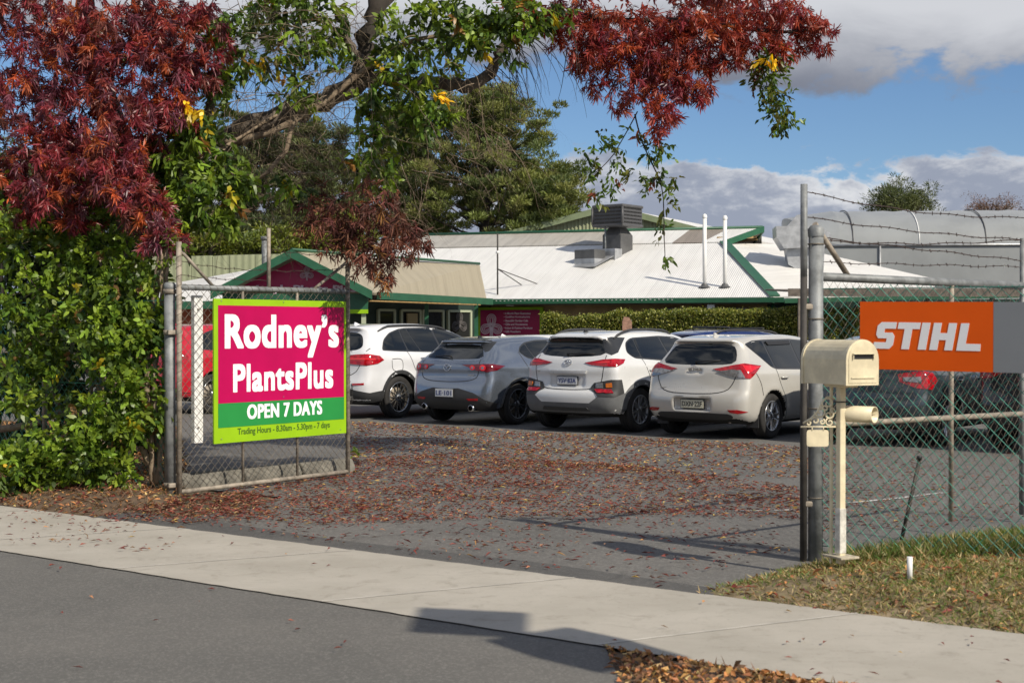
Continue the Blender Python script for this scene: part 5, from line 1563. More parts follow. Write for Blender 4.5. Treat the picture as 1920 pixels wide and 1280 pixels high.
# eaves, gutter, walls
board('gutter', bp_(-5.5, -.05, 2.64), bp_(AE + .35, -.05, 2.64), .17, .10, trim_green, mainb)
board('gutter', bp_(-13, -.05, 2.64), bp_(-5.5, -.05, 2.64), .17, .10, trim_green, mainb)
board('fascia', bp_(AE + .35, -.02, 2.60), w2(P(1925, 549, 49)), .16, .06, trim_green, mainb)
slab('soffit', [bp_(-13, .02, 2.46), bp_(AE + .2, .02, 2.46), bp_(AE - .6, 1.8, 2.47), bp_(-13, 1.8, 2.47)], timber_old, mainb, .03)
mb = MB(); mb.prism([bp_(-5.4, 1.2, -.02), bp_(4.9, 1.2, -.02), bp_(4.9, 1.2, 2.6), bp_(-5.4, 1.2, 2.6)], N_ * .2); mb.build('wall', wall_tan, mainb)
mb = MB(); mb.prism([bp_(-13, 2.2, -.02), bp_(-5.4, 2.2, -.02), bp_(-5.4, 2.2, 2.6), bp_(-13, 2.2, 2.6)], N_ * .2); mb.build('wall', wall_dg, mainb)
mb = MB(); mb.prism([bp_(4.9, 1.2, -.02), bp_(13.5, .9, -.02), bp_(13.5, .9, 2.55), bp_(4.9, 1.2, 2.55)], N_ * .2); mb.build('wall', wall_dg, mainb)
for a in (5.25, 8.5): pipe('veranda_post', bp_(a, .15, 0), bp_(a, .15, 2.5), .06, trim_green, mainb, 4)
# strings of drops along the gutter
mb = MB()
for k in range(46):
    a = -5.2 + k * .155; mb.box(bp_(a, -.16, 2.585 + random.uniform(-.015, .015)), (.05, .012, .022), Matrix.Rotation(-.318, 3, 'Z'))
mb.build('gutter_fixings', white_p, mainb)
board('window', bp_(1.2, 1.17, 2.30), bp_(4.2, 1.17, 2.30), .9, .03, win_m, mainb)
# flood lamp under the eave
fl2 = MB(); fl2.box(bp_(3.1, .12, 2.34), (.26, .16, .15), Matrix.Rotation(-.318, 3, 'Z'), .02); fl2.build('flood_lamp', white_p, mainb)
# flues
for px_, py_, lb in ((1321, 543, 'left one of the two tall white flue pipes on the shop roof'), (1359, 543, 'right one of the two tall white flue pipes on the shop roof')):
    a_ = tt(OB + N_ * 1.15, E_, px_); base = OB + bp_(a_, 1.15, zz(1.15))
    hgt = (543 - (407 if px_ < 1340 else 410)) / (F / base.y)
    f_ = thing('flue_pipe', lb, 'flue', base, 0, 'flue pipes on the shop roof')
    MB().tube([(0, 0, -.05), (0, 0, hgt - .1)], .072, 16).build('pipe', white_p, f_)
    MB().lathe([(.088, hgt - .12), (.088, hgt - .04), (.05, hgt + .02), (0, hgt + .03)], 16).build('cowl', white_p, f_)
    MB().lathe([(.22, .0), (.13, .06), (.10, .12)], 14).build('flashing', metal_d, f_)
# antenna mast with stays
a_ = tt(OB + N_ * .5, E_, 933); base = OB + bp_(a_, .5, zz(.5))
am = thing('antenna_mast', 'thin dark mast with two stays standing on the shop roof left of the cooler', 'mast', base)
pipe('mast', (0, 0, -.1), (0, 0, 2.25), .03, dark_pipe, am, 8)
for (xx, yy) in ((.95, 1.0), (1.7, 1.0)): pipe('stay', (0, 0, .95), (xx, yy, .05 + yy * .30), .018, dark_pipe, am, 6)
MB().lathe([(0, 0), (.07, .03), (.07, .1), (0, .13)], 10, 'Z', (0, 0, 1.5)).build('beacon', white_p, am)

# evaporative cooler on its duct
cb = 5.9; a_ = tt(OB + N_ * cb, E_, 1158); base = OB + bp_(a_, cb, zz(cb)); sc_ = F / base.y
co = thing('evaporative_cooler', 'dark grey louvred evaporative cooler on a metal duct on the white roof', 'air cooler', base, math.atan2(-.313, .95) - .35)
zt_, zb_ = (617 - 386) / sc_ + CH - base.z, (617 - 427) / sc_ + CH - base.z
w_ = 84 / sc_ * .80
mb = MB()
mb.box((0, 0, (zt_ + zb_) / 2 - .02), (w_, w_, (zt_ - zb_) * .78), None, .05)
mb.build('housing', cooler_m, co)
MB().box((0, 0, zt_ - .06), (w_ + .07, w_ + .07, .13), None, .05).build('lid', cooler_m, co)
MB().box((0, 0, zb_ + .06), (w_ + .07, w_ + .07, .12), None, .05).build('tray', cooler_m, co)
for (ex, fx) in (((1, 0), -1), ((0, 1), -1)):
    lv = MB()
    for r in range(5):
        z = zb_ + .17 + r * (zt_ - zb_ - .32) / 4
        for c in range(5):
            q = (c - 2) * w_ * .175
            if ex == (1, 0): lv.box((q, -w_/2 - .012, z), (w_ * .155, .02, .055), Matrix.Rotation(.5, 3, 'X'))
            else: lv.box((w_/2 * 1.0 + .012, q, z), (.02, w_ * .155, .055), Matrix.Rotation(.5, 3, 'Y'))
    lv.build('louvre', black_m, co)
for a2 in (-1, 1):
    pipe('corner_rib', (a2 * w_/2, -w_/2 - .02, zb_ + .1), (a2 * w_/2, -w_/2 - .02, zt_ - .1), .045, cooler_m, co, 6)
def frustum(x0, y0, z0, x1, y1, z1, c0=(0, 0)):
    vs = [(c0[0] + sx_ * a / 2, c0[1] + sy_ * b / 2, z) for (a, b, z) in ((x0, y0, z0), (x1, y1, z1)) for (sx_, sy_) in ((-1, -1), (1, -1), (1, 1), (-1, 1))]
    return MB().add(vs, [(0, 3, 2, 1), (4, 5, 6, 7)] + [(i, (i+1) % 4, 4 + (i+1) % 4, 4 + i) for i in range(4)])
frustum(w_ * .60, w_ * .60, zb_ - .32, w_ * .34, w_ * .34, zb_).build('duct_hood', metal_d, co)
frustum(w_ * .60, w_ * .60, -.5, w_ * .60, w_ * .60, zb_ - .32).build('duct', metal_d, co)
MB().box((-.05, -w_*.36 - .25, -.15), (w_ * .85, .5, .45)).build('flashing_box', metal_l, co)
pipe('support_leg', (-.15, -w_ * .45, -.3), (-.15, -w_ * .45, zb_ + .1), .035, galv, co)
cb = 4.5; a_ = tt(OB + N_ * cb, E_, 1106); base = OB + bp_(a_, cb, zz(cb))
sk = thing('roof_box', 'low dark topped metal box on the roof below the cooler', 'roof box', base, math.atan2(-.313, .95) - .35)
MB().box((0, 0, .30), (.95, .75, .36), None, .01).build('hood', metal_d, sk); MB().box((0, 0, -.05), (.97, .77, .36)).build('kerb', metal_l, sk)
slab('flashing', [(-.9, -.75, -.20), (.75, -.75, -.20), (.75, .6, .27), (-.9, .6, .27)], metal_l, sk, .02)

# flat topped grey fan hood at the right end of the roof
dh = thing('extraction_hood', 'large pale grey sheet metal hood on a curved duct behind the right gate post', 'duct hood', P(1512, 500, 53))
q0 = P(1512, 500, 53)
def pol(pts, Y, dep): 
    mb = MB(); mb.prism([P(x, y, Y) - q0 for x, y in pts], (0.15, dep, 0)); return mb
pol([(1455, 424), (1530, 424), (1556, 436), (1560, 446), (1546, 462), (1470, 466), (1456, 444)], 53, 1.6).build('hood', metal_l, dh)
pol([(1476, 424), (1494, 403), (1512, 402), (1512, 424)], 53.3, 1.2).build('hood_top', metal_l, dh)
pol([(1473, 464), (1546, 462), (1544, 512), (1500, 508), (1478, 496)], 53.3, 1.2).build('duct', metal_l, dh)

# ---- porch with its gable
Yg = 43.0
pk, el_, er_ = P(553, 473, Yg), P(404, 549, Yg), P(702, 549, Yg)
po = thing('entrance_porch', 'gabled entrance porch with green barge boards and beige roof', 'porch', (pk.x, Yg, 0))
q0 = Vector((pk.x, Yg, 0))
OVH = Vector((0, -.6, 0)); rb = P(899, 497, 50.5); eb = P(912, 558, 50.2); eb.z = er_.z
for nm, pts, mt in (('roof', [er_ + OVH, er_, eb, rb, pk, pk + OVH], roof_t), ('roof', [el_ + OVH, pk + OVH, pk, rb, rb + (el_ - pk), el_], roof_t)):
    slab(nm, [p - q0 for p in pts], mt, po, .07)
fo = Vector((0, -.135, 0))
for a, b in ((el_, pk), (pk, er_)):
    board('barge_board', a - q0 + fo * 5 + Vector((0, 0, .05)), b - q0 + fo * 5 + Vector((0, 0, .05)), .26, .05, trim_green, po)
MB().tube([pk - q0 + Vector((0, -.65, .05)), rb - q0 + Vector((0, 0, .05))], .05, 6).build('ridge_cap', trim_green, po)
gutd = (eb - er_).normalized()
board('gutter', er_ - q0 + Vector((.1, -.25, .02)), eb - q0 + Vector((.15, -.2, -.02)), .22, .10, trim_green, po)
slab('soffit', [er_ - q0 + Vector((-.1, .2, -.22)), eb - q0 + Vector((-.2, 0, -.22)), eb - q0 + Vector((-1.4, .4, -.2)), er_ - q0 + Vector((-1.2, .5, -.2))], timber, po, .03)
mb = MB(); mb.prism([el_ - q0 + Vector((.5, .1, .06)), er_ - q0 + Vector((-.5, .1, .06)), pk - q0 + Vector((0, .1, -.22))], (0, .1, 0)); mb.build('gable_panel', magenta_shade, po)
mb = MB(); mb.prism([el_ - q0 + Vector((.35, .12, .25)), pk - q0 + Vector((-.35, .12, -.25)), pk - q0 + Vector((0, .12, -.08)), el_ - q0 + Vector((.1, .12, .05))], (0, .06, 0)); mb.build('gable_lining', timber, po)
mb = MB(); mb.prism([el_ - q0 + Vector((.2, .05, -.5)), er_ - q0 + Vector((-.2, .05, -.5)), er_ - q0 + Vector((-.2, .05, -.02)), el_ - q0 + Vector((.2, .05, -.02))], (0, .14, 0)); mb.build('lintel', trim_green, po)
mb = MB(); mb.prism([el_ - q0 + Vector((.2, .03, -.62)), er_ - q0 + Vector((-.2, .03, -.62)), er_ - q0 + Vector((-.2, .03, -.50)), el_ - q0 + Vector((.2, .03, -.50))], (0, .14, 0)); mb.build('lime_strip', lime, po)
sy = F / Yg
gt = mat('faded_lettering', (.55, .42, .50), .5)
text('lettering', "Rodney's Plants Plus", (668 - 440) / sy, 17 / sy, gt, po, frame(P(440, 551, Yg) - q0 + Vector((0, .04, 0)), (1, 0, 0), UPZ), .035, .01)

def trefoil(name, parent, M, r, m, stem=True):
    """three looped leaves drawn in triple outline"""
    mb = MB()
    for lobe in (90, 205, 335):
        a = R(lobe); c = Vector((math.cos(a), math.sin(a))) * r * .60
        for k, rr in enumerate((.40, .26, .12)):
            rad = r * rr; pts = []
            perp = Vector((-math.sin(a), math.cos(a)))
            aa = Vector((math.cos(a), math.sin(a)))
            pts.append(aa * (r * -.10) + perp * rad * .55 * (-1))
            for i in range(15):
                th = -100 + 200 * i / 14
                pts.append(c + aa * rad * math.cos(R(th)) + perp * rad * math.sin(R(th)))
            pts.append(aa * (r * -.10) + perp * rad * .55)
            mb.tube([M @ Vector((p.x, p.y, 0)) for p in pts], r * .038, 4, True)
    if stem:
        for k in (-.1, 0, .1): mb.tube([M @ Vector((k * r, -.1 * r, 0)), M @ Vector((k * r, -1.0 * r, 0))], r * .04, 4)
    return mb.build(name, m, parent)
trefoil('emblem', po, frame(P(575, 513, Yg) - q0 + Vector((0, .05, 0)), (1, 0, 0), UPZ), 13 / sy, gt)
# posts and glazed shopfront under the porch
for x, Y in ((682, 43.2), (893, 50.0), (800, 47.6)):
    b = P(x, 600, Y); MB().box((b.x - q0.x, b.y - q0.y, 1.22), (.13, .13, 2.5)).build('porch_post', frame_g if x == 682 else trim_green, po)
fa, fb = P(648, 600, 47.2), P(892, 600, 52.0)
fd_ = (fb - fa); fd_.z = 0; FL = fd_.length; fd_.normalize(); fnn = Vector((fd_.y, -fd_.x, 0))
sf = lambda u, z, o=0: Vector((fa.x, fa.y, z)) - q0 + fd_ * u + fnn * o
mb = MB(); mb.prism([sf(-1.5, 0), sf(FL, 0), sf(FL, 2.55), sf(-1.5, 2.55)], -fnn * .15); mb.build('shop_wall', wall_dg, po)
def xu(x): return tt(Vector((fa.x, fa.y, 0)), fd_, x)
for (xa, xb) in ((707, 737), (750, 785), (790, 828), (838, 880)):
    u0_, u1_ = xu(xa), xu(xb)
    w_o = MB(); w_o.prism([sf(u0_, .1, .02), sf(u1_, .1, .02), sf(u1_, 2.18, .02), sf(u0_, 2.18, .02)], fnn * .03); wf = w_o.build('window', win_m, po)
    for uu in (u0_, u1_):
        MB().box(sf(uu, 1.14, .06), (.09, .09, 2.15), Matrix.Rotation(math.atan2(fd_.y, fd_.x), 3, 'Z')).build('window_frame', frame_g, wf)
    MB().box(sf((u0_ + u1_) / 2, 2.2, .06), (u1_ - u0_, .09, .08), Matrix.Rotation(math.atan2(fd_.y, fd_.x), 3, 'Z')).build('window_frame', frame_g, wf)
    if xa == 838:
        trefoil('emblem', wf, frame(sf((u0_ + u1_) / 2, 1.75, .062), fd_, UPZ), .40, mat('pale_transfer', (.14, .13, .13), .5), False)
cr = MB(); cr.box(sf(xu(768), 1.3, .12), (.5, .05, 1.6), Matrix.Rotation(math.atan2(fd_.y, fd_.x), 3, 'Z')); cr.build('door_curtain', mat('curtain', (.33, .27, .15), .8), po)

# pink information board on the wall
MW = frame((0, 0, 0), E_, UPZ)
wa, wb2 = tt(OB + N_ * .9, E_, 901), tt(OB + N_ * .9, E_, 1012)
ib = thing('information_board', 'magenta wall board with a looped white emblem and six bulleted lines', 'sign', OB + bp_(wa, .9, 0))
wwd = wb2 - wa; zt2 = CH + (617 - 580) / (F / 51.6); MWt = lambda x, y, z=0: MW @ Matrix.Translation((x, y, z))
mb = MB(); mb.prism([MW @ Vector(p) for p in ((-.12, .5, 0), (wwd + .12, .5, 0), (wwd + .12, zt2 + .1, 0), (-.12, zt2 + .1, 0))], N_ * .1); mb.build('frame', lime, ib)
mb = MB(); mb.prism([MW @ Vector(p) for p in ((0, .6, .02), (wwd, .6, .02), (wwd, zt2, .02), (0, zt2, .02))], N_ * .02); pn = mb.build('panel', magenta_shade, ib)
wl = mat('pale_pink_lettering', (.80, .66, .72), .5)
trefoil('emblem', pn, MWt(wwd * .19, zt2 - .60, .03), .44, wl)
for i, (s_, wf_) in enumerate((('• 6 Month Plant Guarantee', .45), ('• Qualified Horticulturists', .44), ('• Beautiful Garden Cafe', .41), ('• Gifts and Homewares', .40), ('• Indoor & Outdoor Furniture', .48), ('• Gift Vouchers', .28))):
    text('lettering', s_, wwd * wf_, .085, wl, pn, MWt(wwd * .40, zt2 - .17 - i * .135, .025), .02, .006)
MB().box(bp_(wwd * .5, 0, 0) + Vector((0, -.25, zt2 + .18)), (.28, .12, .08), None, .02).build('spot_lamp', white_p, ib)

# ---- left wing with its white roof
lw = thing('left_wing', 'low wing with a white sheet roof and red wall left of the porch', 'building', P(420, 560, 47).xy.to_3d())
q0 = Vector((P(420, 560, 47).x, 47, 0))
slab('roof', [p - q0 for p in (P(285, 566, 44), P(470, 563, 44), P(560, 478, 54), P(500, 500, 54), P(285, 538, 54))], roof_s, lw)
board('gutter', P(285, 566, 44) - q0, P(472, 563, 44) - q0, .24, .1, trim_green, lw)
mb = MB(); a, b = P(270, 570, 45) - q0, P(470, 570, 45) - q0; a.z = b.z = 0; mb.prism([a, b, b + Vector((0, 0, 2.3)), a + Vector((0, 0, 2.3))], (0, .2, 0)); mb.build('wall', wall_red, lw)
# cream green boundary wall behind the wing
cw_ = thing('boundary_wall', 'tall pale green panel wall behind the left wing roof', 'wall', P(520, 500, 62).xy.to_3d())
q0 = Vector((P(520, 500, 62).x, 62, 0))
for i, (xa, xb, ya, yb) in enumerate(((360, 398, 480, 479), (399, 430, 480, 478), (431, 478, 478, 477), (479, 526, 477, 476), (527, 590, 474, 472), (591, 640, 472, 471), (641, 700, 471, 470), (180, 359, 482, 480))):
    a, b, c, d = P(xa, 540, 62), P(xb, 540, 62), P(xb, yb, 62), P(xa, ya, 62); a.z = b.z = 0
    mb = MB(); mb.prism([p - q0 for p in (a, b, c, d)], (0, .12 + .05 * (i % 2), 0)); mb.build('wall_panel', wall_c, cw_)
fp = thing('steel_flue', 'galvanised flue pipe rising behind the left wing roof', 'flue', (P(497, 505, 57).x, 57, P(497, 505, 57).z - .6))
MB().tube([(0, 0, 0), (0, 0, (505 - 449) / (F / 57) + .6)], .13, 12).build('pipe', galv, fp)
MB().tube([(0, 0, (505 - 449) / (F / 57) + .58), (0, 0, (505 - 449) / (F / 57) + .72)], .17, 12).build('cowl', galv, fp)

# ---- big shed behind
Yh = 78.0
sh = thing('large_shed', 'big green walled shed with a low gable and white roof behind the shop', 'building', (P(1135, 400, Yh).x, Yh, 0))
q0 = Vector((P(1135, 400, Yh).x, Yh, 0))
a, b, c = P(905, 454, Yh), P(1140, 392, Yh), P(1330, 440, Yh)
al, cr_ = a.copy(), c.copy(); al.z = cr_.z = 0
mb = MB(); mb.prism([p - q0 for p in (al, cr_, c, b, a)], (0, .2, 0)); mb.build('gable_wall', wall_c, sh)
rv = Vector((14, 26, 0))
slab('roof', [p - q0 for p in (b + Vector((0, -.4, .12)), b + rv, c + rv, c + Vector((0, -.4, .12)))], roof_w, sh, .15)
slab('roof', [p - q0 for p in (a + Vector((0, -.4, .12)), a + rv, b + rv, b + Vector((0, -.4, .12)))], roof_g, sh, .15)
shtrim = mat('shed_trim', (.16, .20, .11), .5, 0, .1, 3)
board('barge_board', a - q0 + Vector((0, -.45, .2)), b - q0 + Vector((0, -.45, .2)), .34, .06, shtrim, sh)
board('barge_board', b - q0 + Vector((0, -.45, .2)), c - q0 + Vector((0, -.45, .2)), .34, .06, shtrim, sh)
ribs = MB()
for k in range(60):
    x = 912 + k * 7.0; yt = 454 - (x - 905) / 235 * 62 if x < 1140 else 392 + (x - 1140) / 190 * 48
    p0 = P(x, yt + 4, Yh) - q0; ribs.box((p0.x, -.04, p0.z / 2), (.07, .08, p0.z), None)
ribs.build('wall_ribs', wall_c, sh)

# ---- film greenhouse
gh = thing('film_greenhouse', 'long grey film covered tunnel greenhouse with arched ribs at the right', 'greenhouse', (P(1720, 500, 64).x, 64, 0))
q0 = Vector((P(1720, 500, 64).x, 64, 0))
A0 = P(1575, 455, 66); A0.z = 0; gx_ = Vector((1, -.10, 0)).normalized(); gy = Vector((.10, 1, 0)).normalized()
zw = CH + (617 - 458) / (F / 65); zr = CH + (617 - 396) / (F / 70); DP = 9.0
def ghp(u, a):  # a 0..1 over the arch
    th = PI * (1 - a); return A0 - q0 + gx_ * u + gy * (DP / 2 - DP / 2 * math.cos(PI * a)) + Vector((0, 0, zw + (zr - zw) * math.sin(PI * a) ** .9))
mb = MB(); nu, na = 26, 18; vs = []; fs = []
us = [0 + 13.0 * i / nu for i in range(nu + 1)]
for u in us:
    for k in range(na + 1):
        p = ghp(u, k / na); p.z += .05 * math.sin(u * 2.6) ** 2 * -1 * math.sin(PI * k / na)
        vs.append(p)
for i in range(nu):
    for k in range(na):
        b_ = i * (na + 1) + k; fs.append((b_, b_ + 1, b_ + na + 2, b_ + na + 1))
mb.add(vs, fs, True)
mb.build('film_roof', film, gh)
# rounded left end
mb = MB(); vs = [ghp(0, k / na) for k in range(na + 1)]; c0 = []
for k in range(na + 1):
    p = ghp(-2.2 * math.sin(PI * k / na) ** .5 - .02, k / na); p.z = zw + (p.z - zw) * .82; c0.append(p)
n_ = na + 1; mb.add(vs + c0, [(i, i + 1, n_ + i + 1, n_ + i) for i in range(na)], True)
c1 = [p.copy() for p in c0]
for p in c1: p.z = zw
mb.add(c0 + c1, [(i, i + 1, n_ + i + 1, n_ + i) for i in range(na)], True)
mb.build('end_film', film, gh)
mb = MB(); p0, p1 = A0 - q0 - gx_ * 1.9, A0 - q0 + gx_ * 13.0
mb.add([p0 + Vector((0, 0, zw)), p1 + Vector((0, 0, zw)), p1, p0], [(0, 1, 2, 3)]); mb.build('film_wall', film, gh)
pipe('gutter_rail', p0 + Vector((0, -.05, zw)), p1 + Vector((0, -.05, zw)), .06, metal_l, gh, 6)
for u in (.6, 3.6, 6.6, 9.4, 12.4):
    MB().tube([ghp(u, k / na) + Vector((0, 0, .02)) for k in range(0, na // 2 + 4)], .028, 5).build('arch_rib', white_p if int(u * 10) % 4 != 2 else metal_d, gh)
for u in (1.8, 8.5): pipe('stud', A0 - q0 + gx_ * u + Vector((0, -.05, 0)), A0 - q0 + gx_ * u + Vector((0, -.05, zw)), .05, metal_l, gh, 6)
# weathered beam in front of the greenhouse, above the fence
wbm = thing('pergola_beam', 'weathered timber pergola beams crossing behind the right fence top', 'pergola', P(1700, 560, 44).xy.to_3d())
q0 = Vector((P(1700, 560, 44).x, 44, 0))
a, b = P(1478, 541, 44) - q0, P(1960, 541, 42) - q0
board('beam', a, b, .24, .1, timber_old, wbm)
for x in (1500, 1620, 1740, 1860): p = P(x, 560, 43.6) - q0; MB().box((p.x, p.y, 1.25), (.12, .12, 2.5)).build('pergola_post', timber_old, wbm)
slab('shade_roof', [a + Vector((0, .1, -.05)), b + Vector((0, .1, -.05)), b + Vector((0, 4, .1)), a + Vector((0, 4, .1))], timber_old, wbm, .05)
# ------------------------------------------------------------------ foliage
def sprays(name, cen, n, L, Wd, cols, wts, m, parent, axis=(0, 0, -.7), spread=.75, stem=.12, amt=.28, fold=.25):
    """sprays of leaflets: each radiates from a short twig"""
    cen = np.asarray(cen); N = len(cen)
    ax = unit(rng.normal(size=(N, 3)) * .62 + np.array(axis))
    A = np.repeat(ax, n, 0); C0 = np.repeat(cen, n, 0)
    t = np.tile(np.linspace(0, 1, n), N)[:, None]
    D = unit(A * .85 + rng.normal(size=(N * n, 3)) * spread * .85)
    b = C0 + A * t * stem + rng.normal(size=(N * n, 3)) * .008
    hue = np.repeat(jitter(cols, wts, N, amt), n, 0) * rng.uniform(.75, 1.3, (N * n, 1))
    Lr = (L[0] + (L[1] - L[0]) * rng.uniform(0, 1, N * n)) * np.repeat(rng.uniform(.7, 1.15, N), n)
    return bent_leaves(name, b, D, Lr, rng.uniform(*Wd, N * n), np.clip(hue, .002, 1), m, parent)

def blobs(lst, dens=1.0, flat=.85):
    """(px, py, r px, depth, half depth, count) to points"""
    out = []
    for (x, y, r, Y, dY, n) in lst:
        n = int(n * dens)
        q = rng.normal(size=(n, 3)); q = q / np.linalg.norm(q, axis=1, keepdims=True) * rng.uniform(0, 1, (n, 1)) ** .38
        for a in q:
            p = P(x + a[0] * r, y + a[1] * r * flat, Y); p.y += a[2] * dY; out.append(p[:])
    return np.array(out)

def limb(name, pts, m, parent, r0, r1, wob=.0, q0=Vector((0, 0, 0)), sides=10):
    pts = [Vector(p) - q0 for p in pts]
    fine = []
    for i in range(len(pts) - 1):
        a = pts[max(i-1, 0)]; b = pts[i]; c = pts[i+1]; d = pts[min(i+2, len(pts)-1)]
        for k in range(4):
            t = k / 4
            fine.append(.5 * ((2*b) + (c - a)*t + (2*a - 5*b + 4*c - d)*t*t + (3*b - a - 3*c + d)*t**3))
    fine.append(pts[-1])
    n = len(fine)
    rs = [(r0 + (r1 - r0) * (i / (n-1))) * (1 + random.uniform(-wob, wob)) for i in range(n)]
    fine = [p + Vector((random.uniform(-1, 1), random.uniform(-1, 1), random.uniform(-1, 1))) * r1 * .5 * (wob > 0) for p in fine]
    return MB().tube(fine, rs, sides).build(name, m, parent)

def twigs(name, starts, m, parent, L=(.4, 1.0), r=.004, grav=.6, curl=.25, n=7, fork=.5):
    """thin branching twigs, each a bent tapering tube of three sides"""
    V = []; Fc = []
    def grow(p, d, l, r_, depth):
        ring0 = None; st = l / n
        for i in range(n + 1):
            rr = r_ * (1 - .8 * i / n)
            a = d.cross(Vector((.3, .5, .8))).normalized(); b = d.cross(a).normalized()
            base = len(V)
            for k in range(3):
                th = 2*PI*k/3; V.append((p + (a*math.cos(th) + b*math.sin(th)) * rr)[:])
            if ring0 is not None:
                for k in range(3): Fc.append((ring0 + k, ring0 + (k+1) % 3, base + (k+1) % 3, base + k))
            ring0 = base
            if depth and i > 1 and random.random() < fork:
                nd = (d + Vector((random.gauss(0, 1), random.gauss(0, 1), random.gauss(0, .7))) * .7).normalized()
                grow(p, nd, l * random.uniform(.35, .6), rr * .7, depth - 1)
            p = p + d * st
            d = (d + Vector((random.gauss(0, curl), random.gauss(0, curl), random.gauss(0, curl) - grav * .18))).normalized()
    for (s_, d_) in starts: grow(Vector(s_), Vector(d_).normalized(), random.uniform(*L), r, 2)
    return np_mesh(name, V, Fc, m, parent)

# ---- red ash tree: trunk left of the gate behind the fence, limbs reaching right
TB = Vector((-4.6, 16.4, 0))
ash = thing('ash_tree', 'big old ash tree with wine red autumn crown arching over the driveway', 'tree', TB)
B = lambda x, y, Y=15.4: P(x, y, Y)
trk = limb('trunk', [TB + Vector((0, 0, -.1)), TB + Vector((.05, 0, .9)), B(235, 430, 16.2), B(262, 330, 16.0)], bark, ash, .20, .15, .05, TB, 14)
limb('limb', [B(262, 340, 16.0), B(330, 285, 15.7), B(425, 268, 15.5), B(470, 238, 15.4), B(560, 208, 15.4), B(640, 170, 15.4), B(690, 130, 15.4)], bark, ash, .13, .10, .07, TB)
limb('limb', [B(690, 138), B(676, 96), B(705, 40), B(726, -30), B(760, -160)], bark_d, ash, .09, .12, .015, TB)
limb('limb', [B(640, 176), B(700, 150), B(780, 156), B(845, 158), B(885, 162), B(925, 128), B(940, 92), B(985, 66)], bark, ash, .095, .05, .07, TB)
limb('limb', [B(985, 66), B(1060, 30), B(1170, 40), B(1300, 40), B(1440, 60), B(1540, 55)], bark_d, ash, .045, .012, .1, TB, 8)
limb('limb', [B(270, 335, 15.8), B(330, 318, 15.2), B(375, 292, 15.1), B(388, 262, 15.1), B(392, 215, 15.1), B(402, 180, 15.1)], bark, ash, .055, .05, .1, TB)
limb('limb', [B(372, 292, 15.1), B(362, 275, 15.1), B(358, 240, 15.2)], bark, ash, .04, .02, .1, TB)
limb('limb', [B(262, 330, 16.0), B(200, 200, 15.6), B(170, 60, 15.4), B(160, -90, 15)], bark_d, ash, .14, .08, .06, TB)
limb('limb', [B(430, 345, 15.2), B(490, 330, 15.1), B(535, 285, 15.1), B(560, 215, 15.2), B(610, 195, 15.3)], vine_bark, ash, .02, .028, .1, TB, 8)
limb('limb', [B(420, 268, 15.3), B(500, 250, 15.2), B(590, 205, 15.2), B(660, 150, 15.2), B(740, 95, 15.2), B(800, 72, 15.2), B(860, 68, 15.2)], vine_bark, ash, .04, .02, .1, TB, 8)
limb('limb', [B(640, 20, 15.3), B(650, 80, 15.3), B(676, 118, 15.3)], bark, ash, .05, .06, .1, TB, 8)
st = []
def start(x0, x1, y0, y1, n, dx=(-1, 1), dz=(-1, .3), Y=(14.6, 16)):
    for _ in range(n):
        p = P(random.uniform(x0, x1), random.uniform(y0, y1), random.uniform(*Y)) - TB
        st.append((p, Vector((random.uniform(*dx), random.uniform(-.4, .4), random.uniform(*dz)))))
start(390, 700, -10, 200, 170); start(560, 900, 60, 200, 70, dz=(-1, 0)); start(420, 700, 220, 340, 120, (0, 1), (-.8, .4))
start(640, 960, 130, 330, 85, (-.2, 1), (-1, .1)); start(360, 560, 280, 430, 60); start(560, 760, 330, 420, 30); start(200, 420, 100, 420, 40)
twigs('twigs', st, vine_bark, ash, (.35, 1.0), .0048, .5, .22)
st = []
start(940, 1000, 62, 90, 15, (.1, .9), (-.9, -.1)); start(900, 960, 90, 130, 8, (.2, .9), (-1, -.5)); start(1050, 1080, 60, 110, 4, (-.1, .5), (-1, -.7))
twigs('hanging_twigs', st, bark_d, ash, (.5, .95), .0065, 1.5, .10, 9, .12)
st = []
WINE, PURP, ORNG, RUST = (.24, .034, .045), (.15, .042, .062), (.42, .10, .035), (.30, .055, .04)
L1, W1 = (.06, .125), (.009, .017)
left_red = [(80, 70, 150, 14.6, .8, 300), (230, 100, 140, 14.4, .8, 280), (335, 60, 95, 14.6, .6, 150), (375, 130, 50, 14.7, .4, 60),
            (60, 230, 120, 14.3, .7, 190), (190, 260, 120, 14.1, .7, 210), (290, 205, 70, 14.3, .5, 90), (330, 210, 35, 14.3, .3, 28), (110, 340, 80, 13.9, .5, 100), (215, 315, 70, 13.8, .5, 90),
            (30, 330, 60, 14.2, .5, 45), (265, 385, 42, 13.6, .3, 50), (305, 435, 38, 13.5, .3, 44), (240, 365, 26, 13.6, .3, 20), (150, 400, 35, 14.0, .3, 26), (60, 390, 30, 14.2, .3, 16)]
q = blobs(left_red) - np.array(TB)
sprays('red_leaves', q, 38, L1, W1, [WINE, PURP, ORNG, RUST, (.19, .06, .05), (.10, .12, .03)], [5, 6, 2.2, 3, 2, .15], leaf_gloss, ash)
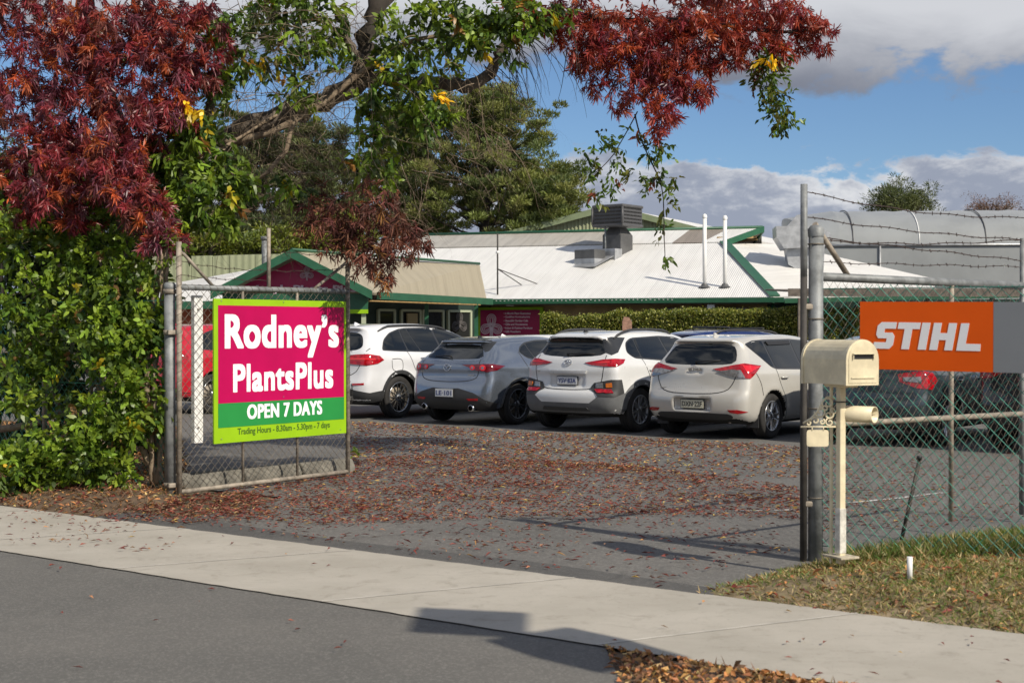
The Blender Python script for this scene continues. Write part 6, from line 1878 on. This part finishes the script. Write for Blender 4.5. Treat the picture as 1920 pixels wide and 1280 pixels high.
right_red = [(1000, 12, 55, 15.4, .5, 60), (1080, 40, 65, 15.4, .5, 95), (1110, 100, 42, 15.3, .4, 60), (1170, 70, 75, 15.4, .5, 130), (1240, 70, 75, 15.4, .5, 130), (1320, 50, 75, 15.5, .5, 130), (1400, 35, 65, 15.5, .5, 105),
             (1470, 45, 60, 15.5, .5, 85), (1530, 60, 38, 15.5, .3, 46), (1200, 140, 65, 15.3, .4, 90), (1270, 140, 55, 15.3, .4, 72), (1300, 165, 34, 15.3, .3, 30), (1240, 205, 32, 15.2, .3, 34), (1235, 238, 16, 15.2, .2, 9),
             (1390, 95, 40, 15.4, .3, 34), (1460, 95, 34, 15.4, .3, 24), (1345, 105, 36, 15.4, .3, 26), (1160, 195, 18, 15.3, .2, 9), (1110, 150, 25, 15.3, .2, 12)]
q = blobs(right_red, .82) - np.array(TB)
sprays('red_leaves', q, 36, L1, W1, [WINE, PURP, (.30, .05, .025), RUST, ORNG], [4, 2, 5, 5, 1.8], leaf_gloss, ash)
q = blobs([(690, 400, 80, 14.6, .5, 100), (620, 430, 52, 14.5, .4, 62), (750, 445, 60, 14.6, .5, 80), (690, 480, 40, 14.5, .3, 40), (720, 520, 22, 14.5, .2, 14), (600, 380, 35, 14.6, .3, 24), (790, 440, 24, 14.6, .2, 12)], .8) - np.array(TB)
sprays('shaded_brown_leaves', q, 24, (.06, .12), (.009, .017), [(.12, .04, .032), (.16, .06, .035), (.08, .032, .025), (.34, .15, .04)], [5, 4, 3, .6], leaf_dry, ash)  # dark red-brown tints, partly the crown's shade put into the leaf colour
# canopy above the frame, unseen; clumps added to shade what lies below
q = blobs([(500, -180, 260, 14.5, 1.6, 260), (900, -130, 150, 12.9, 1.0, 260), (1250, -120, 240, 15.5, 1.4, 260), (1345, -75, 125, 12.2, .7, 330), (100, -150, 260, 14.6, 1.5, 240)], 1, .5) - np.array(TB)
sprays('red_leaves', q, 14, L1, (.02, .03), [WINE, RUST], [1, 1], leaf_m, ash)

# ---- green climber in the tree
TV = Vector((PL.x - .25, PL.y + .45, 0))
vine = thing('climbing_vine', 'green leaved climber with gnarled pale stems beside the left gate post, trailing through the ash', 'climber', TV)
VB = lambda x, y, Y=13.42: P(x, y, Y)
for i in range(6):
    ph = random.uniform(0, 6)
    pts = []
    for k in range(11):
        t = k / 10; x = 300 - 8 * math.sin(t * 4 + ph) + (i - 2.5) * 7 * (1 - abs(t - .35)) ; y = 905 - t * 440
        pts.append(VB(x, y, 13.42 + .05 * math.cos(ph + t * 9)))
    limb('stem', pts, vine_bark, vine, .034 - .004 * i, .014, .12, TV, 8)
limb('stem', [VB(300, 905), VB(272, 850), VB(268, 820)], vine_bark, vine, .05, .02, .1, TV, 8)
limb('stem', [VB(300, 520), VB(330, 440, 14.2), VB(400, 300, 15), VB(520, 215, 15.3)], vine_bark, vine, .025, .015, .15, TV, 8)
limb('stem', [VB(30, 775, 14.4), VB(60, 720, 14.5), VB(95, 640, 14.7), VB(120, 560, 15)], vine_bark, vine, .035, .02, .1, TV, 8)
limb('stem', [VB(0, 805, 14.3), VB(60, 795, 14.4), VB(120, 775, 14.5), VB(200, 780, 14.6)], vine_bark, vine, .035, .03, .1, TV, 8)
limb('stem', [VB(700, 150, 15.2), VB(703, 240, 15.1), VB(694, 330, 15.1), VB(702, 420, 15.0), VB(690, 500, 15.0)], vine_bark, vine, .012, .006, .2, TV, 6)
limb('stem', [VB(1190, 215, 15.3), VB(1205, 270, 15.3), VB(1240, 350, 15.3), VB(1245, 440, 15.3), VB(1247, 500, 15.3)], bark_d, vine, .010, .004, .1, TV, 6)
limb('stem', [VB(1195, 210, 15.3), VB(1150, 290, 15.3), VB(1110, 330, 15.3)], bark_d, vine, .008, .004, .1, TV, 6)
limb('stem', [VB(1420, 90, 15.4), VB(1435, 150, 15.4), VB(1450, 230, 15.4)], bark_d, vine, .010, .004, .1, TV, 6)
LEAFG, LIME_, DEEP, YEL = (.095, .16, .020), (.20, .29, .030), (.045, .085, .018), (.50, .38, .02)
g_top = [(430, 60, 50, 15.0, .4, 34), (470, 120, 40, 15.0, .3, 22), (400, 150, 42, 14.8, .3, 24), (350, 225, 40, 14.5, .3, 24), (365, 250, 35, 14.4, .3, 22), (390, 350, 60, 14.3, .4, 60), (455, 345, 35, 14.4, .3, 22),
         (570, 60, 60, 15.1, .4, 30), (560, 170, 45, 15.1, .4, 26), (620, 100, 40, 15.1, .3, 16), (520, 110, 40, 15.1, .3, 16), (640, 40, 30, 15.1, .3, 12), (740, 60, 50, 15.0, .4, 30), (760, 130, 60, 15.0, .4, 38), (700, 190, 40, 15.0, .3, 22), (770, 190, 55, 15.0, .4, 40),
         (860, 30, 60, 14.9, .4, 62), (930, 40, 55, 14.9, .4, 52), (985, 30, 35, 14.9, .3, 24), (890, 75, 40, 14.9, .3, 26), (1000, 60, 20, 14.9, .2, 7), (820, 200, 40, 14.9, .3, 22), (790, 225, 32, 14.9, .3, 15), (700, 250, 30, 14.9, .3, 10),
         (700, 300, 30, 14.9, .3, 16), (720, 330, 25, 14.9, .3, 12), (680, 320, 25, 14.9, .3, 10), (560, 350, 20, 14.6, .2, 6), (520, 345, 20, 14.6, .2, 5), (440, 400, 30, 14.4, .3, 10), (400, 420, 25, 14.3, .2, 8), (1040, 20, 30, 15, .2, 10), (960, 100, 20, 14.9, .2, 5), (600, 10, 50, 15, .3, 16), (800, 20, 40, 15, .3, 18)]
g_top += [(480, 50, 60, 15.8, .3, 20), (420, 190, 30, 15.8, .3, 10), (600, 60, 50, 15.8, .3, 18), (740, 240, 50, 15.0, .3, 20), (700, 310, 35, 14.9, .3, 14), (830, 100, 50, 15.7, .3, 22), (330, 300, 55, 14.6, .4, 44), (300, 360, 60, 14.7, .4, 40), (420, 300, 40, 14.6, .3, 22), (350, 400, 45, 14.4, .3, 30), (390, 240, 40, 14.7, .3, 20), (500, 20, 50, 15.2, .3, 26), (540, 10, 45, 15.2, .3, 20), (400, 60, 35, 15.0, .3, 18), (280, 310, 50, 14.8, .3, 26)]
q = blobs(g_top, 1.08) - np.array(TV)
sprays('leaves', q, 10, (.07, .13), (.03, .05), [LEAFG, LIME_, DEEP, YEL, (.28, .15, .04)], [6, 5, 4, .3, .25], leaf_m, vine, (0, 0, -.5), .6, .14)
g_hang = [(1440, 150, 28, 15.3, .2, 22), (1445, 110, 30, 15.3, .2, 14), (1455, 190, 26, 15.3, .2, 20), (1460, 225, 20, 15.3, .2, 11), (1485, 215, 16, 15.3, .15, 6), (1415, 125, 18, 15.3, .2, 6),
          (1230, 285, 24, 15.3, .2, 13), (1245, 330, 22, 15.3, .2, 12), (1215, 340, 16, 15.3, .2, 6), (1250, 380, 12, 15.3, .1, 4), (1248, 430, 9, 15.3, .1, 3), (1246, 480, 9, 15.3, .1, 3), (1130, 260, 22, 15.3, .2, 8), (1160, 290, 18, 15.3, .2, 5), (1110, 315, 22, 15.3, .2, 8), (1140, 340, 20, 15.3, .2, 6), (1180, 320, 14, 15.3, .2, 3), (1120, 370, 16, 15.3, .2, 5), (1190, 255, 12, 15.3, .1, 3), (1100, 290, 15, 15.3, .1, 3)]
q = blobs(g_hang, 1.25, 1.0) - np.array(TV)
sprays('leaves', q, 8, (.06, .10), (.024, .038), [LEAFG, (.11, .12, .02), DEEP, (.2, .06, .03)], [5, 3, 3, .3], leaf_m, vine, (0, 0, -.5), .6, .13)
q = blobs([(1445, 108, 14, 15.1, .1, 4), (355, 200, 14, 14.2, .1, 4), (375, 205, 14, 14.2, .1, 4), (820, 170, 8, 14.9, .1, 2)]) - np.array(TV)
sprays('yellow_leaves', q, 10, (.07, .11), (.03, .04), [(.75, .50, .02)], [1], leaf_m, vine, (0, 0, -1), .4, .12)

# ---- dense green shrub against the fence at the left
SB = Vector((-4.9, 14.5, 0))
shr = thing('leafy_shrub', 'dense bright green shrub overgrowing the mesh fence at the left', 'shrub', SB)
for k in range(7):
    x0 = random.uniform(30, 280); limb('stem', [P(x0, 900, 14.6), P(x0 + random.uniform(-40, 40), 760, 14.7), P(x0 + random.uniform(-80, 80), 600, 14.9), P(x0 + random.uniform(-90, 90), 470, 15)], vine_bark, shr, .03, .012, .1, SB, 7)
front = [(230, 560, 75, 14.2, .35, 85), (150, 600, 60, 14.3, .35, 30), (210, 640, 75, 14.0, .35, 90), (265, 610, 50, 13.9, .25, 40), (240, 720, 60, 13.9, .3, 60), (190, 800, 70, 13.8, .3, 75), (245, 800, 50, 13.8, .25, 50), (100, 860, 70, 13.7, .3, 60), (30, 870, 50, 13.6, .3, 40), (170, 860, 50, 13.6, .25, 45),
         (40, 760, 35, 14.0, .3, 20), (70, 640, 35, 14.4, .3, 14), (150, 500, 60, 14.5, .3, 36), (60, 540, 60, 14.7, .4, 24), (100, 690, 25, 14.2, .2, 8), (120, 440, 60, 14.7, .3, 26), (30, 450, 50, 14.6, .3, 28), (230, 470, 40, 14.5, .3, 24), (290, 470, 30, 14.0, .2, 20), (285, 520, 26, 14.0, .2, 12), (320, 480, 20, 13.9, .2, 8), (380, 520, 8, 13.4, .1, 2), (30, 350, 40, 14.8, .3, 16), (10, 400, 40, 14.7, .3, 14)]
front = [(x, y, r, Y - .55 if x < 275 else Y - .2, dY, n * 1.5) for (x, y, r, Y, dY, n) in front]
front = [q_ for q_ in front if not (q_[0] > 262 and q_[1] > 460 and q_[1] != 610)]
front += [(265, 540, 30, 13.4, .15, 12), (25, 600, 55, 13.9, .3, 44), (80, 680, 50, 13.9, .3, 34), (20, 700, 45, 13.8, .3, 30), (100, 600, 40, 13.9, .3, 20), (300, 500, 30, 13.5, .2, 12), (325, 470, 14, 13.4, .1, 4), (275, 640, 34, 13.4, .2, 16), (285, 800, 22, 13.3, .15, 8), (300, 760, 14, 13.3, .1, 4), (50, 925, 26, 13.0, .2, 10), (230, 915, 22, 13.0, .1, 8), (20, 900, 40, 13.2, .2, 26), (110, 905, 40, 13.1, .2, 24), (200, 885, 45, 13.1, .2, 26), (250, 400, 50, 14.2, .3, 30), (120, 330, 60, 14.9, .3, 30), (120, 560, 60, 14.1, .3, 26), (60, 640, 60, 14.1, .3, 22), (120, 760, 50, 13.8, .3, 18), (260, 700, 22, 13.4, .15, 8), (60, 420, 60, 14.3, .3, 40), (160, 420, 55, 14.2, .3, 40)]
q = blobs(front, 1.15) - np.array(SB)
sprays('leaves', q, 10, (.055, .105), (.030, .048), [LEAFG, LIME_, DEEP, YEL, (.22, .13, .05)], [6, 7, 1.8, .12, .15], leaf_m, shr, (.15, -.25, .1), .6, .16)
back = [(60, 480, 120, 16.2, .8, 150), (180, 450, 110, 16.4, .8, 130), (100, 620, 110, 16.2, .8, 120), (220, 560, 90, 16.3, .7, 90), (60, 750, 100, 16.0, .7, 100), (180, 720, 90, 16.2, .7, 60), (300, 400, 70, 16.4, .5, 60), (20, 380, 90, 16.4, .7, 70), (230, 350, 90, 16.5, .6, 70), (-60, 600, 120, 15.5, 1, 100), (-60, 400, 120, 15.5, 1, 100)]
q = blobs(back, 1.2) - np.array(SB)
sprays('inner_leaves', q, 10, (.10, .16), (.045, .065), [DEEP, (.025, .05, .014), LEAFG], [5, 5, 1], leaf_m, shr, (0, 0, -.3), .7, .2)  # darker greens: deep shade behind the shrub is put into these tints
stt = []
for _ in range(60): stt.append((P(random.uniform(0, 300), random.uniform(430, 880), random.uniform(14, 15.5)) - SB, Vector((random.uniform(-1, 1), 0, random.uniform(-.3, 1)))))
twigs('twigs', stt, vine_bark, shr, (.3, .8), .005, .2, .2)
# seedlings by the gate
for i, (x, y, lb) in enumerate(((671, 856, 'small bright green seedling at the free end of the left gate leaf'), (655, 872, 'tiny weed against the foot of the gate leaf stile'))):
    b_ = G(x, y + 8); sd_ = thing('seedling', lb, 'weed', b_)
    sprays('leaves', np.array([[0, 0, .04 + .03 * k] for k in range(4 - i * 2)]), 7, (.04, .08), (.02, .03), [LIME_], [1], leaf_m, sd_, (0, 0, .6), .7, .05)

# ---- pines behind the shop
def pine(label, bx, Y, ytop, ybot, w, seed, cols, lean=0.0, dens=1.0, top_w=.35, group='pines behind the shop', clump=1.0):
    rs = np.random.default_rng(seed); sc = F / Y
    base = Vector(((bx - 960) / sc, Y, 0)); H = CH + (HOR - ytop) / sc; zl = max(1.0, CH + (HOR - ybot) / sc); Wm = w / sc
    t = thing('pine_tree', label, 'tree', base, 0, group)
    f = lambda z: Vector((lean * H * (z / H) ** 2 + .25 * math.sin(z * .5 + seed), .2 * math.cos(z * .4), z))
    MB().tube([f(H * .96 * i / 14) for i in range(15)], [.42 * (1 - .85 * i / 14) * H / 16 + .03 for i in range(15)], 8).build('trunk', bark_d, t)
    cl = []; bmb = MB(); nb = int(34 * dens)
    for i in range(nb):
        z = zl + (H * .97 - zl) * (i + rs.uniform(0, .8)) / nb; k = (z - zl) / (H - zl)
        reach = Wm * (top_w + (1 - top_w) * (1 - k) ** .7) * rs.uniform(.5, 1.12) * (.75 + .25 * math.sin(i * 2.4 + seed))
        a = i * 2.39996 + rs.uniform(-.4, .4); d = Vector((math.cos(a), math.sin(a), 0)); p0 = f(z * .93)
        pts = [p0 + d * reach * q_ + Vector((0, 0, (z - p0.z) + reach * (.10 * q_ + .28 * q_ * q_))) - Vector((0, 0, (z - p0.z) * (1 - q_))) for q_ in (0, .3, .6, .85, 1)]
        bmb.tube(pts, [.09, .07, .05, .03, .015], 5)
        for q_ in (.45, .62, .78, .9, 1.0):
            for _ in range(2):
                c = pts[0].lerp(pts[-1], q_); c.z = (pts[2].z if q_ < .7 else pts[3].z if q_ < .95 else pts[4].z)
                cl.append((c + Vector(rs.normal(size=3) * (.10 + .16 * reach * (1.1 - q_ * .4))), rs.uniform(.40, .8) * clump))
    bmb.build('branches', bark_d, t)
    V, D, Ls, C = [], [], [], []
    for (c, r) in cl:
        n = int(230 * r)
        u = rs.normal(size=(n, 3)); u = unit(u); rad = rs.uniform(.2, 1, (n, 1)) ** .5
        V.append(np.array(c) + u * rad * np.array([r, r, r * .40]) * .86); D.append(u * .6 + np.array([0, 0, .75]) + rs.normal(size=(n, 3)) * .3)
        C.append(np.clip(np.array(cols[rs.integers(len(cols))]) * rs.uniform(.7, 1.35), 0, 1)[None] * rs.uniform(.75, 1.3, (n, 1)))
    V = np.concatenate(V); D = np.concatenate(D); C = np.concatenate(C); n = len(V)
    leaves('needles', V, D, rs.uniform(.18, .36, n), rs.uniform(.045, .085, n), C, pine_m, t, None, .3)
PG = [(.13, .165, .036), (.17, .195, .045), (.09, .125, .034), (.20, .215, .058)]
PD = [(.06, .085, .03), (.085, .11, .032), (.12, .14, .045)]
pine('tall olive green pine rising just left of the roof cooler', 905, 84, 168, 452, 215, 3, PG, .0, 1.5, .24)
pine('pine with bare lower limbs left of the tallest pine', 770, 88, 215, 460, 130, 5, PG, .02, 1.0, .5)
pine('short broad pine low behind the roof ridge under the tallest pine', 1010, 80, 330, 470, 110, 8, PG, .0, .8, .6)
pine('dark pine behind the porch gable', 600, 80, 240, 500, 140, 12, PD, .0, 1.1, .6)
pine('dark broad pine above the pale green boundary wall', 470, 78, 235, 520, 150, 15, PD, .0, 1.1, .7)
pine('dark pine at the far left behind the shrub', 330, 76, 270, 540, 140, 19, PD, .0, 1.0, .7)
pine('leftmost dark pine behind the red ash', 120, 80, 300, 560, 170, 23, PD, .0, .8, .7)
# round topped pine and rusty bare tree beyond the greenhouse
def round_tree(name, label, bx, Y, ytop, ybot, w, seed, cols, m, n=120, ln=(.18, .34), wd=(.03, .06), per=90, limbs=7):
    rs = np.random.default_rng(seed); random.seed(seed); sc = F / Y
    base = Vector(((bx - 960) / sc, Y, 0)); H = CH + (HOR - ytop) / sc; zb_ = CH + (HOR - ybot) / sc; Wm = w / sc
    t = thing(name, label, 'tree', base)
    MB().tube([(0, 0, 0), (.1, 0, zb_ * .5), (0, .1, zb_)], [.4, .3, .22], 8).build('trunk', bark, t)
    bmb = MB(); tips = []
    for i in range(limbs * 3):
        a = rs.uniform(0, 2*PI); e = rs.uniform(.25, 1.0); d = Vector((math.cos(a) * Wm * e, math.sin(a) * Wm * e * .7, (H - zb_) * (1 - .55 * e * e) * rs.uniform(.6, .95)))
        o = Vector((0, 0, zb_ - .5)); mid = o + d * .5 + Vector((0, 0, -.12 * d.length)) + Vector(rs.normal(size=3)) * .15
        bmb.tube([o, mid, o + d * .8, o + d], [.12, .07, .04, .015], 5)
        tips += [o + d, o + d * .8 + Vector(rs.normal(size=3)) * .3]
    bmb.build('branches', bark if cols is not PG else bark_d, t)
    V, D, C = [], [], []
    while len(tips) < n: tips.append(tips[rs.integers(limbs * 6)] + Vector(rs.normal(size=3)) * .45)
    for c in tips[:n]:
        r = rs.uniform(.35, .65); k = int(per * r); u = unit(rs.normal(size=(k, 3)))
        V.append(np.array(c) + u * rs.uniform(.3, 1, (k, 1)) * np.array([r, r, r * .55])); D.append(u + np.array([0, 0, .6]))
        C.append(np.array(cols[rs.integers(len(cols))])[None] * rs.uniform(.7, 1.35, (k, 1)))
    V = np.concatenate(V); D = np.concatenate(D); C = np.concatenate(C)
    leaves('crown', V, D, rs.uniform(*ln, len(V)), rs.uniform(*wd, len(V)), C, m, t, None, .3)
round_tree('pine_tree', 'round topped dark pine beyond the film greenhouse roof', 1688, 96, 336, 400, 66, 31, PD, pine_m, 240)
round_tree('bare_tree', 'rusty brown thinly leaved tree beyond the greenhouse at the far right', 1862, 100, 360, 396, 62, 37, [(.14, .07, .045), (.18, .10, .06)], pine_m, 110, (.12, .24), (.025, .04), 60, 10)

for i, (x, y0, y1, w, lb) in enumerate(((395, 392, 470, 55, 'yellow green bushy tree above the left end of the pale green wall'), (520, 408, 470, 60, 'yellow green bushy tree behind the galvanised flue pipe'), (640, 400, 460, 55, 'yellow green bushy tree behind the porch ridge'))):
    round_tree('bushy_tree', lb, x, 70, y0, y1, w, 50 + i, [(.16, .20, .03), (.22, .25, .04), (.10, .14, .03)], leaf_m, 130, (.16, .30), (.07, .12), 110, 9)

# ---- hedges in front of the shop
def hedge(label, xa, xb, Ya, Yb, yt0, yt1, dep, seed, cols, n, lump=.06):
    rs = np.random.default_rng(seed)
    a, b = P(xa, 617, Ya), P(xb, 617, Yb); a.z = b.z = 0
    za, zb_ = CH + (617 - yt0) / (F / Ya), CH + (617 - yt1) / (F / Yb)
    t = thing('hedge', label, 'hedge', a, 0, 'hedges in front of the shop')
    d = b - a; L = d.length; d = d / L; q = Vector((-d.y, d.x, 0))
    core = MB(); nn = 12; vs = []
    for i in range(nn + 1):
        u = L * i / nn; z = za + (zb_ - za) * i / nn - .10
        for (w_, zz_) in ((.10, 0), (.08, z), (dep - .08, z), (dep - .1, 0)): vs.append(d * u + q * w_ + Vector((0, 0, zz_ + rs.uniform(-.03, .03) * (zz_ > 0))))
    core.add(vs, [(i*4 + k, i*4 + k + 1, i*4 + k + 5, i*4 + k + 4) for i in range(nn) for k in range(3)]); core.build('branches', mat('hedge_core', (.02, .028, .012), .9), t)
    u = rs.uniform(0, L, n); top = za + (zb_ - za) * u / L + lump * np.sin(u * 2.1 + seed) + lump * .6 * np.sin(u * 5.3)
    face = rs.uniform(0, 1, n) < .7
    z = np.where(face, rs.uniform(.5, 1, n) * top, top + rs.normal(0, .05, n)); w_ = np.where(face, rs.normal(.03, .06, n), rs.uniform(0, dep, n))
    Pn = np.array(d)[None] * u[:, None] + np.array(q)[None] * w_[:, None]; Pn[:, 2] = z
    D = rs.normal(size=(n, 3)) * .8 + np.array([0, -.4, .5])
    C = np.array(cols)[rs.integers(0, len(cols), n)] * rs.uniform(.5, 1.5, (n, 1))
    leaves('foliage', Pn, D, rs.uniform(.06, .12, n), rs.uniform(.035, .06, n), np.clip(C, 0, 1), leaf_m, t, None, .2)
HG = [(.14, .18, .03), (.22, .24, .045), (.09, .12, .025), (.36, .35, .10)]
hedge('low leafy hedge right of the magenta wall board', 1014, 1200, 48.3, 47.4, 596, 590, 1.0, 2, HG, 11000, .07)
hedge('long clipped hedge with flat top in front of the right half of the shop', 1200, 1610, 46.6, 44.0, 586, 583, 1.3, 4, HG, 26000, .03)
bs = thing('brick_stub', 'short reddish stone marker standing in the low hedge', 'stone', P(1176, 617, 45.5).xy.to_3d())
MB().prism([(-.17, 0, 0), (.17, 0, 0), (.15, 0, 1.78), (.06, 0, 1.93), (-.1, 0, 1.95), (-.15, 0, 1.8)], (0, .16, 0)).build('stone', mat('reddish_stone', (.30, .17, .12), .85, 0, .3, 9), bs)
bpy.context.view_layer.update()
